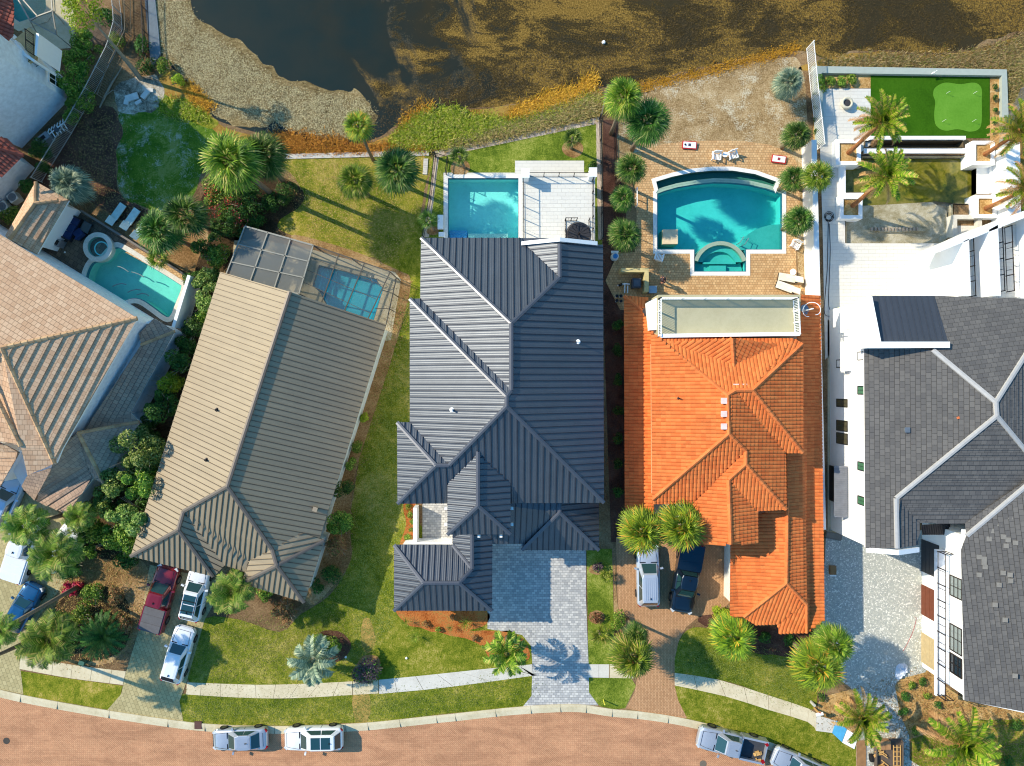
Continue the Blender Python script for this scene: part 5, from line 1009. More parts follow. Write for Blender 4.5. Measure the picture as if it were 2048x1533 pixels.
fence([(236, -30), (244, 30), (246, 60), (232, 108), (190, 190), (145, 268), (85, 365)], 1.5, plain('dull_white', (176, 176, 172), .6), 'long pale picket fence behind the tall white stucco house', pick=.022)
fence([(262, -30), (264, 75), (232, 140), (210, 200)], 1.2, plain('grey_timber', (120, 110, 92), .9), 'weathered timber fence outside the pale picket fence', pick=.03, step=.2, name='timber_fence')
fence([(295, -20), (300, 118)], 1.2, BLACK, 'dark railing along the dock edge at the top left of the pond')
fence([(2040, 180), (1998, 260)], 1.5, GREYM, 'short grey picket fence at the right edge above the palms', pick=.03)
wall_thing('dock_path', 'flat blue-grey strip of dock along the pond at the top left', gp([(285, -60), (305, -60), (318, 60), (322, 110), (304, 138), (296, 60)]), .12, plain('dock_grey', (118, 128, 134), .9), cat='dock')
# screen enclosures
sc = NT('insect_screen'); tr = sc.n('BsdfTransparent'); mx = sc.n('MixShader'); mx.inputs[0].default_value = .28; sc.done(lin((96, 96, 92)), .8, 0, .2); sc.l(tr.outputs[0], mx.inputs[1]); sc.l(sc.p.outputs[0], mx.inputs[2]); sc.l(mx.outputs[0], sc.out.inputs[0])
sc2 = NT('dense_screen'); tr = sc2.n('BsdfTransparent'); mx = sc2.n('MixShader'); mx.inputs[0].default_value = .62; sc2.done(lin((128, 128, 124)), .8, 0, .2); sc2.l(tr.outputs[0], mx.inputs[1]); sc2.l(sc2.p.outputs[0], mx.inputs[2]); sc2.l(mx.outputs[0], sc2.out.inputs[0])
FR = plain('cage_frame', (150, 148, 138), .5, .2); FRD = plain('cage_frame_dark', (84, 80, 72), .5, .2)
root = thing('screen_enclosure', 'flat roofed screen enclosure over the blue pool behind the brown metal roofed house', 'pool cage', G(640, 570))
def Pz(x, y, h): return W(x, y, h)
h1, h2 = 3.3, 3.0
TL, TM, TR = (490, 453), (626.5, 491), (780.5, 544); BL, BM, BR = (448, 560), (598, 588), (742, 645)
def lp_(a, b, t): return (a[0] + (b[0] - a[0]) * t, a[1] + (b[1] - a[1]) * t)
fr = MB(); s1 = MB()
for i in range(4):
    t_ = i / 3; fr.bar(Pz(*lp_(TL, TM, t_), h1), Pz(*lp_(BL, BM, t_), h1), .09, .09)
for j in range(4):
    t_ = j / 3; fr.bar(Pz(*lp_(TL, BL, t_), h1), Pz(*lp_(TM, BM, t_), h1), .09 if j else .12, .09)
s1.poly([Pz(*TL, h1 - .06), Pz(*TM, h1 - .06), Pz(*BM, h1 - .06), Pz(*BL, h1 - .06)]); s1.build('dense_screen_panel', sc2.mat, root); fr.build('frame', FR, root)
fr = MB(); s2 = MB()
for i in range(4):
    t_ = i / 3; fr.bar(Pz(*lp_(TM, TR, t_), h2), Pz(*lp_(BM, (728, 655), t_), h2), .08, .08)
for j in range(5):
    t_ = j / 4; fr.bar(Pz(*lp_(TM, BM, t_), h2), Pz(*lp_(TR, (728, 655), t_), h2), .08 if j in (0, 4) else .04, .05)
s2.poly([Pz(*TM, h2 - .05), Pz(*TR, h2 - .05), Pz(728, 655, h2 - .05), Pz(*BM, h2 - .05)])
C1, C2 = (793, 556), (772, 650)
fr.bar(Pz(*TR, h2), Pz(*C1, 2.2), .07, .07); fr.bar(Pz(*C1, 2.2), Pz(*C2, 2.2), .07, .07); fr.bar(Pz(*C1, 2.2), G(790, 560) , .06, .06)
for k in (.33, .66, 1): fr.bar(Pz(*lp_(TR, (735, 655), k), h2), Pz(*lp_(C1, C2, k), 2.2), .05, .05)
for (x, y) in ((490, 453), (558, 472), (626, 491), (703, 517), (780, 544)): q = Pz(x, y, 3.1); fr.bar((q.x, q.y, 0), (q.x, q.y, 3.1), .07, .07)
for k in (0, .33, .66): q = Pz(*lp_(C1, C2, k), 2.2); fr.bar((q.x, q.y, 0), (q.x, q.y, 2.2), .06, .06)
s2.poly([Pz(*TR, h2 - .05), Pz(*C1, 2.15), Pz(*C2, 2.15), Pz(735, 655, h2 - .05)])
for a, b, ha, hb in ((TM, TR, h2, h2), (C1, C2, 2.2, 2.2), (TL, TM, h1, h1)):
    A, B = Pz(*a, ha), Pz(*b, hb); s2.poly([(A.x, A.y, 0), (B.x, B.y, 0), B, A])
s2.build('screen_panel', sc.mat, root); fr.build('side_frame', FRD, root)
root = thing('screen_enclosure', 'beige framed pool cage corner over the small pool in the top left corner', 'pool cage', G(90, 60)); mb = MB()
ks = [(20, -30, 3.2), (60, 42, 3.2), (75, 33, 3.2), (105, 22, 3.2), (113, 70, 2.6), (98, -60, 3.2)]
V_ = [W(*k) for k in ks]
for a, b in ((0, 1), (1, 2), (2, 3), (3, 5), (3, 4), (2, 0), (1, 4)): mb.bar(V_[a], V_[b], .09, .09)
mb.bar(V_[4], G(143, 95), .06, .06); mb.bar(V_[3], G(128, 48), .06, .06); mb.bar(V_[1], G(92, 100), .06, .06); mb.build('frame', FR, root)
mb = MB(); mb.poly([V_[0], V_[1], V_[2], V_[3], V_[5]]); mb.poly([V_[1], V_[4], V_[3], V_[2]]); mb.build('screen_panel', sc.mat, root)
sheet('pool_deck', gp([(-100, -100), (128, -100), (150, 40), (148, 96), (96, 100), (40, 60), (-60, 20)]), Z(2), M_BEIGE, [HOLES[7]])
sheet('path', gs([(170, 60), (215, 40), (246, 50), (240, 80), (205, 90), (180, 85)], 4, .1), Z(2), M_PAVB)

# ================================================================ VEHICLES
def plan(L, Wd, n=9, rf=.42, rr=.32, taper=.94):
    # rounded outline of a car seen from above, front towards +x
    pts = []; hx, hy = L / 2, Wd / 2
    for cx, cy, r_, a0 in ((hx - rf, hy * taper - rf, rf, 90), (hx - rf, -(hy * taper - rf), rf, 0)):
        pts += [(cx + r_ * math.cos(R(a0 - k * 90 / (n - 1))), cy + r_ * math.sin(R(a0 - k * 90 / (n - 1)))) for k in range(n)]
    pts.append((0, -hy))
    for cx, cy, r_, a0 in ((-hx + rr, -(hy * .97 - rr), rr, -90), (-hx + rr, hy * .97 - rr, rr, 180)):
        pts += [(cx + r_ * math.cos(R(a0 - k * 90 / (n - 1))), cy + r_ * math.sin(R(a0 - k * 90 / (n - 1)))) for k in range(n)]
    pts.append((0, hy)); return pts
def loft(mb, rings, m=0, cap=True):
    n = len(rings[0]); i0 = len(mb.v)
    for r_ in rings: mb.v += [tuple(p) for p in r_]
    for i in range(len(rings) - 1):
        for j in range(n):
            a, b = i0 + i * n + j, i0 + i * n + (j + 1) % n; mb.f.append((a, a + n, b + n, b)); mb.m.append(m)
    if cap: mb.f.append(tuple(i0 + (len(rings) - 1) * n + j for j in range(n))[::-1]); mb.m.append(m)
def vehicle(name, label, px, py, ang, L=4.7, Wd=1.85, H=1.65, paint=None, kind='suv', sunroof=False, rack=False, ribs=0, cargo=None, group=None, hood=None, cat=None, xx=0, two=False):
    cx, cy = (px - 1024) * (1 - .9 / HC) + 1024, (py - 766.5) * (1 - .9 / HC) + 766.5
    root = thing(name, label, cat or {'suv': 'car', 'sedan': 'car', 'pickup': 'pickup truck'}[kind], G(cx, cy), R(ang), group)
    zb = {'suv': 1.0, 'sedan': .88, 'pickup': 1.1}[kind]; hx, hy = L / 2, Wd / 2; body = MB()
    if kind == 'suv': x0, x1, t0, t1 = -hx + .12, hx * .42, -hx + .55, hx * .12
    elif kind == 'sedan': x0, x1, t0, t1 = -hx + .55, hx * .40, -hx + 1.2, hx * .08
    else: x0, x1, t0, t1 = -hx * .14 - .25, hx * .50, -hx * .14 - .05, hx * .24
    pl = plan(L, Wd)
    def ring(s_, z, zf=None, xlim=None):
        o = []
        for x, y in pl:
            xx_ = x * (1 - (1 - s_) * .5); yy_ = y * s_
            if xlim is not None: xx_ = max(xx_, xlim)
            zz = z if zf is None else zf(xx_, z)
            o.append((xx_, yy_, zz))
        return o
    dip = (lambda x, z: z - max(0, (x - x1) / (hx - x1)) ** 1.6 * .22 - (max(0, (x0 - x) / (hx + x0 + .01)) ** 2 * .08 if kind == 'sedan' else 0))
    xl = None if kind != 'pickup' else x0 - .06
    rings = [ring(.95, .22, None, xl), ring(.99, .34, None, xl), ring(1.0, .6, None, xl), ring(.99, zb - .18, dip, xl), ring(.955, zb - .06, dip, xl), ring(.88, zb, dip, xl), ring(.55, zb + .035, dip, xl), ring(.05, zb + .05, dip, xl)]
    loft(body, rings); bo = body.build('body', paint, root, True, True)
    # greenhouse
    yb, yt = hy * .84, hy * .66; zt = H
    B = [(x1, yb * .8), (x1 - .35, yb), (x0 + .25, yb), (x0, yb * .86), (x0, -yb * .86), (x0 + .25, -yb), (x1 - .35, -yb), (x1, -yb * .8)]
    T_ = [(t1, yt * .86), (t1 - .3, yt), (t0 + .25, yt), (t0, yt * .9), (t0, -yt * .9), (t0 + .25, -yt), (t1 - .3, -yt), (t1, -yt * .86)]
    b3 = [(x, y, zb - .02 if kind != 'sedan' else zb - .01) for x, y in B]; t3 = [(x, y, zt - .05) for x, y in T_]
    lerp = lambda p, q, f: tuple(p[k] + (q[k] - p[k]) * f for k in range(3))
    g = MB(); wsd = MB(); rw = MB()
    for i in range(8):
        j = (i + 1) % 8; q = [b3[i], b3[j], t3[j], t3[i]]
        g.poly(q)
        c_ = [sum(v_[k] for v_ in q) / 4 for k in range(3)]; out = Vector((c_[0] * .3 if i in (7, 3) else 0, c_[1], 0)).normalized() if i != 7 and i != 3 else Vector((1 if i == 7 else -1, 0, .5)).normalized()
        if i in (7, 3, 1, 5):
            f0, f1 = (.04, .96); u0, u1 = (.07, .9)
            pa, pb = lerp(b3[i], b3[j], f0), lerp(b3[i], b3[j], f1); pc, pd = lerp(t3[i], t3[j], f1), lerp(t3[i], t3[j], f0)
            w_ = [lerp(pa, pd, u0), lerp(pb, pc, u0), lerp(pb, pc, u1), lerp(pa, pd, u1)]; w_ = [Vector(v_) + out * .014 + Vector((0, 0, .006)) for v_ in w_]
            if i == 7: wsd.poly(w_)
            elif i == 3: rw.poly(w_)
            else:
                mid = lambda a_, b_, f: Vector(a_).lerp(Vector(b_), f)
                for k0, k1 in ((0, .47), (.51, 1)): sw = MB(); sw.poly([mid(w_[0], w_[1], k0), mid(w_[0], w_[1], k1), mid(w_[3], w_[2], k1), mid(w_[3], w_[2], k0)]); sw.build('side_window', CGLASS, root, local=True)
    roof = [(x, y, zt - .05) for x, y in T_]; r2 = [(x * .97 + (t0 + t1) * .015, y * .93, zt - .015) for x, y in T_]; r3 = [(x * .7 + (t0 + t1) * .15, y * .6, zt + .012) for x, y in T_]
    loft(g, [roof, r2, r3]); g.build('cab', paint, root, False, True)
    wsd.build('windshield', CGLASS, root, local=True); rw.build('rear_window', CGLASS, root, local=True); 
    if sunroof:
        s_ = MB(); xm = (t0 + t1) / 2 + .1; s_.box((xm + .32, 0, zt + .014), (.75, yt * 1.5, .02)); s_.box((xm - .5, 0, zt + .014), (.75, yt * 1.5, .02)); s_.build('sunroof', CGLASS, root, local=True)
    if rack:
        s_ = MB()
        for y in (-yt * .95, yt * .95): s_.bar((t0 + .2, y, zt + .07), (t1 - .2, y, zt + .07), .05, .04)
        for x in (t0 + .5, t1 - .7): s_.bar((x, -yt * .95, zt + .08), (x, yt * .95, zt + .08), .05, .03)
        s_.build('roof_rack', BLACK, root, local=True)
    if ribs:
        s_ = MB()
        for k in range(ribs): s_.box(((t0 + t1) / 2, (k - (ribs - 1) / 2) * yt * 1.5 / ribs, zt + .01), ((t1 - t0) * .78, .05, .04))
        s_.build('roof_ribs', paint, root, local=True)
    if two: s_ = MB(); s_.box((t0 + .05, 0, zt - .02), (.25, yt * 1.7, .05)); s_.build('spoiler', BLACK, root, local=True)
    s_ = MB(); s_.box((t0 + .35, 0, zt + .05), (.16, .04, .1)); s_.build('roof_antenna', BLACK, root, local=True)
    for sx in (1, -1):
        for sy in (1, -1):
            r_ = .34 if kind != 'pickup' else .4; w_ = MB(); cx_, cy_ = sx * hx * .62, sy * (hy - .1)
            prof = [(r_ * .6, -.115), (r_ * .95, -.12), (r_, -.06), (r_, .06), (r_ * .95, .12), (r_ * .6, .115)]
            for k in range(18):
                a0, a1 = 2 * math.pi * k / 18, 2 * math.pi * (k + 1) / 18
                for (ra, ya), (rb_, yb_) in zip(prof, prof[1:]): w_.poly([(cx_ + ra * math.cos(a0), cy_ + ya, r_ + ra * math.sin(a0)), (cx_ + ra * math.cos(a1), cy_ + ya, r_ + ra * math.sin(a1)), (cx_ + rb_ * math.cos(a1), cy_ + yb_, r_ + rb_ * math.sin(a1)), (cx_ + rb_ * math.cos(a0), cy_ + yb_, r_ + rb_ * math.sin(a0))])
            wo = w_.build('wheel', RUBBER, root, local=True); w_ = MB()
            yo = cy_ + sy * .1; w_.tube([(cx_, yo - .02, r_), (cx_, yo, r_)], r_ * .6, 14)
            w_.build('rim', RIM, wo, local=True)
            if sx == 1: m_ = MB(); m_.box((x1 - .42, sy * (hy + .08), zb + .05), (.14, .24, .15), rz=-sy * .25); m_.build('mirror', paint, root, local=True)
            l_ = MB()
            if sx == 1: l_.box((hx - .2, sy * (hy * .94 - .24), zb - .27), (.32, .3, .13), rz=-sy * .75); l_.build('headlight', plain('lamp_glass', (200, 206, 210), .2) if 'lamp_glass' not in bpy.data.materials else bpy.data.materials['lamp_glass'], root, local=True)
            else: l_.box((-hx + .14, sy * (hy * .95 - .2), zb - (.16 if kind != 'pickup' else .05)), (.26, .24, .16), rz=sy * .7); l_.build('taillight', plain('lamp_red', (150, 16, 20), .25) if 'lamp_red' not in bpy.data.materials else bpy.data.materials['lamp_red'], root, local=True)
    tr_ = MB(); zh = zb + .015
    tr_.box((x1 + .05, 0, zh - .01), (.07, Wd * .74, .05))
    for sy in (1, -1): tr_.bar((x1 + .1, sy * hy * .74, zh + .005), (hx * .9, sy * hy * .6, zh - .13), .018, .02); tr_.bar(((x0 + x1) / 2, sy * (hy - .006), .4), ((x0 + x1) / 2, sy * (hy - .02), zb - .1), .02, .02)
    tr_.bar((hx * .9, -hy * .6, zh - .13), (hx * .9, hy * .6, zh - .13), .02, .02)
    if kind != 'pickup': tr_.box((-hx + .32 if kind == 'sedan' else -hx + .1, 0, zb - (.02 if kind == 'sedan' else .2)), (.03, Wd * .6, .05))
    tr_.build('panel_gap', BLACK, root, local=True)
    g_ = MB(); g_.box((hx - .05, 0, .5), (.08, Wd * .6, .26)); g_.build('grille', BLACK, root, local=True)
    if kind == 'pickup':
        b_ = MB(); xb0, xb1 = -hx + .03, x0 - .07
        b_.box(((xb0 + xb1) / 2, 0, .62), (xb1 - xb0, Wd * .9, .1))
        for sy in (1, -1): b_.box(((xb0 + xb1) / 2, sy * (hy - .09), .72), (xb1 - xb0, .16, .8))
        b_.box((xb0 + .04, 0, .74), (.09, Wd * .9, .72)); b_.box((xb1 - .02, 0, .82), (.06, Wd * .9, .6)); b_.build('bed', paint, root, local=True)
        c_ = MB()
        if cargo == 'cover':
            c_.box(((xb0 + xb1) / 2, 0, 1.15), (xb1 - xb0 - .1, Wd * .86, .06))
            for k in (1, 2): c_.box((xb0 + (xb1 - xb0) * k / 3, 0, 1.19), (.04, Wd * .84, .03))
            c_.build('bed_cover', plain('tonneau_grey', (96, 94, 96), .7) if hood is None else paint, root, local=True)
        else:
            c_.box(((xb0 + xb1) / 2, 0, .69), (xb1 - xb0 - .1, Wd * .82, .03)); c_.build('bed_liner', plain('bed_liner', (62, 64, 70), .7), root, local=True)
    return root
SILV = carpaint('silver_paint', (176, 182, 192), .4); WH = carpaint('white_car_paint', (232, 234, 238), .05); RED = carpaint('dark_red_paint', (128, 14, 26), .2); DKB = carpaint('dark_blue_paint', (20, 34, 50), .4); BLU = carpaint('bright_blue_paint', (18, 84, 128), .4); LB = carpaint('pale_blue_paint', (180, 200, 222), .2)
vehicle('parked_car', 'silver sedan parked at the kerb, left of the white car with the glass roof', 478, 1482, 182, 4.55, 1.82, 1.42, SILV, 'sedan')
vehicle('parked_car', 'white crossover with large dark glass roof parked at the kerb', 626, 1480, 181, 4.85, 1.92, 1.6, WH, 'suv', sunroof=True)
sp1 = vehicle('pickup_truck', 'silver pickup with scraps in its open bed parked at the kerb', 1464, 1490, 167, 5.7, 1.95, 1.8, SILV, 'pickup')
vehicle('parked_car', 'silver car at the bottom edge right behind the silver pickup', 1600, 1535, 156, 4.7, 1.82, 1.5, SILV, 'suv')
vehicle('parked_car', 'white crossover standing alone on the sandstone drive below the red pickup', 354, 1311, 74, 4.7, 1.85, 1.6, WH, 'suv', two=True)
vehicle('pickup_truck', 'dark red pickup with grey bed cover under the brown roof edge', 318, 1198, 74, 5.6, 1.95, 1.85, RED, 'pickup', cargo='cover')
vehicle('parked_car', 'white car with twin dark roof panes and roof bars under the brown roof edge', 388, 1188, 77, 4.6, 1.85, 1.6, WH, 'suv', sunroof=True, rack=True)
vehicle('parked_car', 'long silver van-like car with ribbed roof beneath the palms on the clay paver drive', 1297, 1152, 91, 5.1, 1.95, 1.75, carpaint('blue_silver_paint', (186, 196, 210), .3), 'suv', ribs=6)
vehicle('pickup_truck', 'dark navy pickup on the clay paver drive beside the ribbed silver car', 1374, 1158, -100, 5.8, 2.0, 1.9, DKB, 'pickup', cargo='cover', hood=1)
vehicle('parked_car', 'pale silver-blue car half hidden at the left frame edge below the tan tile roof', 8, 1004, 65, 4.9, 1.9, 1.6, LB, 'suv')
vehicle('pickup_truck', 'white pickup with ribbed cover under the palm fronds at far left', 42, 1098, 72, 5.6, 2.0, 1.85, WH, 'pickup', cargo='cover', hood=1)
vehicle('parked_car', 'white car mostly covered by palm fronds right of the white pickup', 122, 1092, 55, 4.8, 1.9, 1.6, WH, 'suv')
vehicle('parked_car', 'bright blue car under the leaning palm trunk at lower left', 44, 1216, 62, 4.2, 1.8, 1.5, BLU, 'suv')
def put(root, mb, name, mat): return mb.build(name, mat, root, local=True)
sx_ = thing('cardboard_box', 'opened cardboard box in the bed of the silver pickup', 'box', (*G(1508, 1497).xy, .72)); mb = MB(); mb.box((0, 0, .1), (.34, .3, .2), rz=.3); put(sx_, mb, 'box_body', WOOD); mb = MB(); mb.box((.25, .05, .2), (.2, .28, .02), rz=.3, ry=.4); mb.box((-.25, -.05, .2), (.2, .28, .02), rz=.3, ry=-.4); put(sx_, mb, 'flap', WOOD)
mb = MB(); mb.box((*G(1512, 1515).xy, .76), (.36, .5, .05), rz=.1); mb.box((*G(1508, 1512).xy, .79), (.1, .5, .03), rz=.5); o = mb.build('plywood_board', WOOD); tag(o, 'pale board lying in the bed of the silver pickup', 'board')
# trailer of lumber
root = thing('lumber_trailer', 'open trailer stacked with timber on the cobbled drive at the bottom right', 'trailer', (*G(1768, 1505).xy, 0), 0)
mb = MB(); mb.box((0, -.4, .55), (2.2, 3.6, .12))
for sx in (-1.08, 1.08): mb.box((sx, -.4, .78), (.06, 3.6, .4))
put(root, mb, 'deck', plain('trailer_deck', (96, 84, 74), .8)); mb = MB()
for sx in (-1.2, 1.2): mb = MB(); mb.tube([(sx - .1, -.3, .33), (sx + .1, -.3, .33)], .33, 14); put(root, mb, 'wheel', RUBBER)
random.seed(5)
root2 = thing('timber_ladder', 'long timber ladder laid along the lumber trailer', 'ladder', (*G(1782, 1505).xy, .9)); mb = MB()
for x in (-.28, 0, .28): mb.box((x, -.4, .03), (.06, 2.9, .06))
for k in range(8): mb.box((0, -1.75 + k * .38, .07), (.62, .05, .03))
put(root2, mb, 'ladder_frame', WOOD)
for k in range(12):
    q = G(1752 + random.uniform(-10, 10), 1500 + random.uniform(-10, 32)); mb = MB(); mb.box((0, 0, 0), (random.uniform(.35, .8), .08, .04), rz=random.uniform(-.9, .9)); o = mb.build('timber_offcut', WOOD); o.location = (q.x, q.y, .72 + k * .012); tag(o, 'short pale timber offcut in the heap on the lumber trailer', 'timber', 'timber offcuts on the trailer')
for x, y, w_, d_, h_, lab in ((1757, 1478, .9, .7, .5, 'brown cardboard box at the front of the lumber trailer'), (1751, 1528, .7, .6, .4, 'plain wooden crate near the bottom edge on the lumber trailer')):
    b_ = thing('storage_box', lab, 'box', (*G(x, y).xy, .62)); mb = MB(); mb.box((0, 0, h_ / 2), (w_, d_, h_)); put(b_, mb, 'box_body', WOOD if y > 1500 else plain('carton', (168, 124, 84), .8)); mb = MB(); mb.box((0, 0, h_ + .01), (.06, d_, .02)); put(b_, mb, 'tape', plain('tape', (150, 110, 70), .5))
mb = MB(); mb.box((*G(1722, 1512).xy, .04), (.8, 2.6, .06)); o = mb.build('wood_panel', plain('wood_panel_mat', (150, 112, 74), .8, var=.2)); tag(o, 'brown panel lying left of the lumber trailer', 'panel')
for lab, lp2, mt in (('bright blue sheet laid across the pavement at lower right', [(1672, 1441), (1693, 1458), (1683, 1484), (1664, 1466)], plain('blue_sheet', (84, 170, 214), .6)), ('white sheet laid on the pavement next to the blue one', [(1694, 1459), (1716, 1472), (1708, 1498), (1684, 1485)], WHITE2)):
    mb = MB(); mb.prism(gp(lp2), .03, .07); o = mb.build('ground_sheet', mt); tag(o, lab, 'sheet')
mb = MB(); L_ = smooth_loop([(1790, 1352), (1793, 1332), (1804, 1327), (1814, 1330), (1815, 1342), (1806, 1352), (1796, 1360)], 3)
cx_, cy_ = 1803, 1343
for i in range(len(L_)):
    a, b = L_[i], L_[(i + 1) % len(L_)]; A, B, C0 = G(*a), G(*b), G(cx_, cy_); mb.poly([(A.x, A.y, .02), (B.x, B.y, .02), (*B.lerp(C0, .4).xy, .22 + .08 * (i % 3)), (*A.lerp(C0, .4).xy, .22 + .08 * ((i + 2) % 3))]); mb.poly([(*B.lerp(C0, .4).xy, .22 + .08 * (i % 3)), (*A.lerp(C0, .4).xy, .22 + .08 * ((i + 2) % 3)), (C0.x, C0.y, .3)])
o = mb.build('white_tarp', plain('tarp_white', (210, 218, 232), .6)); tag(o, 'crumpled white tarp at the lower edge of the cobbled drive', 'tarp')
ORD = ['first', 'second', 'third', 'fourth', 'fifth', 'sixth', 'seventh', 'eighth', 'ninth', 'tenth', 'eleventh']
# ================================================================ PLANTS
def mesh_np(name, V, F4, mats, idx=None):
    me = bpy.data.meshes.new(name); V = np.asarray(V, np.float32); F4 = np.asarray(F4, np.int32); k = F4.shape[1]
    me.vertices.add(len(V)); me.vertices.foreach_set('co', V.ravel()); me.loops.add(F4.size); me.loops.foreach_set('vertex_index', F4.ravel())
    me.polygons.add(len(F4)); me.polygons.foreach_set('loop_start', np.arange(0, F4.size, k, dtype=np.int32)); me.polygons.foreach_set('loop_total', np.full(len(F4), k, np.int32))
    for m in (mats if isinstance(mats, (list, tuple)) else [mats]): me.materials.append(m)
    if idx is not None: me.polygons.foreach_set('material_index', np.asarray(idx, np.int32))
    me.update(calc_edges=True); me.validate(); return me
def blades_mesh(name, P0, P1, P2, wdir, w, mat):
    # thin two-part blades: base P0, knee P1, tip P2
    P0, P1, P2, wdir = map(np.asarray, (P0, P1, P2, wdir)); w = np.asarray(w)[:, None]; n = len(P0)
    V = np.stack([P0 - wdir * w * .5, P0 + wdir * w * .5, P1 + wdir * w * .6, P1 - wdir * w * .6, P2 + wdir * w * .12, P2 - wdir * w * .12], 1).reshape(-1, 3)
    b = np.arange(n)[:, None] * 6; F = np.concatenate([b + np.array([[0, 1, 2, 3]]), b + np.array([[3, 2, 4, 5]])]); return mesh_np(name, V, F, mat)
def fan_crown(seed, nf=40, nb=22, droop=1.0, lo=-38, hi=85, wb=.030):
    rs = np.random.RandomState(seed); P0, P1, P2, Wd_, Ww = [], [], [], [], []
    for f in range(nf):
        az = f * 2.39996 + rs.uniform(-.25, .25); t = (f + .5) / nf; el = R(hi + (lo - hi) * t ** .8 + rs.uniform(-8, 8)); pl_ = .42 + .1 * rs.rand()
        d = np.array([math.cos(az) * math.cos(el), math.sin(az) * math.cos(el), math.sin(el)]); side = np.array([-math.sin(az), math.cos(az), 0]); nrm = np.cross(d, side)
        if nrm[2] < 0: nrm = -nrm
        hub = d * pl_; hub[2] -= .06 * t
        P0.append(d * .03); P1.append(hub * .5); P2.append(hub); Wd_.append(side); Ww.append(.035)
        for k in range(nb):
            a = (k / (nb - 1) - .5) * R(215) + rs.uniform(-.04, .04); q = d * math.cos(a) + side * math.sin(a) - nrm * .18 * abs(math.sin(a)); L_ = (.58 + rs.uniform(-.05, .05)) * (1 - .28 * (abs(a) / 1.9) ** 2)
            m_ = hub + q * L_ * .6 + nrm * .02; e_ = hub + q * L_; e_ = e_ + np.array([0, 0, -1]) * droop * L_ * (.16 + .2 * rs.rand()) ; w_ = -d * math.sin(a) + side * math.cos(a)
            P0.append(hub); P1.append(m_); P2.append(e_); Wd_.append(w_); Ww.append(wb * (1 - .3 * abs(a) / 1.9))
    return P0, P1, P2, Wd_, Ww
def pinnate_crown(seed, nf=34, nl=26, lo=-25, hi=80, arch=.7, ll=.26, w=.016, az0=0, az1=2 * math.pi, lift=.25):
    rs = np.random.RandomState(seed); P0, P1, P2, Wd_, Ww = [], [], [], [], []
    for f in range(nf):
        az = az0 + ((f * 2.39996) % (2 * math.pi)) / (2 * math.pi) * (az1 - az0) + rs.uniform(-.12, .12); t = (f + .5) / nf; el = R(hi + (lo - hi) * t + rs.uniform(-6, 6)); Lf = 1 * rs.uniform(.85, 1.05)
        side = np.array([-math.sin(az), math.cos(az), 0]); pts = []; p = np.zeros(3); e = el
        for k in range(11):
            pts.append(p.copy()); p = p + np.array([math.cos(az) * math.cos(e), math.sin(az) * math.cos(e), math.sin(e)]) * Lf / 10; e -= arch * .16 * (k / 5 + .4)
        pts = np.array(pts); nseg = 10
        for k in range(0, nseg): P0.append(pts[k]); P1.append((pts[k] + pts[k + 1]) / 2); P2.append(pts[k + 1]); Wd_.append(side); Ww.append(.024)
        for k in range(nl):
            s_ = .12 + .88 * (k + .5) / nl; x = s_ * nseg; i = min(int(x), nseg - 1); c = pts[i] + (pts[i + 1] - pts[i]) * (x - i); d = pts[i + 1] - pts[i]; d = d / np.linalg.norm(d); up = np.cross(d, side); up = up if up[2] > 0 else -up
            l_ = ll * math.sin(math.pi * (.12 + .8 * s_)) ** .7 * rs.uniform(.85, 1.1)
            for sg in (1, -1):
                q = side * sg * .78 + d * .55 + up * lift; q /= np.linalg.norm(q); P0.append(c); P1.append(c + q * l_ * .55); P2.append(c + q * l_ + np.array([0, 0, -.15 * l_])); Wd_.append(d * .8 - side * sg * .5); Ww.append(w)
    return P0, P1, P2, Wd_, Ww
L_FAN = leaf_mat('palm_frond_green', (52, 88, 18), (138, 164, 44), (206, 186, 100), .94, .22)
L_FAND = leaf_mat('palm_frond_deep', (28, 64, 20), (92, 130, 44), (168, 166, 100), .94, .2)
L_FANY = leaf_mat('palm_frond_yellow', (64, 100, 22), (158, 182, 48), (222, 170, 60), .93, .2)
L_BLUE = leaf_mat('palm_frond_silver', (78, 104, 84), (152, 168, 138), (200, 200, 160), .93, .15)
L_PIN = leaf_mat('feather_frond_green', (54, 94, 24), (132, 166, 56), (190, 180, 96), .94, .22)
L_PHX = leaf_mat('date_frond_green', (66, 98, 16), (150, 168, 36), (190, 156, 84), .86, .2)
L_DRY = leaf_mat('dry_frond', (150, 112, 66), (200, 160, 104), None, 1, .1)
L_SAGO = leaf_mat('cycad_frond', (30, 74, 26), (76, 118, 44), None, 1, .15)
L_BUSH = leaf_mat('shrub_leaf', (42, 86, 24), (134, 168, 54), (190, 198, 90), .92, .26)
L_DARK = leaf_mat('dark_shrub_leaf', (20, 58, 22), (84, 126, 46), None, 1, .2)
L_TREE = leaf_mat('tree_leaf', (48, 92, 34), (158, 182, 86), (206, 210, 126), .9, .28)
L_LIME = leaf_mat('lime_leaf', (110, 142, 22), (178, 190, 50), None, 1, .3)
L_TWIG = leaf_mat('brown_twig_leaf', (110, 74, 48), (176, 128, 84), (110, 124, 60), .85, .1)
L_PURP = leaf_mat('purple_leaf', (62, 44, 54), (116, 96, 104), (96, 150, 52), .86, .15)
L_REDL = leaf_mat('red_bract', (150, 20, 50), (214, 50, 84), (236, 120, 120), .85, .25)
L_REDF = leaf_mat('red_flower', (150, 26, 40), (206, 62, 70), (222, 120, 110), .85, .25)
BARK = plain('palm_bark', (128, 112, 94), .9, var=.3, scale=9); BARKO = plain('orange_bark', (160, 104, 62), .9, var=.3, scale=7); BARKG = plain('grey_bark', (150, 140, 122), .9, var=.25, scale=6)
CR = {}
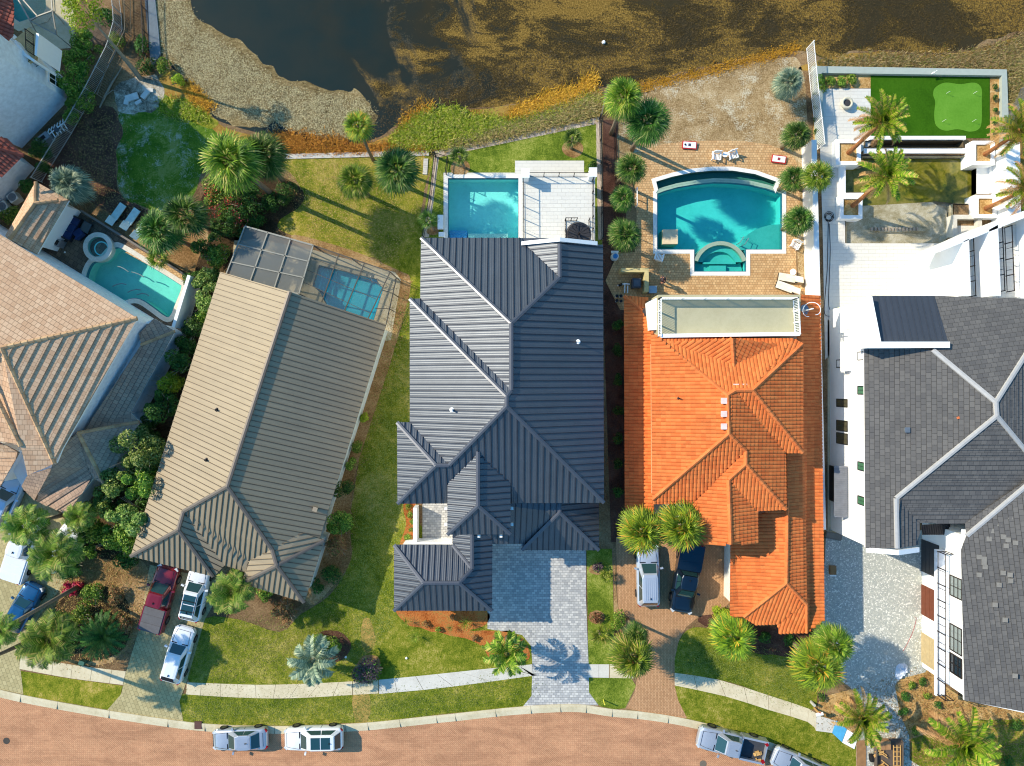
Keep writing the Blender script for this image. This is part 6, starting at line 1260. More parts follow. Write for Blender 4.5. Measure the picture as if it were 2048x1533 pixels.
def crown_mesh(kind, var, mat):
    k = (kind, var, mat.name)
    if k not in CR:
        rs = 100 * var + 7
        if kind == 'fan': a = fan_crown(rs, 36, 20, 1, wb=.036)
        elif kind == 'fansmall': a = fan_crown(rs, 16, 16, .8, 5, 80, .04)
        elif kind == 'fanlush': a = fan_crown(rs, 50, 20, 1.2, -48, 85, .035)
        elif kind == 'feather': a = pinnate_crown(rs, 30, 30, -20, 75, .75, .3, .018)
        elif kind == 'sago': a = pinnate_crown(rs, 60, 26, -12, 60, .5, .12, .016, lift=.1)
        elif kind == 'pindo': a = pinnate_crown(rs, 20, 34, -20, 75, .95, .26, .02, lift=.5)
        elif kind == 'yucca': a = pinnate_crown(rs, 60, 1, -5, 80, .3, .05, .03)
        elif kind == 'fandry': a = fan_crown(rs, 12, 14, 1.6, -62, -12, .04)
        elif kind == 'date': a = pinnate_crown(rs, 24, 38, 5, 80, .55, .17, .017, lift=.45)
        elif kind == 'datedry': a = pinnate_crown(rs, 16, 26, -55, 35, .8, .11, .014, lift=.3)
        CR[k] = blades_mesh(kind + '_crown', *a, mat)
    return CR[k]
def palm(label, cx, cy, rad, h, kind='fan', mat=None, base=None, trunk=.16, var=None, name='palm_tree', rot=None, bark=None, dry=None, cat='palm', group=None, squash=1):
    mat = mat or L_FAN; C0 = W(cx, cy, h); B = G(*base) if base else Vector((C0.x, C0.y, 0)); var = var if var is not None else int(cx) % 4
    root = thing(name, label, cat, B, 0, group); rel = C0 - B; rw = rad / S * (HC - h) / HC
    if h > .8:
        mb = MB(); mb.tube([(0, 0, -.02), (rel.x * .2, rel.y * .2, h * .28), (rel.x * .55, rel.y * .55, h * .62), (rel.x, rel.y, h + .05)], [trunk * 1.3, trunk, trunk * .9, trunk * 1.25], 9); mb.build('trunk', bark or BARK, root, True, local=True)
    o = bpy.data.objects.new('crown', crown_mesh(kind, var, mat)); COL.objects.link(o); o.parent = root; o.location = rel; o.scale = (rw, rw, rw * squash); o.rotation_euler = (0, 0, rot if rot is not None else (cx * 1.7) % 6.28)
    if dry is None and kind in ('fan', 'fanlush') and h > 3 and int(cx + cy) % 5 < 3: dry = 'fandry'
    if kind in ('fan', 'fanlush'): k_ = .86 + .3 * ((cx * 7.3 + cy * 3.1) % 1); o.scale = (rw * (1.04 - .1 * ((cx * 3.7) % 1)), rw * (.94 + .1 * ((cy * 5.3) % 1)), rw * k_)
    if dry:
        o2 = bpy.data.objects.new('dry_fronds', crown_mesh(dry, var, L_DRY)); COL.objects.link(o2); o2.parent = root; o2.location = rel - Vector((0, 0, .1)); o2.scale = (rw * (1.05 if dry != 'fandry' else .85),) * 3; o2.rotation_euler = (0, 0, (cx * 2.3) % 6.28)
    return root
F, FL, FS = 'fan', 'fanlush', 'fansmall'
palm('tallest broad fan palm above the red flowering shrub', 463, 322, 62, 8.9, FL, L_FAN, (546, 390), .2, 0)
palm('tall fan palm crowding the right side of the broadest one', 528, 312, 50, 7.2, FL, L_FAND, (570, 366), .18, 1)
palm('slender fan palm standing on the pond bank behind the plank boardwalk', 716, 252, 33, 7.0, F, L_FANY, (747, 322), .12, 2)
palm('medium fan palm on the lawn, left of the darker full one near the boardwalk', 711, 362, 40, 4.5, F, L_FAN, (736, 392), .15, 3)
palm('full dark fan palm at the corner of the boardwalk', 793, 341, 50, 4.6, FL, L_FAND, (808, 372), .17, 0)
palm('fan palm right of the loungers, next to the red flowering shrub', 372, 432, 46, 5.2, F, L_FAND, (426, 462), .15, 1)
palm('fan palm directly above the loungers', 320, 462, 48, 5.0, FL, L_FAND, (382, 492), .15, 2)
palm('small low fan palm at the edge of the spa patio', 318, 518, 26, 1.6, FS, L_FAN, None, .1, 0)
palm('silver blue fan palm in the shaded mulch behind the patio roof', 140, 368, 40, 2.6, FL, L_BLUE, None, .16, 3)
palm('young palm in a straw ring left in the backyard of the metal roofed house', 919, 314, 24, 2.4, FS, L_FAND, (929, 336), .1, 1)
palm('young palm in a straw ring right in the backyard of the metal roofed house', 1145, 277, 24, 2.4, FS, L_FAND, (1143, 298), .1, 2)
palm('thin young palm beside the black fence left of the turquoise pool', 856, 440, 22, 2.6, FS, L_FAND, (868, 462), .08, 3)
palm('fan palm beside the boundary fence, upper of the two tallest right of the roof deck', 1247, 196, 44, 8.0, FL, L_FAN, (1222, 268), .15, 0)
palm('fan palm leaning over the sandy yard edge, lower of the two tallest there', 1296, 243, 48, 6.7, FL, L_FAND, (1264, 300), .16, 1)
palm('fan palm left of the curved pool, below the two tallest palms', 1263, 337, 34, 5.0, F, L_FAND, (1234, 366), .13, 2)
palm('small fan palm beside the white rail left of the curved pool', 1246, 397, 28, 3.0, F, L_FAND, None, .13, 3)
palm('dark bushy fan palm above the blue topped pool filter', 1250, 470, 36, 3.6, FL, L_FAND, None, .15, 0)
palm('blue green fan palm in the sandy yard next to the white picket fence', 1577, 166, 33, 2.6, FL, L_BLUE, None, .15, 1)
palm('fan palm at the edge of the sandy yard right of the red boards', 1594, 270, 33, 3.2, FL, L_FAND, None, .15, 2)
palm('fan palm right of the curved pool against the white wall', 1587, 358, 30, 3.2, F, L_FAND, None, .14, 3)
palm('fan palm hanging over the white boundary wall', 1636, 352, 33, 4.8, F, L_FAN, (1600, 380), .12, 0)
palm('fan palm beside the curved pool sun shelf', 1598, 441, 33, 3.4, FL, L_FAND, None, .15, 1)
palm('left fan palm over the silver ribbed car', 1284, 1062, 52, 6.0, FL, L_FANY, (1262, 1034), .18, 2)
palm('right fan palm over the navy pickup and orange eave', 1362, 1052, 54, 6.4, FL, L_FANY, (1330, 1022), .18, 3)
palm('fan palm between the brick drive and the grey paver drive', 1264, 1312, 50, 4.4, FL, L_FAN, None, .18, 0)
palm('lower sprig palm behind the drive palm, small and greyer', 1272, 1272, 28, 4.0, F, L_FAND, None, .12, 1)
palm('golden tipped fan palm at the front corner of the orange tile house', 1466, 1274, 50, 3.6, FL, L_FANY, None, .18, 1)
palm('fan palm at the orange house corner by the cobbled drive, upper of the pair', 1668, 1290, 44, 5.4, FL, L_FAN, None, .17, 2)
palm('large golden fan palm on the lawn beside the cobbled drive, lower of the pair', 1636, 1332, 56, 5.2, FL, L_FANY, None, .18, 3)
palm('feathery green palm in front of the brown roof entry', 464, 1184, 50, 4.0, 'feather', L_PIN, None, .15, 0)
palm('pale feathery palm straddling the sidewalk by the curved straw bed', 1014, 1307, 52, 3.6, 'pindo', L_FAN, None, .16, 1)
palm('silvery pindo palm on the front lawn beside the clipped round shrub', 626, 1320, 56, 2.8, 'pindo', L_BLUE, None, .2, 2)
palm('feathery palm between the blue car and the cycad', 98, 1280, 62, 4.2, 'feather', L_PIN, None, .16, 1)
palm('feathery palm covering the white pickup at far left', 52, 1052, 48, 4.6, 'feather', L_PIN, None, .15, 2)
palm('feathery palm covering the white car, right of the pickup palm', 110, 1108, 56, 4.6, 'feather', L_PIN, None, .15, 3)
palm('feathery palm beside the corner of the tan tile roof', 158, 1034, 34, 3.6, 'feather', L_PIN, None, .13, 0)
palm('palm crown cut by the left frame edge, bearing a long leaning trunk', 2, 1262, 38, 8.6, 'feather', L_PIN, (160, 1172), .16, 1, bark=BARK)
palm('dark green cycad with orange centre in the lower left garden', 205, 1272, 52, .9, 'sago', L_SAGO, None, .2, 0, name='cycad', cat='cycad', squash=1)
palm('small palm beside the right strip of the grey paver drive', 1200, 1268, 24, 1.0, FS, L_FAN, None, .1, 1)
palm('small spiky palm near the top of the right strip of lawn', 1212, 1152, 16, .7, FS, L_FAN, None, .1, 2)
palm('palm outside the left edge whose grey trunk and long shadow cross the corner drive', -118, 1356, 44, 9.0, 'feather', L_PIN, (50, 1286), .15, 2)
for x, y, r_, lab in ((812, 1243, 13, 'blue spiky agave-like plant at the corner of the front garage'), (829, 1273, 16, 'spiky plant standing on the lawn edge below the straw bed'), (931, 1246, 17, 'largest variegated yucca in the straw bed'), (900, 1256, 9, 'tiny spiky plant in the middle of the straw bed')):
    palm(lab, x, y, r_, .5, 'yucca', L_FAN if r_ > 10 else L_DARK, None, .08, x % 4, name='yucca', cat='yucca')
for x, y, r_, h_, b, lab, ro in ((1762, 244, 62, 6.0, (1690, 312), 'date palm with half dry fronds leaning over the putting green', .6), (1770, 352, 62, 5.6, (1698, 418), 'date palm leaning over the unfinished pool', 1.2), (2040, 262, 66, 5.8, (1958, 316), 'date palm at the right edge leaning out of the upper right planter', 2.4), (2052, 378, 62, 5.6, (1962, 422), 'date palm at the right edge leaning out of the lower right planter', 3.1),
                               (1722, 1436, 62, 4.4, (1702, 1400), 'date palm with pink dry fronds above the blue sheet and trailer', .3), (1922, 1488, 84, 5.0, (1880, 1450), 'largest date palm with bright fronds in the golden mulch at lower right', 1.0)):
    palm(lab, x, y, r_, h_, 'date', L_PHX, b, .17, int(x) % 4, bark=BARKO, rot=ro, dry='datedry')

def bush_mesh(rw, hh, n, leaf, seed, lumps=5, hollow=.55, flat=.5, clipped=False):
    rs = np.random.RandomState(seed); big = rw > 1.15 and not clipped; lumps = 12 if big else lumps; ca = rs.uniform(0, 6.28, lumps); cr = rs.uniform(.25, .6, lumps) * rw; C0 = np.stack([np.cos(ca) * cr, np.sin(ca) * cr, rs.uniform(.3, .7, lumps) * hh], 1); C0 = np.vstack([C0, [[0, 0, hh * .55]]]); lr = np.append(rs.uniform(.2, .42, lumps) if big else rs.uniform(.38, .62, lumps), .42 if big else .7) * rw; C0[:-1, :2] *= 1.25 if big else 1; C0[:, 2] += (rs.uniform(-.1, .22, len(C0)) * hh if big else 0)
    which = rs.randint(0, len(C0), n); d = rs.normal(size=(n, 3)); d /= np.linalg.norm(d, axis=1)[:, None]; d[:, 2] = np.abs(d[:, 2]) * 1.1 - .35; rr = rs.uniform(hollow, 1.05, n) ** .5
    P = C0[which] + d * (lr[which] * rr)[:, None] * np.array([1, 1, min(1.3, hh / rw * .75)]); P[:, 2] = np.clip(P[:, 2], .02, None)
    nr = d + rs.normal(size=(n, 3)) * .7 + np.array([0, 0, flat]); nr /= np.linalg.norm(nr, axis=1)[:, None]; t = np.cross(nr, rs.normal(size=(n, 3))); t /= np.linalg.norm(t, axis=1)[:, None]; b = np.cross(nr, t); s_ = (leaf * rs.uniform(.6, 1.3, n))[:, None]
    V = np.stack([P - t * s_, P - b * s_ * .5 + t * s_ * .1, P + t * s_, P + b * s_ * .5 + t * s_ * .1], 1).reshape(-1, 3); return V, np.arange(n * 4).reshape(-1, 4)
def bush(label, cx, cy, rad, hh, mat=None, leaf=.09, dens=1, cat='shrub', name='shrub', group=None, flowers=None, h0=0, base=None, trunk=True, fr=.12, kind=None):
    mat = mat or L_BUSH; C0 = W(cx, cy, hh * .6 + h0); rw = rad / S * (HC - hh * .6 - h0) / HC; B = G(*base) if base else Vector((C0.x, C0.y, 0)); root = thing(name, label, cat, B, 0, group); rel = Vector((C0.x - B.x, C0.y - B.y, h0))
    n = int(560 * rw * rw * dens * (.09 / leaf) ** 1.3 * (1 + hh / rw * .45)) + 60; V, F_ = bush_mesh(rw, hh, n, leaf, int(cx * 7 + cy), clipped='round' in label or 'clipped' in label); V += np.array(rel)
    o = bpy.data.objects.new('foliage', mesh_np('foliage', V, F_, mat)); COL.objects.link(o); o.parent = root
    if trunk:
        mb = MB(); random.seed(int(cx + cy))
        mb.tube([(0, 0, 0), (rel.x * .5, rel.y * .5, (h0 + hh * .3) * .5), (rel.x, rel.y, h0 + hh * .45)], [.07 + .02 * h0, .05 + .01 * h0, .03], 6)
        for k in range(6):
            a = random.uniform(0, 6.28); mb.tube([(rel.x * .8, rel.y * .8, (h0 + hh * .2) * .8), (rel.x + math.cos(a) * rw * .4, rel.y + math.sin(a) * rw * .4, h0 + hh * .5), (rel.x + math.cos(a) * rw * .85, rel.y + math.sin(a) * rw * .85, h0 + hh * .75)], [.035, .025, .01], 5)
        mb.build('stem', BARKG, root, local=True)
    if flowers:
        V, F_ = bush_mesh(rw * 1.03, hh * 1.03, int(n * fr), leaf * .9, int(cx * 3 + cy), hollow=.85); V += np.array(rel); o = bpy.data.objects.new('flowers', mesh_np('flowers', V, F_, flowers)); COL.objects.link(o); o.parent = root
    return root
T = 'tree'
for a in (('small yellow green tree between the tan and brown roofed houses', 328, 770, 26, 5.2, L_LIME), ('dark shrub with bare twigs at the top of the gap between tan and brown houses', 358, 728, 28, 4.8, L_DARK), ('dark green shrub below the yellow green one, beside the brown roof', 320, 812, 34, 5.0, L_DARK),
          ('largest leafy tree between the tan tile house and the brown roof', 272, 906, 56, 6.6, L_TREE), ('leafy tree directly below the largest one, next to the tan tile eave', 234, 962, 44, 5.0, L_TREE), ('tree touching the brown eave, right below the largest tree', 282, 968, 38, 5.6, L_BUSH), ('grey green shrub right of the small feathery palm by the tan tile roof', 204, 1006, 34, 3.0, L_TREE),
          ('leafy tree halfway down the brown eave', 260, 1030, 46, 5.6, L_TREE), ('dense shrub at the lower end of the tree row beside the brown eave', 234, 1076, 44, 4.4, L_BUSH), ('low shrub right of the palm covered white car', 186, 1060, 28, 2.4, L_BUSH), ('small shrub below the low row of shrubs at the driveway', 180, 1104, 17, 1.4, L_BUSH), ('shrub under the front left corner of the brown roof', 254, 1120, 26, 1.8, L_DARK),
          ('pale leafy shrub at the end of the tall white pool wall', 412, 560, 30, 3.2, L_TREE), ('yellow green shrub just above the pale one by the pool wall', 436, 512, 26, 2.6, L_BUSH), ('shrub between the white pool wall and the brown roof corner', 406, 604, 26, 3.0, L_TREE), ('lowest shrub beside the white pool wall', 398, 634, 18, 2.2, L_BUSH)):
    bush(*a, leaf=.10 if a[3] > 30 else .09, dens=1.15, cat=T if 'tree' in a[0] else 'shrub', name=T if 'tree' in a[0] else 'shrub')
for a in (('dark understorey shrub behind the tan skirt roof corner', 296, 860, 30, 2.2, L_DARK), ('dark understorey shrub between the largest tree and brown eave', 306, 900, 26, 2.4, L_DARK), ('dark gap shrub at the brown eave below the largest tree', 296, 1010, 26, 2.4, L_DARK), ('dark shrub at the tip of the tan lower roof', 226, 1020, 30, 2.2, L_DARK), ('dark shrub low in the belt near the brown eave corner', 276, 1080, 26, 2.4, L_DARK), ('green shrub above the brown roof front left corner', 262, 1096, 24, 2.6, L_BUSH),
          ('dark shrub at the far end of the tall white pool wall', 384, 560, 24, 1.8, L_DARK), ('dark shrub beside the lower end of the screen enclosure', 430, 560, 24, 2.4, L_DARK), ('dark shrub between bougainvillea and loungers palm', 412, 492, 30, 2.4, L_DARK), ('leafy shrub where the pool wall meets the brown eave', 384, 660, 26, 2.6, L_DARK), ('shrub below the tall white wall beside the tan skirt roof', 372, 690, 26, 2.8, L_DARK),
          ('dark shrub under the palm that covers the white car', 140, 1130, 34, 1.6, L_DARK), ('shrub left of the cycad under the feathery palm', 120, 1246, 30, 1.6, L_DARK), ('dark shrub right of the cycad', 250, 1250, 20, 1.0, L_TWIG), ('low shrub beneath the small feathery palm near the tan roof', 170, 1068, 30, 1.8, L_DARK), ('dark hedge shrub right of the broadest fan palm trunk', 500, 400, 34, 2.2, L_DARK), ('low dark shrub above the screen enclosure left corner', 476, 458, 28, 1.6, L_DARK)):
    bush(*a, leaf=.085, dens=1.2)
bush('big red flowering bougainvillea beside the tallest fan palm', 438, 398, 54, 3.4, L_BUSH, .09, 1.1, flowers=L_REDF, fr=.11, name='bougainvillea', cat='bougainvillea'); bush('second clump of red flowers on the lower right of the bougainvillea', 466, 430, 34, 2.8, L_DARK, .09, 1, flowers=L_REDF, fr=.08, name='bougainvillea', cat='bougainvillea')
for a in (('dark shrub in the shade left of the screen enclosure corner', 440, 462, 30, 2.4, L_DARK), ('clipped round green shrub beside the base of the tall palms', 570, 386, 26, 1.4, L_DARK), ('dark shrub squeezed between palm trunk and clipped round shrub', 540, 402, 22, 1.2, L_DARK), ('dark low shrub above the screen enclosure roof', 510, 440, 20, 1.2, L_DARK),
          ('topmost hedge shrub below the leaning tree at the white stucco house', 170, 88, 33, 1.8, L_BUSH), ('second hedge shrub from the top beside the white stucco house', 156, 122, 37, 1.8, L_BUSH), ('third hedge shrub from the top beside the white stucco house', 152, 162, 37, 1.8, L_BUSH), ('fourth hedge shrub from the top at the corner of the white stucco house', 158, 200, 35, 1.8, L_BUSH), ('lowest hedge shrub above the outdoor machines by the pale picket fence', 142, 234, 22, 1.6, L_BUSH),
          ('round dark shrub below the outdoor machines', 80, 300, 26, 1.8, L_DARK), ('dark shrub at the tip of the small red roof', 84, 334, 16, 1.5, L_DARK), ('shrub above the two round fan units at far left', 48, 372, 17, 1.4, L_DARK), ('dark shrub between the fan units and the tan roof', 22, 432, 22, 1.4, L_BUSH),
          ('green shrub in the front garden above the cycad', 184, 1194, 27, 1.6, L_BUSH), ('green shrub between the upper front shrub and the cycad', 160, 1232, 26, 1.5, L_BUSH), ('shadowed shrub under the feathery palm left of the cycad', 134, 1288, 24, 1.0, L_DARK), ('brown twiggy shrub right of the round front shrub', 228, 1192, 20, 1.0, L_TWIG),
          ('small lime shrub at the middle of the brown roof right side', 727, 836, 12, 1.2, L_LIME), ('green shrub halfway down the brown roof right side', 712, 896, 15, 1.3, L_BUSH), ('green shrub just below the halfway one on the brown roof right side', 703, 930, 15, 1.3, L_BUSH), ('dark shrub above the large one at the brown roof right side', 686, 978, 22, 1.8, L_DARK),
          ('large glossy shrub at the right side of the brown roof corner', 676, 1046, 34, 2.6, L_BUSH), ('bare brown twiggy shrub below the large glossy one', 672, 1098, 28, 1.8, L_TWIG), ('dark shrub at the lower right bed of the brown roofed house', 664, 1152, 24, 1.2, L_DARK), ('small dark shrub beside the front corner of the brown roof', 634, 1172, 16, 1.0, L_DARK), ('bright green shrub left of the brown front twigs', 528, 1190, 18, .9, L_BUSH), ('large twiggy brown shrub in the front bed of the brown roofed house', 572, 1222, 32, 1.2, L_TWIG),
          ('clipped round green shrub behind the silvery pindo palm', 650, 1296, 34, 1.7, L_BUSH), ('purple leaved round shrub overhanging the sidewalk', 738, 1342, 36, 1.7, L_PURP), ('pinkish shrub on the right lawn strip near the garage', 1198, 1138, 13, .8, L_PURP), ('bronze leaved plant near the lower right lawn strip', 1193, 1236, 15, .8, L_TWIG), ('bright green shrub between lawn strip and clay brick drive', 1240, 1242, 20, 1.2, L_BUSH),
          ('yellowish shrub left of the golden tipped fan palm', 1442, 1226, 20, 1.3, L_LIME), ('dark fern like shrub under the orange front eave', 1532, 1278, 16, .8, L_DARK), ('dark shrub under the orange porch', 1580, 1282, 15, .8, L_DARK), ('small shrub in the wet mulch right of the right young backyard palm', 1186, 330, 11, .7, L_DARK),
          ('low green shrub in the lawn corner at the top of the drive wall', 1680, 621, 9, .5, L_LIME)):
    bush(*a, leaf=.075, dens=1.25, trunk=a[3] > 24)
for k, y in enumerate((650, 700, 760, 820, 880, 930, 985)): bush(ORD[k] + ' shrub from the top in the row along the orange tile house left side', 1237, y, 13, 1.3, L_DARK, .07, 1, group='shrubs along the orange house', trunk=False)
for k, (x, y) in enumerate(((1640, 162), (1662, 162), (1684, 160), (1705, 158), (1642, 172))): bush(['leftmost', 'second', 'third', 'rightmost', 'lower left'][k] + ' low green hedge clump in the golden bed left of the putting green', x, y, 14, .6, L_BUSH, .06, 1.4, group='hedge clumps by the putting green', trunk=False)
for k, (x, y) in enumerate(((1631, 190), (1632, 215), (1632, 240), (1633, 262))): bush(ORD[k] + ' little shrub from the top along the white picket fence', x, y, 7, .5, L_DARK, .05, 1.4, group='shrubs by the picket fence', trunk=False)
for k, (x, y) in enumerate(((1991, 173), (1991, 196), (1990, 220), (1991, 245), (1991, 270))): bush(ORD[k] + ' tiny dark shrub from the top, right of the putting green', x, y, 6, .5, L_DARK, .05, 1.4, group='shrubs right of the putting green', trunk=False)
for k, (x, y, r_) in enumerate(((1824, 1372, 10), (1847, 1366, 10), (1812, 1394, 13), (1858, 1392, 10), (1877, 1412, 9), (1808, 1425, 12), (1832, 1463, 10), (2032, 1452, 15), (1645, 1396, 10), (1690, 1412, 9), (2020, 1528, 16))): bush(['plant left of a pair at the top of', 'plant right of a pair at the top of', 'rounded plant at the left of', 'middle right plant in', 'rightmost plant in the small group in', 'lone plant below the white tarp in', 'plant nearest the trailer in', 'shrub at the right edge in', 'plant near the mailbox in', 'plant beside the pink date palm in', 'shrub at the bottom right corner of'][k] + ' the golden mulch', x, y, r_, .6, L_DARK if k % 3 else L_BUSH, .06, 1.2, group='young plants in golden mulch', trunk=False)
for k, (x, y, r_) in enumerate(((820, 1030, 8), (824, 1044, 6), (822, 1060, 6), (815, 1074, 9), (815, 1015, 8))): bush(['second', 'third', 'fourth', 'lowest', 'topmost'][k] + ' little green shrub in the orange straw beside the courtyard wall', x, y, r_, .5, L_BUSH, .05, 1.2, group='shrubs beside the courtyard wall', trunk=False)
for k, (x, y, r_) in enumerate(((850, 1248, 8), (876, 1260, 7), (948, 1276, 8), (968, 1295, 7), (990, 1275, 8), (1030, 1280, 8), (905, 1235, 8))): bush(['leftmost', 'second from left', 'small middle', 'second from right', 'lower middle', 'far right low', 'rightmost'][k] + ' little plant in the orange straw bed in front of the garage', x, y, r_, .5, L_BUSH if k % 2 else L_TWIG, .05, 1.2, group='small plants in the straw bed', trunk=False)
for k, (x, y) in enumerate(((130, 1184), (140, 1178), (150, 1172), (160, 1170), (146, 1186), (134, 1170))): bush(['lowest left', 'lower middle', 'upper middle', 'topmost right', 'lowest right', 'farthest left'][k] + ' crimson plant in the red row beside the lower left driveway', x, y, 9, .5, L_REDL, .11, .8, group='crimson plants by the driveway', trunk=False, name='bromeliad', cat='bromeliad')
bush('loose lime green tree with bare branches at the top left', 165, 18, 52, 2.2, L_LIME, .09, .55, cat=T, name=T, h0=7.4, base=(282, 158)); bush('scruffy shrub on the washed out bank beside the dock', 325, 130, 20, 1.2, L_BUSH, .08, .8); bush('grassy shrub at the foot of the washed out bank', 352, 162, 16, 1, L_LIME, .08, .8); bush('green shrub inside the pale fence at the top', 232, 80, 20, 1.2, L_BUSH, .08, .9); bush('dark shrub under the dock rail at the top left', 284, 90, 22, 1.4, L_DARK, .08, .9); bush('lower dark shrub beside the dock, right of the timber fence', 290, 128, 22, 1.2, L_DARK, .08, .9); bush('round green shrub at the top left lawn', 205, 30, 22, 1.2, L_DARK, .08, 1)

def in_poly(p, poly):
    x, y = p; c = False; n = len(poly)
    for i in range(n):
        (x0, y0), (x1, y1) = poly[i], poly[(i + 1) % n]
        if (y0 > y) != (y1 > y) and x < (x1 - x0) * (y - y0) / (y1 - y0) + x0: c = not c
    return c
def tufts(name, label, poly_px, n, hgt, mat, seed=1, w=.035, lean=.7, z=.0, clump=.25):
    poly = gp(poly_px); rs = np.random.RandomState(seed); xs = [p[0] for p in poly]; ys = [p[1] for p in poly]; Q = []
    while len(Q) < n:
        c = (rs.uniform(min(xs), max(xs)), rs.uniform(min(ys), max(ys)))
        if in_poly(c, poly): Q += [(c[0] + rs.normal() * clump, c[1] + rs.normal() * clump) for _ in range(9)]
    Q = np.array(Q[:n]); P0 = np.column_stack([Q, np.full(n, z)]); a = rs.uniform(0, 6.28, n); l_ = hgt * rs.uniform(.5, 1.2, n); d = np.column_stack([np.cos(a) * lean, np.sin(a) * lean, np.ones(n)]); d /= np.linalg.norm(d, axis=1)[:, None]
    P1 = P0 + d * l_[:, None] * .55; P2 = P1 + (d * np.array([1.5, 1.5, .5])) * l_[:, None] * .45; wd = np.column_stack([-np.sin(a), np.cos(a), np.zeros(n)])
    o = bpy.data.objects.new(name, blades_mesh(name, P0, P1, P2, wd, np.full(n, w), mat)); COL.objects.link(o); tag(o, label, None, None, 'stuff'); return o
G_OR = leaf_mat('orange_reed', (150, 96, 22), (232, 176, 62), None, 1, .25); G_YE = leaf_mat('yellow_reed', (180, 134, 16), (226, 182, 50), None, 1, .25); G_GR = leaf_mat('lime_grass', (92, 120, 18), (184, 190, 50), (210, 190, 110), .86, .3); G_TAN = leaf_mat('tan_grass', (134, 112, 56), (198, 176, 118), (120, 130, 48), .85, .2); G_BR = leaf_mat('brown_weed', (50, 44, 22), (96, 80, 40), None, 1, .1); G_MAT = leaf_mat('pale_weed', (84, 72, 42), (206, 190, 144), None, 1, .1)
tufts('reeds', 'orange reeds at the pond edge behind the plank boardwalk', [(545, 268), (600, 268), (680, 280), (740, 296), (790, 290), (850, 285), (850, 300), (700, 303), (560, 304)], 4200, .4, G_OR, 1)
tufts('reeds', 'orange reeds at the pond edge above the pale brick strip', [(1010, 232), (1090, 190), (1150, 178), (1188, 150), (1192, 176), (1150, 205), (1040, 236)], 4200, .45, G_OR, 2)
tufts('reeds', 'orange clump on the bank at the washed out corner', [(370, 178), (385, 172), (425, 215), (412, 220)], 1300, .4, G_OR, 3)
tufts('reeds', 'orange fleck reeds left of the lime grass', [(810, 232), (850, 205), (870, 215), (835, 250), (800, 265)], 900, .35, G_OR, 13)
tufts('yellow_weed', 'yellow weed line along the shore of the bare sandy yard', [(1270, 172), (1360, 152), (1450, 128), (1540, 106), (1600, 90), (1600, 104), (1520, 122), (1430, 146), (1340, 168), (1275, 184)], 4200, .16, G_YE, 4, clump=.2)
tufts('bank_grass', 'lime green long grass on the bank between the two orange reed beds', [(778, 286), (815, 246), (860, 222), (905, 216), (950, 234), (1030, 242), (1080, 230), (1190, 190), (1190, 200), (1050, 248), (930, 280), (865, 300), (790, 300)], 10000, .5, G_GR, 5)
tufts('bank_grass', 'tan long grass along the upper side of the pale brick strip', [(930, 280), (1060, 240), (1190, 190), (1198, 232), (1000, 275), (880, 300)], 7000, .5, G_TAN, 6)
tufts('bank_grass', 'mixed grass on the bank at the shaded green lawn', [(330, 200), (400, 215), (420, 244), (370, 236), (320, 222)], 2200, .35, G_GR, 7)
tufts('bank_grass', 'dry grass on the bank above the putting green wall', [(1640, 126), (1760, 108), (1850, 115), (1950, 104), (2060, 66), (2060, 140), (2012, 142), (1900, 140), (1640, 134)], 9000, .3, G_TAN, 8)
tufts('bank_grass', 'rough grass at the right frame edge beyond the grey wall', [(2012, 140), (2060, 100), (2060, 260), (2016, 260)], 4200, .4, G_TAN, 9)
tufts('pond_weed', 'pale weed mat texture floating at the left of the pond', [(305, 0), (320, 75), (345, 128), (395, 180), (430, 228), (545, 250), (650, 276), (700, 272), (752, 236), (738, 214), (720, 200), (650, 192), (560, 172), (500, 122), (435, 80), (395, 55), (376, 18), (364, -20), (310, -20)], 22000, .12, G_MAT, 10, w=.03, lean=2, z=.02, clump=.25)
tufts('pond_weed', 'dark brown weed growing up through the shallow side of the pond', [(720, 255), (780, 205), (900, 160), (1050, 110), (1200, 70), (1400, 0), (2060, 0), (2060, 50), (1900, 96), (1760, 96), (1600, 92), (1400, 130), (1250, 165), (1180, 160), (1000, 205), (820, 225), (760, 262)], 16000, .14, G_BR, 11, w=.03, lean=2, z=.01, clump=.5)
L_DRYT = leaf_mat('dry_straw_blade', (120, 88, 44), (206, 168, 104), (90, 104, 40), .85, .1)
tufts('dry_litter', 'dry litter and weeds over the golden mulch at the lower right', [(1640, 1400), (1700, 1385), (1790, 1360), (1850, 1345), (1960, 1410), (2060, 1430), (2060, 1540), (1830, 1540), (1720, 1480), (1650, 1440)], 9000, .16, L_DRYT, 31, w=.03, lean=1.5, clump=.6)
tufts('dry_litter', 'dry litter in the lower left garden', [(140, 1120), (200, 1090), (262, 1110), (300, 1150), (285, 1235), (262, 1290), (200, 1325), (60, 1305), (80, 1230)], 6000, .16, L_DRYT, 32, w=.03, lean=1.5, clump=.6)
tufts('leaf_litter', 'leaf litter on the shaded bed behind the tan tile house', [(150, 225), (225, 215), (244, 262), (236, 300), (232, 350), (240, 388), (310, 425), (300, 465), (200, 415), (130, 385)], 4000, .1, L_DRYT, 33, w=.03, lean=2, clump=.8)
tufts('leaf_litter', 'pine straw litter beside the brown metal roof', [(800, 560), (820, 566), (770, 760), (734, 870), (706, 960), (700, 1100), (660, 1180), (640, 1160), (660, 1040), (700, 900), (760, 700)], 5000, .12, L_DRYT, 34, w=.03, lean=2, clump=.5)
L_LB = leaf_mat('lawn_blade_fresh', (70, 94, 30), (150, 158, 74), None, 1, .2)
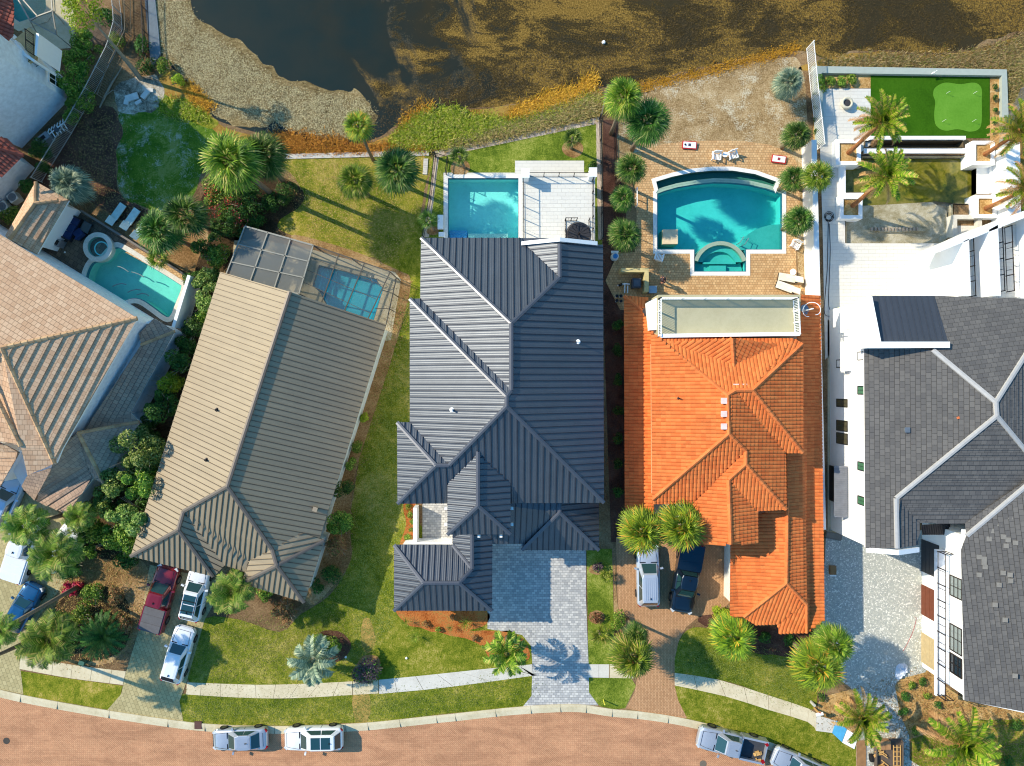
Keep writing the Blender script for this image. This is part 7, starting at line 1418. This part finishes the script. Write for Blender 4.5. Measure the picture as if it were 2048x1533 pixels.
tufts('lawn_grass', 'grass blades over the side lawn between the houses', [(800, 600), (836, 600), (818, 1000), (790, 1230), (720, 1340), (700, 1340), (712, 1120), (745, 860)], 12000, .1, L_LB, 41, w=.03, lean=1.6, clump=.5)
tufts('lawn_grass', 'grass blades over the lawn behind the brown metal roof', [(560, 320), (850, 314), (836, 440), (790, 530), (620, 480), (590, 400)], 12000, .1, L_DRYT, 42, w=.03, lean=1.6, clump=.5)
tufts('lawn_grass', 'grass blades over the front lawn of the orange tile house', [(1380, 1270), (1560, 1315), (1625, 1370), (1612, 1412), (1440, 1355), (1352, 1340)], 7000, .1, L_LB, 43, w=.03, lean=1.6, clump=.5)
tufts('lawn_grass', 'grass blades over the verges', [(370, 1392), (600, 1400), (885, 1380), (1060, 1356), (1060, 1388), (880, 1424), (600, 1447), (368, 1438)], 9000, .1, L_LB, 44, w=.03, lean=1.6, clump=.5)
tufts('lawn_grass', 'grass blades over the front lawns', [(400, 1250), (480, 1245), (600, 1232), (700, 1150), (705, 1350), (600, 1362), (385, 1362)], 9000, .1, leaf_mat('lawn_blade', (84, 100, 34), (168, 164, 84), None, 1, .2), 12, w=.03, lean=1.6, clump=.5)

# ================================================================ FURNITURE AND SMALL THINGS
def at(name, label, cat, px, py, ang=0, z=0, group=None): p = G(px, py); return thing(name, label, cat, (p.x, p.y, z), R(ang), group)
def bx(root, name, mat, *boxes):
    mb = MB()
    for b in boxes: mb.box(*b)
    return mb.build(name, mat, root, local=True)
BLUEF = plain('blue_cushion', (22, 48, 92), .8, var=.2); DKW = plain('dark_wicker', (40, 40, 44), .8)
s_ = at('sofa', 'dark blue outdoor sofa against the white wall beside the round spa', 'sofa', 147, 458, -118 + 180)
bx(s_, 'frame', DKW, ((0, 0, .18), (2.1, .9, .3))); bx(s_, 'backrest', BLUEF, ((0, .4, .6), (2.1, .16, .5)))
for k in (-.68, 0, .68): bx(s_, 'seat_cushion', BLUEF, ((k, -.05, .42), (.64, .7, .16)))
for k in (-1.0, 1.0): bx(s_, 'armrest', DKW, ((k, 0, .45), (.12, .9, .3)))
s_ = at('armchair', 'dark blue outdoor armchair nearest the round spa', 'armchair', 163, 470, 40); bx(s_, 'seat', BLUEF, ((0, 0, .35), (.7, .7, .2))); bx(s_, 'backrest', BLUEF, ((0, -.36, .6), (.75, .14, .5))); bx(s_, 'frame', DKW, ((0, 0, .15), (.8, .8, .24)))
s_ = at('coffee_table', 'square grey outdoor table above the blue armchair', 'table', 177, 457, 62); bx(s_, 'tabletop', plain('slate_top', (70, 80, 84), .5), ((0, 0, .36), (.85, .7, .05))); [bx(s_, 'leg', DKW, ((a, b, .17), (.06, .06, .34))) for a in (-.36, .36) for b in (-.28, .28)]
s_ = at('grill', 'small silver grill beside the lower end of the white wall', 'grill', 126, 489, 60); bx(s_, 'cabinet', GREYM, ((0, 0, .45), (.6, .5, .8))); bx(s_, 'cooktop', BLACK, ((0, 0, .87), (.4, .3, .04)))
s_ = at('stone_disc', 'small white disc on the spa patio', 'drain cover', 130, 505); mb = MB(); mb.lathe([(.08, 0), (.08, .03), (0, .035)], (0, 0, .012), 12); mb.build('disc', WHITE2, s_, local=True)
def lounger(lab, x, y, ang, c=(196, 214, 206), group=None):
    s_ = at('sun_lounger', lab, 'lounger', x, y, ang, 0, group); m = plain('lounger_fabric%d' % int(x), c, .8); bx(s_, 'seat', m, ((.25, 0, .34), (1.4, .62, .08))); bx(s_, 'backrest', m, ((-.72, 0, .5), (.66, .62, .07), 0, 0, .55)); bx(s_, 'frame', DKW, ((.15, 0, .27), (1.7, .6, .06)))
    for a in (-.5, .85):
        for b in (-.27, .27): bx(s_, 'leg', DKW, ((a, b, .13), (.06, .06, .26)))
lounger('left pale green lounger on the mulch above the spa patio', 238, 430, 55); lounger('middle pale green lounger on the mulch above the spa patio', 266, 440, 55); lounger('third lounger mostly hidden under the fan palm', 288, 460, 50)
lounger('white and tan lounger above the other at the lower right of the clay paver deck', 1577, 558, 170, (232, 222, 200)); lounger('lower white and tan lounger next to the terrace rail', 1572, 577, 160, (236, 228, 208))
def adiron(lab, x, y, ang):
    s_ = at('deck_chair', lab, 'chair', x, y, ang); bx(s_, 'seat', WHITE2, *[((.0, k, .3), (.5, .08, .03)) for k in (-.24, -.12, 0, .12, .24)]); bx(s_, 'backrest', WHITE2, *[((-.34, k, .58), (.06, .09, .62), 0, 0, -.4) for k in (-.22, -.11, 0, .11, .22)])
    for k in (-.33, .33): bx(s_, 'armrest', WHITE2, ((0, k, .5), (.62, .11, .03)))
    for a in (-.25, .25):
        for b in (-.31, .31): bx(s_, 'leg', WHITE2, ((a, b, .24), (.06, .05, .48)))
adiron('left of the two white slatted chairs above the curved pool', 1430, 316, 265); adiron('right of the two white slatted chairs above the curved pool', 1463, 314, -75); adiron('white slatted chair beside the sun shelf of the curved pool', 1587, 492, 240); adiron('small white chair at the lower left corner of the curved pool', 1316, 516, 75)
def rtable(lab, x, y, r_=.22): s_ = at('side_table', lab, 'table', x, y); mb = MB(); mb.lathe([(r_, .42), (r_, .46), (0, .465)], n=16); mb.build('tabletop', WHITE2, s_, local=True); mb = MB(); mb.tube([(0, 0, 0), (0, 0, .42)], .04, 8); mb.build('leg', WHITE2, s_, local=True)
rtable('small round white table between the two slatted chairs', 1447, 313); rtable('round white table above the white and tan loungers', 1582, 546, .26)
REDP = plain('red_board_paint', (196, 34, 40), .6)
for lab, x, y, ang in (('red framed bean bag board left of the slatted chairs', 1378, 292, -4), ('red framed bean bag board right of the slatted chairs', 1556, 320, -7)):
    s_ = at('cornhole_board', lab, 'game board', x, y, ang); bx(s_, 'frame', REDP, ((0, 0, .16), (1.2, .62, .08), 0, 0, .12)); bx(s_, 'top', WHITE2, ((0, 0, .215), (1.05, .48, .02), 0, 0, .12)); sgn = 1 if x > 1400 else -1
    mb = MB(); mb.tube([(sgn * .38, 0, .19 - sgn * .045 + .03), (sgn * .38, 0, .24 - sgn * .045)], .075, 12); mb.build('hole', BLACK, s_, local=True); bx(s_, 'emblem', plain('emblem_red%d' % x, (150, 60, 70) if x > 1400 else (70, 70, 90), .7), ((0, 0, .232), (.22, .22, .006), .78, 0, .12))
s_ = at('fire_bowl', 'round pale stone fire bowl on the white terrace', 'fire bowl', 1690, 210); mb = MB(); mb.lathe([(.3, 0), (.5, .28), (.48, .48), (.33, .5), (.3, .38), (0, .36)], n=26); mb.build('bowl', plain('bowl_stone', (204, 198, 176), .8), s_, True, True); mb = MB(); mb.lathe([(.29, .4), (0, .42)], n=20); mb.build('lava_rock', plain('lava', (60, 60, 62), .9), s_, local=True)
s_ = at('handrail', 'short white rail at the left of the curved pool', 'handrail', 1271, 398); mb = MB(); mb.bar((0, -.75, .8), (0, .75, .8), .07, .06); [mb.bar((0, k, 0), (0, k, .8), .06, .06) for k in (-.7, 0, .7)]; mb.build('rail', WHITE2, s_, local=True)
s_ = at('pool_filter', 'round pool filter with bright blue lid and white tank', 'pool filter', 1228, 516); mb = MB(); mb.lathe([(.3, 0), (.33, .3), (.3, .75), (.16, .85)], n=20); mb.build('tank', plain('tank_white', (206, 216, 222), .5), s_, True, True); mb = MB(); mb.lathe([(.22, .8), (.2, .86), (.05, .9), (0, .9)], n=18); mb.build('lid', plain('lid_blue', (40, 130, 200), .4), s_, True, True); bx(s_, 'tray', WHITE2, ((0, .38, .5), (.6, .2, .12)))
s_ = at('pool_pump', 'dark grey pump cabinet inside the low cream wall', 'pump', 1270, 569); bx(s_, 'cabinet', plain('pump_grey', (74, 78, 86), .6), ((0, 0, .45), (.7, .75, .85))); bx(s_, 'lid', plain('pump_lid', (96, 100, 108), .5), ((0, 0, .9), (.5, .5, .05)))
s_ = at('pool_pipes', 'tangle of white and black pool pipes beside the cream wall', 'pipes', 1246, 575); mb = MB(); mb.tube([(-.5, .1, .3), (.1, .25, .4), (.5, .2, .4)], .06, 8); mb.tube([(.1, -.5, .2), (.1, .2, .4)], .05, 8); mb.tube([(.35, -.5, .2), (.35, .1, .3)], .05, 8); mb.build('pipe', WHITE2, s_, local=True); mb = MB(); mb.tube([(-.4, .1, .36), (-.15, .2, .5)], .11, 10); mb.build('valve', BLACK, s_, local=True)
for k, (x, y) in enumerate(((1232, 594), (1240, 594), (1232, 603), (1240, 604))):
    s_ = at('pipe_valve', ['upper left', 'upper right', 'lower left', 'lower right'][k] + ' black capped pipe stub at the corner of the orange low roof', 'pipe', x, y, 0, 0, 'pipe stubs by the orange roof'); mb = MB(); mb.tube([(0, 0, 0), (0, 0, .5)], .09, 10); mb.build('pipe', WHITE2, s_, local=True); mb = MB(); mb.tube([(0, 0, .5), (0, 0, .58)], .13, 10); mb.build('cap', BLACK, s_, local=True)
s_ = at('storage_chest', 'small grey chest beside the terrace corner of the orange house', 'chest', 1302, 582); bx(s_, 'chest_body', GREYM, ((0, 0, .4), (.6, .55, .8))); bx(s_, 'lid', plain('chest_lid', (150, 176, 196), .4), ((0, 0, .82), (.64, .6, .05)))
for lab, x, y in (('upper of the two square fan units between the hedge and the tan roof', 36, 399), ('lower of the two square fan units between the hedge and the tan roof', 16, 417)):
    s_ = at('air_conditioner', lab, 'air conditioner', x, y, 35); bx(s_, 'housing', plain('ac_cream', (206, 204, 192), .6), ((0, 0, .35), (.75, .75, .7))); mb = MB(); mb.lathe([(.32, .7), (.32, .74), (.28, .74), (.27, .71), (.1, .71), (.09, .75), (0, .75)], n=20); mb.build('fan_grille', plain('ac_grey', (110, 116, 118), .5), s_, local=True)
s_ = at('generator', 'grey backup generator by the wall of the white stucco house', 'generator', 97, 283, 38); bx(s_, 'cabinet', plain('gen_grey', (138, 146, 152), .5), ((0, 0, .4), (1.1, .6, .8))); bx(s_, 'vent', BLACK, ((0, 0, .81), (.5, .3, .02)))
s_ = at('pool_pipes', 'white pool pipes next to the grey generator', 'pipes', 122, 262, 35); mb = MB()
for k in range(6): mb.tube([(-.9 + k * .3, -.4, .3), (-.8 + k * .3, .2, .5), (-.6 + k * .28, .5, .3)], .05, 8)
mb.tube([(-1, 0, .5), (1, .1, .5)], .05, 8); mb.build('pipe', WHITE2, s_, local=True); mb = MB(); mb.lathe([(.22, 0), (.22, .5), (.1, .6)], (-.1, 0, 0), 14); mb.build('tank', plain('tank_grey', (84, 90, 96), .5), s_, local=True)
# hose
mb = MB(); hp = lambda l: [(*G(x, y).xy, .05) for x, y in l]
mb.tube([tuple((*p, .05)) for p in smooth_loop([G(x, y).xy for x, y in ((1656, 445), (1655, 500), (1654, 540), (1650, 590), (1648, 620), (1652, 632), (1665, 630), (1657, 612), (1658, 560), (1660, 500), (1658, 448))], 5, False)], .025, 6)
for k in range(4): mb.tube([(G(1657, 436).x + (.25 + .05 * k) * math.cos(a * .4), G(1657, 436).y + .1 * (k % 2) + (.25 + .05 * k) * math.sin(a * .4), .05 + .02 * k) for a in range(17)], .022, 6)
o = mb.build('garden_hose', BLACK); tag(o, 'coiled black hose trailing along the white terrace beside the boundary wall', 'hose')
mb = MB(); mb.tube([tuple((*p, .03)) for p in smooth_loop([G(x, y).xy for x, y in ((1828, 1234), (1832, 1238), (1826, 1262), (1814, 1288), (1806, 1302))], 5, False)], .015, 5); o = mb.build('power_cord', plain('cord_red', (170, 50, 50), .6)); tag(o, 'thin red cord lying on the cobbled drive', 'cord')
for k, (x, y) in enumerate(((1892, 188), (1946, 188), (1884, 244), (1944, 244))):
    s_ = at('golf_flag', ['upper left', 'upper right', 'lower left', 'lower right'][k] + ' little white flag on the pale putting green', 'flag', x, y, 0, 0, 'flags on the putting green'); mb = MB(); mb.tube([(0, 0, 0), (0, 0, .5)], .012, 6); mb.build('pole', WHITE2, s_, local=True); mb = MB(); mb.poly([(0, 0, .5), (.14, .03, .46), (0, 0, .4)]); mb.build('pennant', WHITE2, s_, local=True)
s_ = at('marker_post', 'slim yellow marker post on the verge beside the grey paver drive', 'post', 1207, 1400); mb = MB(); mb.tube([(0, 0, 0), (-.02, .02, .95)], .05, 8); mb.build('post', plain('marker_yellow', (236, 226, 90), .5), s_, local=True)
for lab, x, y in (('small white pipe cap in the front lawn of the metal roofed house', 813, 1316), ('small white pipe cap in the lawn by the silvery pindo palm', 692, 1314)):
    mb = MB(); mb.lathe([(.09, 0), (.09, .12), (0, .14)], G(x, y), 12); o = mb.build('lawn_drain', WHITE2); tag(o, lab, 'drain')
s_ = at('utility_box', 'small dark green utility box beside the left sidewalk', 'utility box', 170, 1322, -15); bx(s_, 'cabinet', plain('util_green', (44, 86, 74), .6), ((0, 0, .25), (.42, .3, .5))); bx(s_, 'lid', plain('util_lid', (56, 100, 86), .6), ((0, 0, .52), (.46, .34, .04)))
s_ = at('mailbox', 'pale mailbox on a post at the corner of the right sidewalk', 'mailbox', 1628, 1416, 10); bx(s_, 'post', WOOD, ((0, 0, .55), (.1, .1, 1.1))); mb = MB(); mb.tube([(-.3, 0, 1.15), (.25, 0, 1.15)], .13, 10); mb.build('letter_box', WHITE2, s_, local=True); bx(s_, 'hand_flag', REDP, ((.0, .15, 1.25), (.1, .02, .14)))
s_ = at('utility_pole_stub', 'grey post stub and pipe at the corner above the mailbox', 'post', 1622, 1404); mb = MB(); mb.tube([(0, 0, 0), (0, 0, .7)], .12, 10); mb.build('post', plain('stub_grey', (186, 184, 176), .7), s_, local=True)
s_ = at('stone_step', 'grey stone slab leaning at the end of the white boundary wall', 'stone slab', 1664, 1070, -12); bx(s_, 'slab', plain('slab_grey', (128, 122, 112), .9), ((0, 0, .3), (1.3, .45, .3)), ((.1, -.1, .08), (1.3, .5, .16)))
s_ = at('garden_cart', 'tan sided cart standing in the shade of the orange roof on the cobbled drive', 'cart', 1661, 1138, 90); bx(s_, 'tray', plain('cart_tan', (150, 112, 72), .8), ((0, 0, .4), (.7, .5, .3))); bx(s_, 'handle', WHITE2, ((-.45, 0, .5), (.1, .5, .06)))
mb = MB(); 
for k in range(6): mb.tube([(-.05, -.02, .02), (.1, 0, .1)], .04, 6)
s_ = at('buoy', 'small white float on the ochre weed of the pond', 'float', 1207, 86); mb = MB(); mb.lathe([(.05, 0), (.16, .08), (.12, .2), (0, .24)], n=12); mb.build('float_body', WHITE2, s_, local=True)
s_ = at('bird', 'white bird standing on the grey wall above the putting green', 'bird', 1859, 152, 30, .35); 
mb = MB(); mb.tube([(-.2, 0, .2), (-.08, 0, .2), (.06, 0, .23), (.13, 0, .3), (.15, 0, .38), (.2, 0, .4), (.27, 0, .39)], [.01, .06, .07, .035, .025, .035, .006], 8); mb.tube([(0, .03, .16), (.01, .03, 0)], .008, 5); mb.tube([(0, -.03, .16), (.01, -.03, 0)], .008, 5); mb.build('bird_body', WHITE2, s_, True, True)
s_ = at('driftwood', 'fallen pale branch on the washed out bank', 'branch', 215, 195); mb = MB(); mb.tube([(-.6, -.9, .1), (-.1, 0, .2), (.5, 1.2, .15), (1.3, 2.4, .2)], [.05, .1, .08, .03], 7); mb.tube([(-.1, 0, .2), (.7, .4, .5), (1.2, .3, .3)], [.05, .03, .015], 6); mb.build('branch', BARKG, s_, local=True)
for x, y, ang, k in ((265, 196, .3, 1.2), (292, 190, .9, .9), (300, 182, 0, .7), (255, 202, 1.3, .8), (278, 206, .5, .6)):
    mb = MB(); p = G(x, y); mb.box((p.x, p.y, .08), (.9 * k, .45 * k, .14 + .03 * k), rz=ang); o = mb.build('concrete_slab', plain('rubble_white', (206, 204, 196), .9, var=.15) if 'rubble_white' not in bpy.data.materials else bpy.data.materials['rubble_white']); tag(o, 'broken pale concrete slab on the washed out bank', 'slab', 'broken slabs on the bank')
# person on the pool deck
s_ = at('person', 'person in dark clothes standing beside the cream pump wall on the clay paver deck', 'person', 1321, 564, 200)
J = {'pel': (0, 0, .95), 'sp': (.0, 0, 1.2), 'ch': (.02, 0, 1.4), 'nk': (.04, 0, 1.53), 'hd': (.08, 0, 1.64), 'ht': (.09, 0, 1.75)}
vs = [(0, 0, .95), (0, 0, 1.15), (.02, 0, 1.38), (.03, 0, 1.5), (.06, 0, 1.62), (.07, 0, 1.72), (0, .17, 1.42), (.05, .24, 1.16), (.26, .2, 1.05), (0, -.17, 1.42), (-.02, -.25, 1.16), (.2, -.22, 1.02), (0, .1, .88), (.12, .12, .5), (.05, .12, .08), (.18, .13, .04), (0, -.1, .88), (-.08, -.12, .5), (-.16, -.12, .08), (-.03, -.13, .04)]
es = [(0, 1), (1, 2), (2, 3), (3, 4), (4, 5), (2, 6), (6, 7), (7, 8), (2, 9), (9, 10), (10, 11), (0, 12), (12, 13), (13, 14), (14, 15), (0, 16), (16, 17), (17, 18), (18, 19)]
rad = [.14, .13, .15, .06, .1, .07, .065, .05, .035, .065, .05, .035, .09, .065, .045, .035, .09, .065, .045, .035]
me = bpy.data.meshes.new('body'); me.from_pydata(vs, es, []); bo = bpy.data.objects.new('body', me); COL.objects.link(bo); bo.parent = s_
md = bo.modifiers.new('skin', 'SKIN'); bo.modifiers.new('sub', 'SUBSURF').levels = 1; bo.modifiers['sub'].render_levels = 1
for i, r_ in enumerate(rad): me.skin_vertices[0].data[i].radius = (r_, r_); me.skin_vertices[0].data[i].use_root = (i == 0)
me.materials.append(plain('skin_tone', (170, 120, 96), .6))
mb = MB(); mb.lathe([(.10, 1.6), (.115, 1.68), (.09, 1.76), (0, 1.79)], (.05, 0, 0), 12); mb.build('hair', plain('dark_hair', (40, 26, 22), .7), s_, True, True)
mb = MB(); mb.lathe([(.17, .92), (.165, 1.2), (.2, 1.42), (.09, 1.5)], (.01, 0, 0), 14); mb.tube([(0, .15, 1.42), (.05, .25, 1.2)], .075, 8); mb.tube([(0, -.15, 1.42), (-.02, -.26, 1.2)], .075, 8); mb.build('shirt', plain('dark_shirt', (70, 56, 66), .8), s_, True, True)
mb = MB(); mb.tube([(0, .1, .95), (.12, .12, .5), (.06, .12, .14)], [.11, .08, .06], 10); mb.tube([(0, -.1, .95), (-.08, -.12, .5), (-.15, -.12, .14)], [.11, .08, .06], 10); mb.build('trousers', plain('dark_trousers', (44, 44, 54), .8), s_, True, True)
